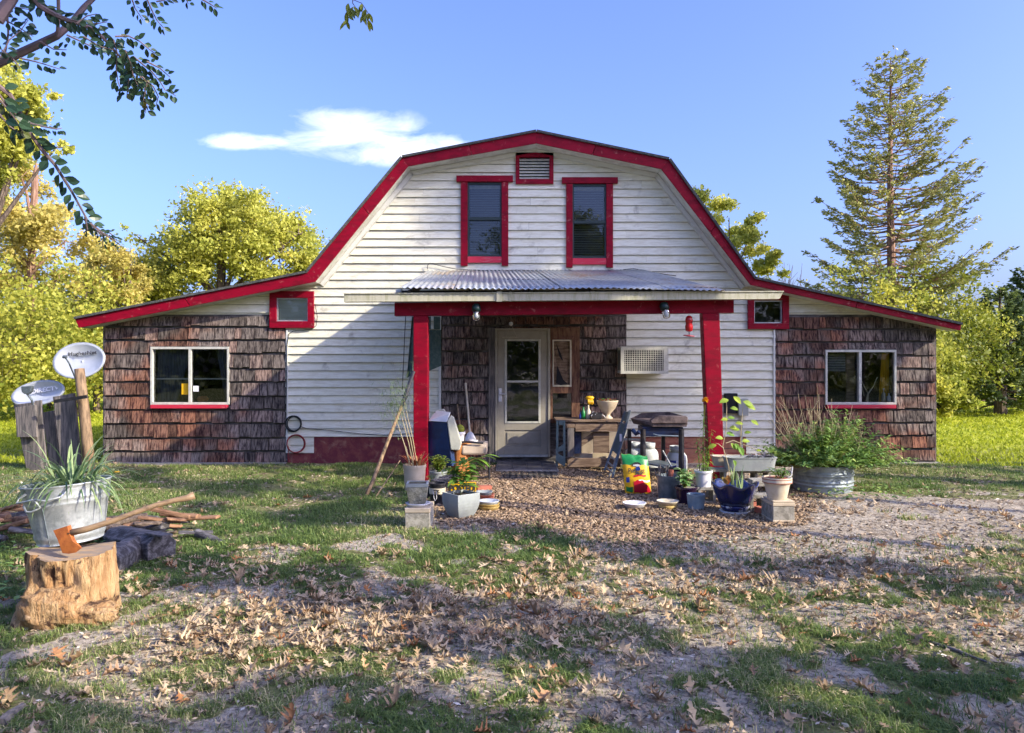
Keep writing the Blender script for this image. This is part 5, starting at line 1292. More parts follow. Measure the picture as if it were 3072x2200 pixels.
# potting mix bag
def bag():
    Y = YG(1484); x0, x1 = X(1878,Y), X(1957,Y); H = .50; t = thing("potting_mix_bag", "green and yellow potting mix bag with red flower print standing on the chips", "bag", ((x0+x1)/2, Y+.05, 0))
    lean = -.035
    def pt(u, v, d):   # u 0..1, v 0..1
        bul = math.sin(math.pi*min(1, max(0, v)))**.7 * math.sin(math.pi*u)**.6 if 0 < u < 1 else 0
        return Vector((x0 + (x1-x0)*(u*(1-.10*(1-v)*0) + (0)) + lean*v, Y + .06 + d*(.055*bul + .004) + .10*v, .0 + H*v*(.985) - (.03*u if v > .9 else 0)*1 + .006*math.sin(u*17+v*9)))
    def strip(v0, v1, mat, nm, fv=None, d=-1, u0=0, u1=1, extra=0):
        mb = MB(); nu, nv = 14, 8; vs = []
        for j in range(nv+1):
            for i in range(nu+1):
                u = u0+(u1-u0)*i/nu; a = v0(u) if callable(v0) else v0; b = v1(u) if callable(v1) else v1
                p = pt(u, a+(b-a)*j/nv, d); p.y += extra*d; vs.append(p)
        c = nu+1; mb.add(vs, [(j*c+i, j*c+i+1, (j+1)*c+i+1, (j+1)*c+i) for j in range(nv) for i in range(nu)]); return mb.build(nm, mat, t, smooth=True)
    wave = lambda u: .72 - .06*u + .05*math.sin(u*2.5)
    strip(wave, 1.0, m_green, "green_band"); strip(0.0, wave, m_yellow, "yellow_face"); strip(0, 1, m_yellow, "back_face", d=1)
    strip(0.03, lambda u: .10+.22*math.sin(math.pi*min(1,max(0,u)))+.05*abs(math.sin(u*16)), m_reds, "flower_print", u0=.34, u1=.98, extra=.003)
    strip(lambda u: .30, lambda u: .38-.04*u, m_printw, "pale_band", u0=.5, u1=.98, extra=.002)
    strip(.30, .42, m_bluep, "blue_print", u0=.08, u1=.2, extra=.003); strip(.05, .18, m_green, "leaf_print", u0=.05, u1=.3, extra=.003)
    strip(.445, .485, m_reds, "red_strip", u0=.36, u1=.84, extra=.003)
    p = pt(.5, .5, -1)
    def tx(s, u, v, sz, m_, sx=1): q = pt(u, v, -1); text("lettering", s, sz, m_, t, (q.x, q.y-.007, q.z), (R(78), 0, 0), .0008, .0015, sx)
    tx("Potting", .48, .585, .072, m_print); tx("Mix", .58, .515, .055, m_print)
    def disc(u, v, a, b, m_, nm, ex):
        q = pt(u, v, -1); mb = MB(); mb.lathe([(.0001,0),(1,0)], (q.x, q.y-ex, q.z), 24, mat=Matrix.Rotation(R(78),4,'X') @ Matrix.Diagonal((a, b, 1, 1))); mb.build(nm, m_, t)
    disc(.52, .735, .055, .032, m_print, "dark_emblem", .006); disc(.52, .715, .048, .014, m_printw, "white_emblem", .008); disc(.55, .635, .03, .026, m_bluep, "blue_emblem", .012)
bag()

# metal pail and other pots on the right
t, c = pot("metal_pail", "dull grey metal pail holding sticks beside the potting mix bag", 2006, 1498, .29, .25, .29, m_galvd, rimh=.012, rimw=.004, fill=None)
mb = MB()
for k in range(9): q = c + Vector((random.uniform(-.09,.06), random.uniform(-.06,.06), -.2)); mb.tube([q, q+Vector((random.uniform(-.1,.06), random.uniform(-.05,.05), random.uniform(.24,.36)))], random.uniform(.005,.01), 6)
tag(mb.build("pail_sticks", m_barn, None), "grey sticks and tool handles standing in the metal pail", "sticks")
mb = MB(); mb.tube([c+Vector((.02,0,-.1)), c+Vector((.03,0,.09))], .03, 10); tag(mb.build("maroon_tube", m_terra, None), "short maroon tube standing in the metal pail", "tube")
t, c = pot("glazed_pot", "glossy dark purple pot with green and cream leaves", 2058, 1514, .27, .19, .21, m_purple, rimh=.02)
bushplant("variegated_plant", "green and cream leafy plant in the dark purple pot", c - Vector((.02,0,0)), 14, .26, .12, .1, .05, Mleaf("variegated_leaves", (.08,.25,.05), (.45,.6,.25)), 6)
t, c = pot("ribbed_pot", "small blue-grey ribbed cylinder pot", 2088, 1531, .2, .17, .18, m_ribbed, rimh=.014, rimw=0, n=96, fn=lambda r, z, th: (r*(1+(.022*math.sin(th*24) if .012 < z < .165 else 0)), z))
for px, pyb, r, m1, lb in ((1903,1531,.13,m_cream,"wide shallow pale bowl empty on the chips"),(2003,1533,.125,m_cream,"cream bowl with straw-coloured base before the metal pail")):
    Y = YG(pyb); x, y = X(px, Y+r), Y+r; z = G(x, y); tt = thing("bowl", lb, "bowl", (x, y, z)); mb = MB()
    mb.lathe([(r*.8,.045),(r,.085),(r*1.02,.09),(r*.93,.09),(r*.72,.05),(.0001,.048)] if px > 1950 else [(.0001,0),(r*.7,0),(r,.06),(r*1.04,.068),(r*.97,.068),(r*.65,.015),(.0001,.014)], (x, y, z), 30); mb.build("bowl_wall", m_white if px < 1950 else m1, tt, smooth=True)
    if px > 1950: mb = MB(); mb.lathe([(.0001,0),(r*.7,0),(r*.82,.044)], (x, y, z), 30); mb.build("straw_base", m_straw, tt, smooth=True)

# block tiers
Y1 = 8.72; x0 = X(2083, Y1); x1 = X(2148, Y1)
block("concrete_block", "hollow block under the white square-shouldered pot", x0-.13, x1, Y1, Y1+.19, -.01, .185, 2)
t, c = pot("white_pot", "white plastic pot on the hollow block with a tall leafy stem", 2110, 0, .215, .165, .19, m_white, zb=.186, Y=Y1+.0, rimh=.025, rimw=.012)
tp = thing("tall_stem_plant", "tall leafy stem with narrow leaves in the white pot", "plant", tuple(c)); ml = MB(); ms = MB()
for (dx, H) in ((0,.72),(-.04,.4),(.05,.5),(.02,.3)):
    top = c + Vector((dx*2, 0, H)); ms.tube([c+Vector((dx,0,-.02)), c+Vector((dx*1.4,.01,H*.5)), top], [.006,.005,.002], 6)
    n = int(H*80)
    for k in range(n):
        s = k/n; q = (c+Vector((dx,0,0))).lerp(top, s); a = k*2.4; ml.leaf(q, (math.cos(a), math.sin(a), .1), .10*(1-.5*s), .016, .5, r=(random.random()*.5 if s > .3 else .9))
ms.build("stem", g_olive, tp); ml.build("leaves", g_house, tp)
Yc_ = 10.2; mg = thing("marigold", "single yellow marigold on a thin dark stem before the crimson post", "flower", (X(2108,Yc_), Yc_, 0)); ms = MB(); ms.tube([(X(2108,Yc_), Yc_, .3), P(2110,1300,Yc_), P(2115,1215,Yc_)], .005, 5); ms.build("stem", g_olive, mg)
ml = MB(); q = P(2115,1200,Yc_)
for k in range(70): a = random.uniform(0,6.28); ml.leaf(q + Vector((0,0,random.uniform(-.025,.02))), (math.cos(a), math.sin(a), random.uniform(-.3,.8)), .05, .03, .2)
ml.build("petals", g_flower, mg)
Y2 = 9.0
for i, (a, b, z0, z1, lb) in enumerate(((2130,2222,-.01,.185,"hollow block low in the tier behind the cobalt pot"),(2130,2222,.187,.36,"hollow block on top of the tier behind the cobalt pot"),(2226,2312,-.01,.185,"hollow block low in the tier under the long planter"),(2226,2312,.187,.345,"hollow block carrying the long grey planter's end"))):
    block("concrete_block", lb, X(a,Y2), X(b,Y2), Y2, Y2+.19, z0, z1, 2)
def trough(px0, px1, pyt, pyb, Y, lab, mat, dep=.2, z0=None):
    x0, x1 = X(px0,Y), X(px1,Y); zt_, zb_ = Z(pyt,Y), Z(pyb,Y); z0 = z0 if z0 is not None else zb_; cx, cy = (x0+x1)/2, Y+dep/2
    t = thing("window_box", lab, "planter", (cx, cy, z0)); n = 40; vs = []
    def ring(wx, wy, z):
        o = []
        for k in range(n):
            th = 2*math.pi*k/n; c_, s_ = math.cos(th), math.sin(th); e = .45
            o.append((cx + wx*abs(c_)**e*np.sign(c_), cy + wy*abs(s_)**e*np.sign(s_), z))
        return o
    hw = (x1-x0)/2; hd = dep/2
    rings = [ring(hw*.9, hd*.85, z0), ring(hw*.95, hd*.92, (z0+zt_)/2), ring(hw, hd, zt_-.01), ring(hw+.008, hd+.008, zt_-.008), ring(hw+.008, hd+.008, zt_), ring(hw-.012, hd-.012, zt_), ring(hw-.02, hd-.02, zt_-.04)]
    for r_ in rings: vs += r_
    mb = MB(); mb.add(vs, [tuple(range(n-1,-1,-1))] + [(j*n+k, j*n+(k+1) % n, (j+1)*n+(k+1) % n, (j+1)*n+k) for j in range(len(rings)-1) for k in range(n)]); mb.build("box_wall", mat, t, smooth=True).modifiers.new("e", 'EDGE_SPLIT').split_angle = R(45)
    mb = MB(); mb.add(ring(hw-.018, hd-.018, zt_-.03), [tuple(range(n))]); mb.build("soil", m_soil, t); return Vector((cx, cy, zt_-.03)), hw
c, hw = trough(2142, 2250, 1370, 1406, 9.2, "pale beige long planter on the block tier behind the cobalt pot", m_beige, .2, .362)
c2, hw2 = trough(2180, 2336, 1374, 1419, 8.9, "long grey-green planter with dried plants on the block tier", m_greypot, .24, .348)
mb = MB()
for k in range(260):
    q = c2 + Vector((random.uniform(.0, hw2*.9), random.uniform(-.08,.08), random.uniform(0,.04))); mb.leaf(q, (random.gauss(0,1), random.gauss(0,1), random.uniform(-.2,1)), random.uniform(.03,.07), .03, .6)
tag(mb.build("dried_foliage", Mleaf("dried_dark_leaves", (.03,.03,.03), (.3,.28,.3), (.12,.3,.12), split=.85, trans=.1), None), "curled dark dried foliage filling the long grey-green planter", "plant")
# young leafy plant rising from the long planter
vp = thing("young_vine", "thin young vine with heart-shaped leaves rising before the crimson post", "plant", tuple(c)); ms = MB(); ml = MB()
st = [[(2190,1460),(2186,1400),(2168,1340),(2178,1290),(2180,1220),(2178,1195)], [(2223,1372),(2222,1320),(2225,1260),(2230,1215)], [(2178,1330),(2200,1322),(2225,1332),(2272,1350)], [(2170,1345),(2155,1332),(2146,1330)]]
for s in st: ms.tube([P(a, b, 8.75) for a, b in s], [.006]+[.005]*(len(s)-2)+[.002], 6)
for (a, b, L, dx, dz) in ((2186,1200,.12,-1,-.1),(2200,1190,.12,.6,-.5),(2228,1205,.14,1,-.3),(2235,1215,.13,1.5,-.4),(2190,1225,.1,1,0),(2182,1255,.09,1,.2),(2185,1258,.09,-1,.1),(2205,1270,.09,.8,.1),(2188,1285,.1,1,.2),(2220,1290,.09,-1,.2),(2170,1316,.1,-1,.3),(2150,1335,.11,-1,-.2),(2178,1300,.11,.9,-.1),(2225,1325,.1,1,.2),(2205,1330,.1,.5,-.8),(2215,1340,.12,.6,-.9),(2232,1300,.08,1,.4),(2252,1262,.1,1,-.4),(2268,1352,.06,1,.2),(2192,1330,.1,1,-1),(2200,1380,.08,.5,-.9)):
    ml.leaf(P(a, b, 8.75), (dx, random.uniform(-.6,.1), dz), L, L*.62, .3, nrm=(0,-.7,.7))
ms.build("stem", g_dry, vp); ml.build("leaves", Mleaf("vine_leaves", (.12,.26,.03), (.4,.5,.06)), vp)
# cobalt scalloped pot
Y3 = YG(1545); r_ = .24; xc = X(2202, Y3+.2)
cp = thing("cobalt_pot", "large cobalt blue pot with wavy rim and chipped base on a white saucer", "pot", (xc, Y3+.17, 0)); cc = (xc, Y3+.17, G(xc, Y3+.17)+.03)
wav = lambda r, z, th: (r*(1 + (.05*math.cos(6*th) if z > .2 else .05*math.cos(6*th)*z/.2)), z + (.022*math.cos(6*th) if z > .22 else 0))
mb = MB(); mb.lathe([(.16,.06),(.19,.13),(.215,.2),(.235,.26),(.25,.29),(.24,.295),(.22,.27),(.19,.2)], cc, 72, fn=wav); mb.build("pot_wall", m_blue, cp, smooth=True)
mb = MB(); mb.lathe([(.0001,0),(.13,0),(.15,.03),(.16,.0595)], cc, 48); mb.build("chipped_base", m_bluechip, cp, smooth=True)
mb = MB(); mb.lathe([(.195,.215),(.1,.225),(.0001,.23)], cc, 24); mb.build("soil", m_soil, cp)
mb = MB(); mb.lathe([(.0001,-.03),(.15,-.03),(.165,.0),(.155,.0),(.14,-.01)], cc, 36); mb.build("saucer", m_white, cp, smooth=True)
mb = MB()
for k in range(11): q = Vector(cc)+Vector((random.uniform(-.03,.09), random.uniform(-.06,.06), .22)); mb.blade(q, (random.uniform(-.25,.3), random.uniform(-.2,.2), 1), random.uniform(.16,.32), .028, .08, 5)
tag(mb.build("snake_plant", g_strap, None), "upright pale green snake plant blades in the cobalt pot", "plant")
mb = MB()
for k in range(6): q = Vector(cc)+Vector((random.uniform(-.13,-.05), random.uniform(-.04,.04), .22)); mb.leaf(q+Vector((0,0,.06)), (random.uniform(-.6,.2), -.3, 1), random.uniform(.1,.14), .06, .3); mb.tube([q, q+Vector((0,0,.06))], .003, 5)
tag(mb.build("red_edged_leaves", Mleaf("red_edged", (.5,.04,.03), (.4,.5,.15)), None), "red and green leaves beside the snake plant", "plant")
mb = MB(); mb.tube([P(2200,1408,8.6), P(2214,1425,8.5), P(2220,1450,8.45)], .008, 6); tag(mb.build("curved_stick", m_barn, None), "curved grey stick arching over the cobalt pot", "stick")
# front blocks and cream pot
Y4 = YG(1568); xa, xb = X(2319,Y4), X(2384,Y4)
bt = block("concrete_block", "concrete block end-on nearest the camera under the striped cream pot", xa, xb, Y4, Y4+.36, -.01, .165)
mb = MB(); mb.box(xa-.004, xb+.006, Y4-.006, Y4+.37, .167, .20); mb.box(xa-.003, xb+.003, Y4-.004, Y4+.36, .0, .025); mb.box(xa+.0, xb-.004, Y4-.002, Y4+.3, .202, .222); mb.build("cap_slab", m_beige, bt, bevel=.005)
Y5 = 8.15; block("concrete_block", "hollow block lying between the cobalt pot and the cream pot", X(2252,Y5), X(2330,Y5), Y5, Y5+.19, -.01, .19, 2)
block("concrete_block", "upper hollow block just behind the cream pot", X(2258,8.45), X(2325,8.45), 8.45, 8.64, .12, .31, 1)
t, c = pot("cream_pot", "cream pot with two brown rim stripes on the end-on block", 2331, 0, .30, .19, .225, m_cream, zb=.223, Y=Y4+.03, rimh=.05, rimw=.006)
mb = MB()
for z in (.171,.205): mb.lathe([(.1505,z),(.1515,z+.008)], (c.x, c.y, c.z-.2025), 32)
mb.build("rim_stripe", m_terra, t)
bushplant("trailing_plant", "sparse trailing green plant in the striped cream pot", c+Vector((.04,0,0)), 9, .14, .15, .09, .03, g_house, 5)
mb = MB(); mb.tube([c+Vector((.1,0,0)), c+Vector((.15,0,.04)), c+Vector((.16,0,.13))], .007, 6); tag(mb.build("curved_tube", m_white, None), "white curved cord poking from the cream pot", "cord")
# big stock tank with shrub
Y6 = 9.62; xt = X(2468, Y6); T = thing("stock_tank", "big round galvanized stock tank holding a bushy shrub", "tub", (xt, Y6, 0))
R6 = .368; prof = [(.0001,.0),(R6-.02,0)]
for s in np.linspace(0, 1, 41):
    z = .02+.32*s; b = sum(math.exp(-((s-q)/.035)**2) for q in (.26,.40,.66,.74)); prof.append((R6 - .012*(1-s) + .012*b, z))
prof += [(R6+.012,.345),(R6+.004,.352),(R6-.008,.34),(R6-.015,.25)]
mb = MB(); mb.lathe(prof, (xt, Y6, -.005), 64); mb.build("tank_wall", m_tank2, T, smooth=True)
mb = MB(); mb.lathe([(R6-.015,.29),(.0001,.31)], (xt, Y6, -.005), 24); mb.build("soil", m_soil, T)
sh = thing("tub_shrub", "bushy green shrub with pale dry stalks filling the stock tank", "shrub", (xt, Y6, .3)); ml = MB(); ms = MB(); md = MB()
c = Vector((xt, Y6, .3))
for k in range(430):
    a = random.uniform(0, 6.28); el = random.uniform(.08, 1.5); L = random.uniform(.34,.72)*(1.0 + .15*math.cos(a))
    d = Vector((math.cos(a)*math.cos(el)*1.15, math.sin(a)*math.cos(el)*.8, math.sin(el)*.92)); q0 = c + Vector((d.x*.25, d.y*.25, 0)); q1 = q0 + d*L - Vector((0,0,.06*math.cos(el)))
    ms.tube([q0, (q0+q1)/2 + Vector((0,0,.03)), q1], [.004,.003,.001], 4)
    rr = random.random()
    for j in range(22):
        s = random.uniform(.3, 1.03); q = q0.lerp(q1, s); q.z = max(q.z, .39 if q.y < Y6+.1 else .2); b = random.uniform(0,6.28); ml.leaf(q, d*.6+Vector((math.cos(b), math.sin(b), random.uniform(-.2,.6))), random.uniform(.05,.09), .028, .3, r=min(1, max(0, rr*.75+random.random()*.3)))
def stalk(p0, p1, r=.0034, forks=2):
    mid = p0.lerp(p1, .5) + Vector((random.gauss(0,.04), random.gauss(0,.03), 0)); md.tube([p0, p0.lerp(mid,.6)+Vector((random.gauss(0,.01),0,0)), mid, p1], [r, r, r*.8, r*.55], 5)
    for f in range(forks):
        q = mid.lerp(p1, random.uniform(0,.7)); md.tube([q, q+Vector((random.uniform(-.1,.1), random.uniform(-.05,.05), random.uniform(.08,.2)))], [r*.6, r*.4], 4)
for k in range(48):
    a = random.uniform(-1, 1); p0 = c + Vector((a*.3, random.uniform(-.2,.1), .05)); p1 = c + Vector((a*.62-.06+random.gauss(0,.06), random.uniform(-.25,.1), random.uniform(.45,1.12)*(1-.25*abs(a-(-.2))))); stalk(p0, p1)
ms.build("stems", g_olive, sh); ml.build("leaves", g_shrub, sh); md.build("dry_stalks", g_dry, sh)
# ------------------------------------------------------------------ trees
def leafquads(C, size, rg, up=.4, aspect=.62, dirs=None, curl=True):
    """C (N,3) centres -> rhombic leaves"""
    n = len(C); d = rg.normal(size=(n, 3)) if dirs is None else dirs + rg.normal(size=(n, 3))*.35
    d /= np.linalg.norm(d, axis=1, keepdims=True) + 1e-9
    nr = rg.normal(size=(n, 3)); nr[:, 2] += up; s = np.cross(d, nr); s /= np.linalg.norm(s, axis=1, keepdims=True) + 1e-9
    L = (size * rg.uniform(.45, 1.4, n))[:, None]; w = L*aspect*.5
    V = np.stack([C - d*L*.5, C + s*w, C + d*L*.5, C - s*w], 1).reshape(-1, 3); Fc = np.arange(n*4).reshape(n, 4); return V, Fc
def deciduous(name, label, x, y, H, lobes, leaf, nleaf, mat, bark=None, tr=.2, seed=1, group=None, sub=16, gap=.25, cat="tree", base_z=0, subr=.3, trunk_top=.55):
    """lobes: list of (dx, dy, z, r) crown masses around the trunk"""
    rg = np.random.default_rng(seed); bark = bark or m_bark
    t = thing(name, label, cat, (x, y, base_z), group)
    mb = MB(); top = H*trunk_top; lean = rg.uniform(-.2, .2, 2)
    mb.tube([(x, y, -.1), (x+lean[0]*.2, y, top*.4), (x+lean[0], y+lean[1], top), (x+lean[0]*1.3, y+lean[1], H*.85)], [tr*1.25, tr, tr*.7, tr*.15], 9)
    Cs = []; wts = []; rs = []; rn = []
    for (dx, dy, z, r) in lobes:
        c = np.array([x+dx, y+dy, z]); h0 = max(.6, min(top, z-r*.5)); s = h0/top
        a = Vector((x+lean[0]*s, y, h0*.9)); m_ = Vector(c)*.55 + a*.45 + Vector((0,0,.1*r)); mb.tube([a, m_, Vector(c)], [tr*.45, tr*.28, tr*.1], 6)
        k = max(5, int(sub*r*r/4))
        for i in range(k):
            v = rg.normal(size=3); v /= np.linalg.norm(v); v[2] = v[2]*.85 + .1
            p = c + v*r*rg.uniform(.45, .98); Cs.append(p); rs.append(r*subr*rg.uniform(.7, 1.3)); wts.append(rg.uniform(.5, 1.3)*rs[-1]**2); rn.append(rg.uniform(0, 1))
            if i % 2 == 0: mb.tube([Vector(c), Vector(c).lerp(Vector(p), .6)+Vector(rg.normal(size=3)*.1*r), Vector(p)], [tr*.1, tr*.06, tr*.025], 4)
    mb.build("trunk", bark, t)
    Cs = np.array(Cs); rs = np.array(rs); wts = np.array(wts); rn = np.array(rn); wts /= wts.sum()
    idx = rg.choice(len(Cs), nleaf, p=wts); off = rg.normal(size=(nleaf, 3))*.5; off[:, 2] *= .75
    C = Cs[idx] + off*rs[idx][:, None]; C[:, 2] = np.maximum(C[:, 2], .1)
    V, Fc = leafquads(C, leaf, rg); rnd = np.clip(rn[idx]*.55 + rg.uniform(0, .45, nleaf), 0, 1)
    npmesh("crown", V, Fc, mat, np.repeat(rnd, 4), t)
    return t
def conifer(name, label, x, y, H, rad, nb, mat, bark, seed=1, z0=1.0, per=26, leaf=.12, group=None, up=.25, tr=.18, dens=1.0, skew=0, prof=.8):
    rg = np.random.default_rng(seed); t = thing(name, label, "tree", (x, y, 0), group); mb = MB()
    mb.tube([(x, y, -.1), (x+.04, y, H*.3), (x-.02, y, H*.65), (x, y, H)], [tr*1.2, tr*.85, tr*.5, .015], 9)
    C = []; D = []; rnn = []
    for i in range(nb):
        s = (i+.5)/nb; z = z0 + (H*.985-z0)*np.clip(s+rg.normal()*.006, 0, 1)**.92; az = i*2.39996 + rg.normal()*.3
        L = rad*((1-(z-z0)/(H-z0))**prof)*rg.uniform(.62, 1.2) + .22; L *= 1 + skew*math.cos(az)
        d = np.array([math.cos(az), math.sin(az), 0]); e = up + .35*(s-.3) + rg.normal()*.08
        pts = [np.array([x, y, z]) + d*L*q + np.array([0, 0, L*(e*q - .10*math.sin(q*3.1) - .10*q + .16*q**3)]) for q in (0, .25, .5, .75, 1)]
        r0 = .006+.009*L; mb.tube([Vector(p) for p in pts], [r0*1.2, r0, r0*.7, r0*.45, r0*.15], 5)
        br = rg.uniform(0, 1); nt = max(4, int(per*L/rad*dens*1.6))
        side = np.array([-d[1], d[0], 0])
        for j in range(nt):
            q = rg.uniform(.28, 1)**.8; k = min(3, int(q*4)); f = q*4-k; p = pts[k]*(1-f)+pts[k+1]*f
            sgn = rg.choice([-1, 1]); tl = L*.30*(1.15-q)*rg.uniform(.5, 1.2) + .12; td = d*.75 + side*sgn*rg.uniform(.3, 1) + np.array([0, 0, rg.uniform(-.15, .3)]); td /= np.linalg.norm(td)
            m_ = int(5 + tl*11)
            for u in rg.uniform(.1, 1, m_): C.append(p + td*tl*u + rg.normal(size=3)*.025); D.append(td); rnn.append(min(1, br*.5+rg.uniform(0, .5)))
            if tl > .3: mb.tube([Vector(p), Vector(p+td*tl*.8)], [.006, .003], 3, False)
    mb.build("trunk", bark, t); C = np.array(C); D = np.array(D)
    V, Fc = leafquads(C, leaf, rg, .6, .36, D); npmesh("crown", V, Fc, mat, np.repeat(np.array(rnn), 4), t); return t
def at(px, Y): return X(px, Y)
# behind the house, on the side of the dishes
Y = 27; deciduous("oak_tree", "big round yellow-green oak rising behind the lean-to roof", at(680,Y), Y, 8.2, [(0,0,6.1,2.1),(-1.7,0,5.4,1.7),(1.9,0,5.6,1.8),(-2.8,0,4.5,1.4),(3.3,0,4.9,1.3),(-.3,0,7.0,1.4),(-.6,.5,3.6,1.7),(1.5,.2,3.5,1.7),(3.2,0,3.5,1.2),(1.1,-.3,6.8,1.4),(-3.1,0,6.2,.7),(2.6,0,6.4,1.0)], .135, 54000, g_yel, tr=.22, seed=3, sub=50, subr=.24)
Y = 22; deciduous("tall_thin_tree", "tall gold-tan tree with visible pale trunk at the picture's edge", at(85,Y), Y, 9.0, [(-.2,0,7.2,1.3),(.4,0,6.0,1.3),(-.8,0,5.6,1.4),(1.1,0,5.3,1.0),(-.2,0,4.3,1.0),(.9,0,4.2,.7)], .13, 13000, g_gold, bark=m_cedarbark, tr=.13, seed=5, sub=26, trunk_top=.8)
Y = 19; deciduous("yellow_tree", "high yellow-leaved crown reaching in behind the dark myrtle sprays", at(-30,Y), Y, 10.0, [(.2,0,7.9,1.2),(1.0,0,7.6,.8),(0,0,6.9,1.1),(1.1,0,8.6,.6),(-.5,0,9,1.0),(1.7,0,7.2,.35)], .12, 15000, g_yel, tr=.15, seed=6, sub=30)
Y = 26; deciduous("thin_tree", "sparse gold tree between the tall trunk and the round oak", at(290,Y), Y, 7.5, [(.3,0,5.6,.9),(-.6,0,5.2,.9),(.9,0,4.9,.8),(-.1,0,4.3,1.0),(1.2,0,4.2,.7),(-1.0,0,4.4,.7)], .13, 7000, g_gold, tr=.09, seed=8, sub=24)
Y = 29; deciduous("thin_tree", "sparse olive tree with bare twigs in front of the round oak's flank", at(400,Y), Y, 7, [(0,0,4.8,1.1),(.8,0,4.1,.9),(-.9,0,3.9,1.0)], .13, 4000, g_olive, tr=.1, seed=9, sub=24)
Y = 25; deciduous("thin_tree", "sparse pale-gold tree behind the large satellite dish", at(370,Y), Y, 6.6, [(0,0,4.9,.9),(-.7,0,4.2,.9),(.8,0,4.4,.8),(.2,0,3.6,.9)], .12, 7000, g_gold, tr=.08, seed=55, sub=30)
Y = 28; deciduous("thin_tree", "sparse yellow tree filling the gap beside the round oak", at(470,Y), Y, 7.2, [(0,0,5.0,1.0),(-.8,0,4.4,1.0),(.6,0,3.6,1.0)], .12, 9000, g_yel, tr=.09, seed=56, sub=30)
hedge = "yellow-green bushes at the lawn's far edge"
for i, (px, Y, H, wd, sd, mt, lb) in enumerate([(-60,20,5.4,2.4,11,g_yelg,"dense yellow-green bush cut by the picture's edge"),(95,22,5.3,2.2,12,g_yelg,"tall dense yellow-green bush behind the planks"),(235,24,5.6,2.0,13,g_yelg,"dense bush behind the large satellite dish"),
      (340,27,4.9,1.8,14,g_olive,"darker olive bush just left of the lean-to's eave"),(150,28,7.0,2.3,15,g_olive,"olive bush rising behind the others in the row"),(520,30,4.6,2.2,16,g_olive,"low olive bush peeking over the lean-to roof"),(780,31,3.8,2.5,17,g_yelg,"low yellow bush seen under the round oak")]):
    deciduous("bush", lb, at(px, Y), Y, H, [(0,0,H*.42,H*.42),(-wd*.45,0,H*.33,H*.33),(wd*.45,0,H*.35,H*.34),(.1,-.3,H*.72,H*.26),(wd*.2,-.2,H*.2,H*.2),(-wd*.3,-.3,H*.2,H*.2)], .13, 11000, mt, tr=.08, seed=sd, group=hedge, sub=44, cat="bush", trunk_top=.5)
# behind the house, on the side of the tall cedar
Y = 24; conifer("red_cedar", "tall see-through cedar towering over the shingled wing", at(2672,Y), Y, Z(172,Y), 2.55, 210, g_cedar, m_cedarbark, seed=21, z0=3.4, per=34, leaf=.125, skew=.1, prof=.60, dens=.62)
Y = 27; deciduous("young_oak", "small gold-leaved oak peeking over the steep roof edge", at(2190,Y), Y, 8.2, [(-.6,0,7.0,1.0),(.3,0,6.2,1.0),(1.3,0,5.5,.9),(0,0,5.2,1.0),(1.6,0,5.0,.8),(.8,0,6.6,.6)], .14, 10000, g_yel, tr=.09, seed=22, sub=26)
Y = 30; mb = MB(); rg = random.Random(4)
for k in range(26):
    x = at(2340 + rg.uniform(-12, 75), Y); mb.tube([(x, Y, 2.5), (x+rg.uniform(-.1,.2), Y, 4.2+rg.uniform(0,.8)), (x+rg.uniform(-.2,.4), Y, 5.2+rg.uniform(-.3,.6))], [.02,.014,.005], 4)
mb.tube([(at(2375,Y), Y, 0), (at(2372,Y), Y, 3.2)], [.08,.05], 6)
tag(mb.build("bare_tree", m_twig, None), "bare grey twigs standing beyond the lower roof slope", "tree")
g2 = "cedars and bushes behind the far shingled wing"
for i, (px, Y, H, wd, sd, mt, lb) in enumerate([(2560,23,5.3,2.0,31,g_yelg,"broad low cedar in front of the tall cedar's trunk"),(2760,23.5,6.0,1.9,32,g_olive,"rounded cedar under the tall cedar's outer boughs"),(2660,22,4.4,2.0,33,g_yelg,"yellow-green bush behind the shingled wing"),
      (2840,25,5.2,1.7,34,g_yelg,"bright yellow bush at the lawn's far edge"),(2780,21,2.2,1.6,35,g_yelg,"low yellow bush at the wing's corner"),(2450,25,4.6,1.6,36,g_olive,"small cedar peeking over the lean-to ridge")]):
    deciduous("rounded_cedar", lb, at(px, Y), Y, H, [(0,0,H*.42,H*.38),(-wd*.45,0,H*.33,H*.3),(wd*.45,0,H*.35,H*.3),(.1,-.3,H*.72,H*.24),(wd*.2,-.2,H*.2,H*.2),(-wd*.3,-.3,H*.2,H*.2)], .115, 11500, mt, tr=.08, seed=sd, group=g2, sub=44, cat="tree", trunk_top=.5)
Y = 25; conifer("dark_cedar", "dark green cedar cut by the picture's edge", at(3000,Y), Y, 4.2, 1.9, 80, g_dcedar, m_bark, seed=41, z0=.3, per=34, leaf=.15, dens=1.5)
Y = 27; conifer("dark_cedar", "taller dark cedar behind the one at the edge", at(3110,Y), Y, 5.4, 2.2, 90, g_dcedar, m_bark, seed=42, z0=.3, per=34, leaf=.16, dens=1.4)
# far woods closing the view
def woods():
    rg = np.random.default_rng(50); n = 26000; x = rg.uniform(-75, 85, n); y = 44 + rg.uniform(0, 9, n) + np.abs(x)*-.12
    top = 2.6 + 3.6*fbm(x*.16, x*0+3, 3) + 1.4*fbm(x*.8, x*0+9, 2); z = top*rg.uniform(0, 1, n)**.75
    V, Fc = leafquads(np.stack([x, y, z], 1), .46, rg); rn = np.clip(fbm(x*.4, z*.4, 2)+rg.uniform(-.3, .3, n), 0, 1)
    o = npmesh("distant_woods", V, Fc, g_yelg, np.repeat(rn, 4), kind="stuff")
woods()
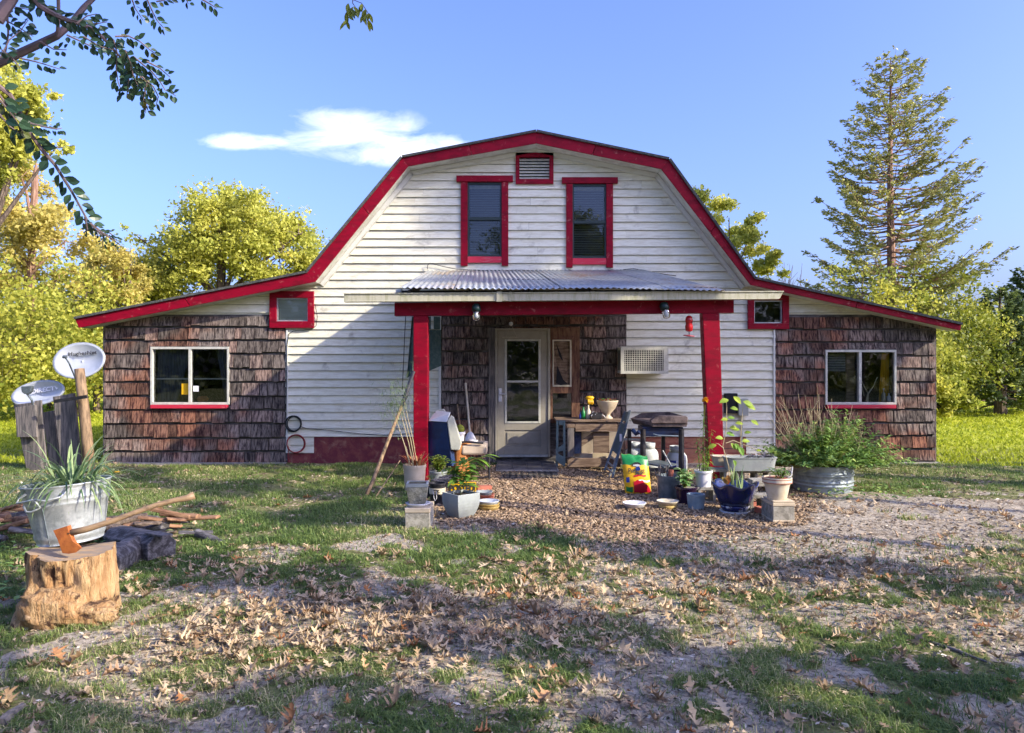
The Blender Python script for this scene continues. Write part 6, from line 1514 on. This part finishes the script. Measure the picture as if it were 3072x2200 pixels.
# trees standing beside and behind the viewer; they shade the yard and show in the window glass
g3 = "yard trees whose shade falls across the lawn"
def slim(x, y, z0, z1, r, n, sd, lb, leaf=.13, dens=1.0, tr=.1):
    rr = random.Random(sd); k = max(3, int((z1-z0)/(r*1.1))); lobes = [(rr.uniform(-.35,.35)*r, rr.uniform(-.25,.25)*r, z0+(z1-z0)*(i+.5)/k, r*rr.uniform(.7,1.15)) for i in range(k)]
    deciduous("yard_tree", lb, x, y, z1+.4, lobes, leaf, n, g_yelg, tr=tr, seed=sd, group=g3, sub=44, subr=.32)
slim(6.6, 1.6, 1.8, 6.8, .55, 13000, 61, "slender yard tree nearest the viewer's side of the dirt patch")
slim(8.3, 3.25, 3.0, 7.2, .48, 10000, 62, "slender yard tree with a high narrow crown beside the drive")
slim(9.6, 4.0, 6.2, 9.6, .65, 9000, 63, "tall bare-trunked yard tree level with the mulch patch")
slim(6.2, -.3, 3.0, 8.6, .7, 18000, 64, "slender yard tree just behind the viewer's shoulder")
slim(6.5, .72, 1.7, 3.8, .5, 6500, 67, "low bushy yard tree close to the viewer's side", tr=.06)
slim(11.5, 5.6, 6.6, 10.6, .7, 9000, 65, "leafy yard tree beside the field edge")
slim(16.2, 7.4, 7.2, 11.0, 1.5, 15000, 66, "spreading yard tree level with the shingled wing", .17)
slim(20.3, 3.95, 12.8, 18.4, 1.35, 30000, 68, "very tall yard oak whose crown shades the gable", .24, tr=.3)
slim(19.6, 5.9, 11.6, 16.0, 1.15, 16000, 69, "tall yard oak beside the tallest one", .24, tr=.25)
for i, (x, y, H, lobes, n, sd, lb) in enumerate([
    (-5.5, -9, 11, [(0,0,6.3,2.4),(1.4,0,7.5,1.9),(-1.7,.3,6.6,1.9)], 8000, 71, "yard oak behind the viewer across the drive"),
    (2.5, -13, 12, [(0,0,6.8,2.6),(1.8,0,8,1.9),(-1.9,.3,6.9,2.1)], 8000, 72, "large yard oak farthest behind the viewer")]):
    deciduous("yard_oak", lb, x, y, H, lobes, .14, n*3, g_olive, tr=.24, seed=sd, group=g3, sub=26)
def woods_behind():
    rg = np.random.default_rng(51); n = 90000; a = rg.uniform(R(150), R(390), n); rad = 34 + rg.uniform(0, 6, n); x = rad*np.cos(a); y = rad*np.sin(a)
    top = 7 + 6*fbm(a*9, a*0+3, 3); z = top*rg.uniform(0, 1, n)**.8
    V, Fc = leafquads(np.stack([x, y, z], 1), .5, rg); o = npmesh("woods_around_yard", V, Fc, g_olive, np.repeat(rg.uniform(0, 1, n), 4), kind="stuff")
woods_behind()

# overhanging myrtle branches near the lens
def myrtle():
    x0, y0 = -3.6, 2.3; t = thing("crape_myrtle", "dark-leaved myrtle whose arching branches hang into view overhead", "tree", (x0, y0, 0)); mb = MB(); ml = MB()
    mb.tube([(x0, y0, -.1), (x0+.1, y0, 1.5), (x0+.3, y0+.1, 2.6)], [.09,.075,.06], 9)
    mb.tube([(x0+.3, y0+.1, 2.6), (-2.2, 2.55, 2.75), P(0, 190, 2.7)], [.05,.035,.02], 8)
    mb.tube([(x0+.3, y0+.1, 2.6), (-2.6, 2.2, 3.2), P(-40, 30, 2.6)], [.05,.035,.02], 8)
    def s(pts, Y, r0, r1):
        p = [P(a, b, Y + (i*.02)) for i, (a, b) in enumerate(pts)]; n = len(p); mb.tube(p, [r0+(r1-r0)*i/(n-1) for i in range(n)], 6); return p
    def leaves(p, L, dens, s0=0, w=.62, rev=False):
        for i in range(len(p)-1):
            a, b = p[i], p[i+1]; l = (b-a).length; n = max(1, int(l*dens)); d = (b-a).normalized()
            for k in range(n):
                q = a.lerp(b, (k+random.random()*.6)/n); sd = 1 if k % 2 else -1
                dd = d*.5 + Vector((sd*.8*(-d.z if abs(d.z) > .3 else .3), random.uniform(-.6,.6), sd*.8*(d.x if abs(d.x) > .3 else .5) + random.uniform(-.4,.1)))
                st = q + dd.normalized()*.006; ml.leaf(st, dd, L*random.uniform(.7,1.15), L*w*random.uniform(.8,1.1), .15, nrm=(random.uniform(-.4,.4), -1, random.uniform(-.3,.6)))
    main = s([(-10,192),(60,160),(170,108),(215,70),(250,25),(285,-10)], 2.7, .016, .009)
    m2 = s([(90,-20),(120,20),(165,45),(200,60),(250,75),(290,95),(320,125),(345,155),(375,185),(400,215)], 2.6, .011, .003)
    s([(175,-10),(176,50),(172,105)], 2.68, .006, .006); s([(-10,60),(40,-10)], 2.5, .022, .018)
    s([(20,10),(25,100),(15,165)], 2.65, .004, .003)
    leaves(m2, .036, 150)
    for pts, L, dn in (([(340,120),(352,160),(348,205),(355,250),(372,285)], .03, 75), ([(375,150),(392,190),(400,230),(415,260)], .03, 75), ([(345,110),(385,108),(420,125),(450,150),(470,165)], .027, 60),
        ([(400,170),(430,195),(455,215),(480,245),(495,270),(528,288)], .025, 75), ([(415,215),(430,255),(440,290),(437,340)], .027, 80), ([(425,230),(460,260),(475,290),(468,318)], .025, 80),
        ([(375,170),(378,215),(392,255),(412,280)], .03, 75), ([(440,185),(480,205),(510,232)], .022, 70), ([(200,105),(250,128),(285,145),(318,162)], .022, 60), ([(230,70),(262,48),(290,42)], .03, 50), ([(215,60),(270,75),(322,66)], .03, 50),
        ([(60,175),(105,185),(140,195),(180,208)], .026, 55), ([(5,150),(35,172),(60,205)], .024, 60), ([(120,125),(160,148),(200,150)], .024, 50), ([(15,60),(60,85),(100,110)], .03, 55), ([(-10,50),(40,20),(90,30)], .03, 60),
        ([(0,175),(28,120),(60,95),(85,60)], .03, 55), ([(395,-5),(405,25),(430,62)], .022, 70), ([(440,-5),(455,30),(470,60),(492,86)], .024, 80), ([(470,5),(490,2),(520,-10)], .022, 60), ([(555,-10),(565,12)], .02, 80), ([(600,-5),(630,12),(650,25)], .022, 80),
        ([(390,200),(385,250),(380,290)], .026, 60), ([(440,250),(430,300),(450,320)], .022, 80), ([(250,110),(300,140),(340,150)], .024, 50)):
        leaves(s(pts, 2.55 + random.uniform(-.1,.1), .003, .0012), L*1.12, dn*2)
    ch = s([(-10,255),(30,285),(55,330),(90,400),(130,455),(165,495),(190,535),(215,575),(240,620),(262,660),(285,688)], 1.75, .006, .0018); leaves(ch, .031, 120, w=.74)
    for pts, L, dn in (([(-5,280),(30,330),(60,355),(100,365)], .03, 60), ([(0,300),(40,350),(70,400)], .03, 60), ([(-5,340),(30,380),(60,400)], .03, 60), ([(90,370),(130,380),(170,388),(185,385)], .012, 150), ([(270,670),(300,692),(330,700),(350,715)], .01, 200), ([(290,690),(310,712),(308,740)], .008, 130), ([(255,650),(262,690),(250,700)], .009, 120), ([(300,695),(340,720),(360,735)], .009, 160)):
        leaves(s(pts, 1.75, .0025, .001), L*1.1, dn*1.8)
    mb.tube([(x0+.3, y0+.1, 2.6), (-2.2, 1.9, 2.5), P(-10, 255, 1.75)], [.03,.015,.006], 6)
    mb.build("branches", m_twig, t); ml.build("leaves", g_myrtle, t)
myrtle()
def hanging_sprig():
    t = thing("overhead_twig", "small dangling twig of oak leaves at the top edge", "twig", tuple(P(1060, -30, 3.0))); mb = MB(); ml = MB()
    pts = [P(a, b, 3.0) for a, b in ((1065,-160),(1060,-30),(1058,10),(1075,35))]; mb.tube(pts, [.006,.003,.002,.001], 5); mb.tube([P(1060,0,3.0), P(1085,10,3.0), P(1108,45,3.0)], .0015, 4)
    for (a, b) in ((1045,10),(1050,25),(1040,35),(1060,20),(1048,50),(1085,12),(1098,28),(1108,40),(1105,60),(1075,30),(1090,45),(1040,62)):
        for k in range(3): ml.leaf(P(a, b, 3.0), (random.gauss(0,.6), random.gauss(0,.5), -1), random.uniform(.03,.05), .014, .2, nrm=(0,-1,.2))
    mb.build("stem", m_twig, t); ml.build("leaves", g_olive, t)
hanging_sprig()

# ------------------------------------------------------------------ ground cover
BLK = [(X(1389,Yg),Yg,.2)]
def inpost(x, y): return (y > 12.15) & (x > X(315,W)) & (x < X(2805,W)) & (y < 20.5)
def near_grass():
    rg = np.random.default_rng(70); out = []
    def scatter(n, y0, y1, hmin, hmax, w, thr, clump):
        y = y0 + (y1-y0)*rg.uniform(0, 1, n)**1.15; x = rg.uniform(-1, 1, n)*(.72*y+.5)
        d = grass_w(x, y); cl = fbm(x*clump, y*clump+5, 2)
        k = (rg.uniform(0, 1, n) < d*sstep(.36, .6, cl)*1.2 + .05*(y < 7)) & ~inpost(x, y)
        x, y, d = x[k], y[k], d[k]; n = len(x); h = rg.uniform(hmin, hmax, n)*(.55+.6*fbm(x*1.5, y*1.5, 2)); a = rg.uniform(0, 6.28, n); l = rg.uniform(.3, 1.7, n)
        z = gz(x, y); b = np.stack([x, y, z], 1); dr = np.stack([np.cos(a), np.sin(a), np.zeros(n)], 1); sd = np.stack([-np.sin(a+rg.normal(size=n)*.8), np.cos(a), np.zeros(n)], 1)*(w*rg.uniform(.6,1.2,n)*.5)[:, None]
        mid = b + dr*(h*l*.3)[:, None] + np.array([0,0,1])*(h*.62)[:, None]; tip = b + dr*(h*l)[:, None] + np.array([0,0,1])*(h*(1.05-.35*l))[:, None]
        V = np.stack([b-sd, b+sd, mid+sd*.7, mid-sd*.7, tip], 1).reshape(-1, 3); i = np.arange(n)*5
        F3 = np.concatenate([np.stack([i, i+1, i+2], 1), np.stack([i, i+2, i+3], 1), np.stack([i+3, i+2, i+4], 1)])
        return V, F3, np.repeat(np.clip(.55*fbm(x*.9+3, y*.9, 2)+.5*rg.uniform(0, 1, n), 0, 1), 5)
    for j, args in enumerate(((330000, 2.6, 6.2, .025, .07, .0052, 0, 9), (300000, 6.0, 12.4, .03, .075, .009, 0, 4))):
        V, F3, r = scatter(*args); npmesh("grass", V, F3, g_grass, r, kind="stuff")
    n = 70000; y = 12 + 22*rg.uniform(0, 1, n)**1.4; x = rg.uniform(-1, 1, n)*(.74*y+1); k = ~((x > X(315,W)-.1) & (x < X(2805,W)+.1)); x, y = x[k], y[k]; n = len(x)
    h = rg.uniform(.03, .08, n); a = rg.uniform(0, 6.28, n); b = np.stack([x, y, gz(x, y)], 1); sd = np.stack([np.cos(a), np.sin(a), np.zeros(n)], 1)*(.006+.0011*y)[:, None]
    tip = b + np.stack([rg.normal(size=n)*.03, rg.normal(size=n)*.03, h], 1); V = np.stack([b-sd, b+sd, tip], 1).reshape(-1, 3)
    npmesh("lawn_grass", V, np.arange(n*3).reshape(n, 3), g_lawn, np.repeat(rg.uniform(0, 1, n), 3), kind="stuff")
near_grass()
def oak_leaf_outline():
    # half outline (t along midrib, half-width); pointed bristled lobes
    return [(0,.012),(.10,.02),(.18,.06),(.26,.20),(.30,.09),(.42,.10),(.50,.34),(.56,.30),(.56,.11),(.66,.11),(.78,.36),(.78,.20),(.82,.08),(.92,.12),(1.0,.0)]
OL = oak_leaf_outline()
_JR = np.random.default_rng(123)
def oak_leaf_arrays(x, y, z, L, rot, tilt, roll, curl, wid):
    n = len(x); t = np.array([p[0] for p in OL]); w = np.array([p[1] for p in OL]); m = len(OL)
    u = np.concatenate([t, t, t]); s = np.concatenate([w, w*0, -w])
    uu = u[None, :]-.5; jit = _JR.uniform(.7, 1.25, (n, len(u))); ss = s[None, :]*wid[:, None]*jit; uu = uu + .05*ss*_JR.normal(size=(n, 1))*8*np.abs(uu)
    lx = uu; ly = ss; lz = curl[:, None]*(uu**2*1.1) + np.abs(ss)*roll[:, None] + .08*np.sin(ss*9+uu*7+rot[:, None]*3)*curl[:, None]
    ct, st_ = np.cos(tilt)[:, None], np.sin(tilt)[:, None]; px_, pz_ = lx*ct - lz*st_, lx*st_ + lz*ct
    cr, sr = np.cos(rot)[:, None], np.sin(rot)[:, None]; qx = px_*cr - ly*sr; qy = px_*sr + ly*cr
    V = np.stack([x[:, None]+qx*L[:, None], y[:, None]+qy*L[:, None], z[:, None]+pz_*L[:, None]], 2)
    f = []
    for i in range(m-1): f += [(i, i+1, m+i+1, m+i), (m+i, m+i+1, 2*m+i+1, 2*m+i)]
    f = np.array(f); Fc = (f[None]+ (np.arange(n)*3*m)[:, None, None]).reshape(-1, 4); return V.reshape(-1, 3), Fc, 3*m
def litter():
    rg = np.random.default_rng(80)
    n = 26000; y = 2.7 + 9.8*rg.uniform(0, 1, n)**1.35; x = rg.uniform(-1, 1, n)*(.72*y+.3)
    band = np.exp(-((y-(4.75+.12*x))/.62)**2)*sstep(-2.4,-1.6,x)*(1-sstep(.1,.9,x)); band2 = np.exp(-((y-5.6)/.8)**2)*sstep(-.5,.6,x)*.35
    pr = .055 + band*1.0 + band2 + .12*(y < 6.5)*sstep(.45,.62,fbm(x*1.1,y*1.3+8,3)) + .30*sstep(.5,.62,fbm(x*.9+5,y*1.2,3))*(y > 5.5)*(y < 8.5)
    pr = pr*(1-.6*sstep(9,10,y)); pr = np.where(mulch_w(x, y) > .4, .03, pr)
    k = (rg.uniform(0, 1, n) < pr) & ~inpost(x, y) & ~((np.hypot(x-X(232,4.85), y-4.85) < .42)); x, y = x[k], y[k]; n = len(x)
    L = rg.uniform(.05, .115, n); L = np.where(rg.uniform(0, 1, n) < .14, L*1.45, L)
    z = gz(x, y) + .012 + rg.uniform(0, .02, n) + .03*np.exp(-((y-4.75)/.5)**2)*(x < .3)*(x > -2)*rg.uniform(0, 1, n)
    rot = rg.uniform(0, 6.28, n); tilt = rg.normal(size=n)*.28; roll = rg.uniform(-.4, 1.5, n); curl = rg.uniform(-.7, 1.5, n); wid = rg.uniform(.55, 1.1, n); rn = rg.uniform(0, 1, n)
    big = np.argsort(-(L/y)); top = big[:260]; rest = big[260:]
    V, Fc, m = oak_leaf_arrays(*[a[rest] for a in (x, y, z, L, rot, tilt, roll, curl, wid)])
    npmesh("leaf_litter", V, Fc, g_litter, np.repeat(rn[rest], m), kind="stuff")
    for i in top:
        V, Fc, m = oak_leaf_arrays(*[np.array([a]) for a in (0.0, 0.0, 0.0, L[i], rot[i], tilt[i], roll[i], curl[i], wid[i])])
        o = npmesh("fallen_leaf", V, Fc, g_litter, np.full(m, rn[i])); o.location = (x[i], y[i], z[i]); tag(o, "dry curled tan oak leaf lying on the ground", "leaf", "fallen oak leaves in the yard")
litter()
def chips():
    rg = np.random.default_rng(90); n = 60000; x = rg.uniform(-1.9, 4.2, n); y = rg.uniform(6.6, 12.2, n); k = rg.uniform(0, 1, n) < mulch_w(x, y)*.95+.01; x, y = x[k], y[k]; n = len(x)
    a = rg.uniform(0, 6.28, n); L = rg.uniform(.010, .026, n); w = L*rg.uniform(.3, .6, n); h = rg.uniform(.003, .009, n); z = gz(x, y)+rg.uniform(.0, .014, n)
    dx = np.stack([np.cos(a), np.sin(a), rg.normal(size=n)*.35], 1)*L[:, None]; dy = np.stack([-np.sin(a), np.cos(a), rg.normal(size=n)*.35], 1)*w[:, None]; c = np.stack([x, y, z], 1); up = np.array([0,0,1])*h[:, None]
    V = np.stack([c-dx-dy, c+dx-dy, c+dx+dy, c-dx+dy, c-dx*.8-dy*.7+up, c+dx*.8-dy*.7+up, c+dx*.8+dy*.7+up, c-dx*.8+dy*.7+up], 1).reshape(-1, 3); i = (np.arange(n)*8)[:, None]
    Fc = np.concatenate([i+np.array([q]) for q in ((4,5,6,7),(0,1,5,4),(1,2,6,5),(2,3,7,6),(3,0,4,7))]); npmesh("wood_chip_mulch", V, Fc, g_chips, np.repeat(rg.uniform(0, 1, n), 8), kind="stuff")
    # clover and weeds round the stump and at the tank's foot
    mb = MB()
    for k in range(520):
        if k % 3: x_, y_ = random.gauss(X(60,5.6), .3), random.uniform(4.9, 7.2)
        else: x_, y_ = random.gauss(X(640,12)*0+X(2560,9.3), .35), random.uniform(8.8, 9.6)
        z_ = G(x_, y_); a_ = random.uniform(0, 6.28); mb.leaf((x_, y_, z_+random.uniform(.02,.1)), (math.cos(a_), math.sin(a_), random.uniform(0,.8)), random.uniform(.04,.08), .035, .4)
    mb.build("ground_weeds", g_shrub, None, kind="stuff")
chips()
def twigs():
    for (pts, r, lb) in (([(1590,1850),(1640,1842),(1700,1846),(1750,1843)], .012, "grey stick lying on the bare dirt"), ([(0,2185),(30,2160),(70,2130)], .03, "pale root end poking in at the nearest corner"), ([(2700,1905),(2860,1955),(2960,1990)], .010, "thin dark twig on the dirt toward the drive")):
        p = []
        for a, b in pts: Yq = YG(b); x_ = X(a, Yq); p.append((x_, Yq, G(x_, Yq)+r*.8))
        mb = MB(); mb.tube(p, [r]*(len(p)-1)+[r*.5], 7); tag(mb.build("fallen_stick", m_barn, None), lb, "stick")
twigs()

def debris():
    rg = np.random.default_rng(95); n = 110000; y = 2.7 + 9.5*rg.uniform(0, 1, n)**1.3; x = rg.uniform(-1, 1, n)*(.72*y+.3)
    k = (rg.uniform(0, 1, n) < .35 + .65*sstep(.4, .62, fbm(x*1.6, y*1.6+3, 3))) & ~inpost(x, y); x, y = x[k], y[k]; n = len(x)
    C = np.stack([x, y, gz(x, y)+rg.uniform(.002, .014, n)], 1); d_ = rg.normal(size=(n, 3)); d_[:, 2] *= .18; d_ /= np.linalg.norm(d_, axis=1, keepdims=True)
    s_ = np.cross(d_, np.array([0, 0, 1.0]) + rg.normal(size=(n, 3))*.45); L = rg.uniform(.008, .035, n)[:, None]*(1+.08*y[:, None]); w = L*rg.uniform(.12, .5, n)[:, None]
    V = np.stack([C-d_*L*.5, C+s_*w*.5, C+d_*L*.5, C-s_*w*.5], 1).reshape(-1, 3)
    npmesh("ground_debris", V, np.arange(n*4).reshape(n, 4), M_DEB, np.repeat(rg.uniform(0, 1, n), 4), kind="stuff")
M_DEB = Mleaf("leaf_crumbs_and_twigs", (.045,.03,.02), (.5,.39,.27), (.72,.66,.55), trans=0, rough=.9, split=.9)
debris()
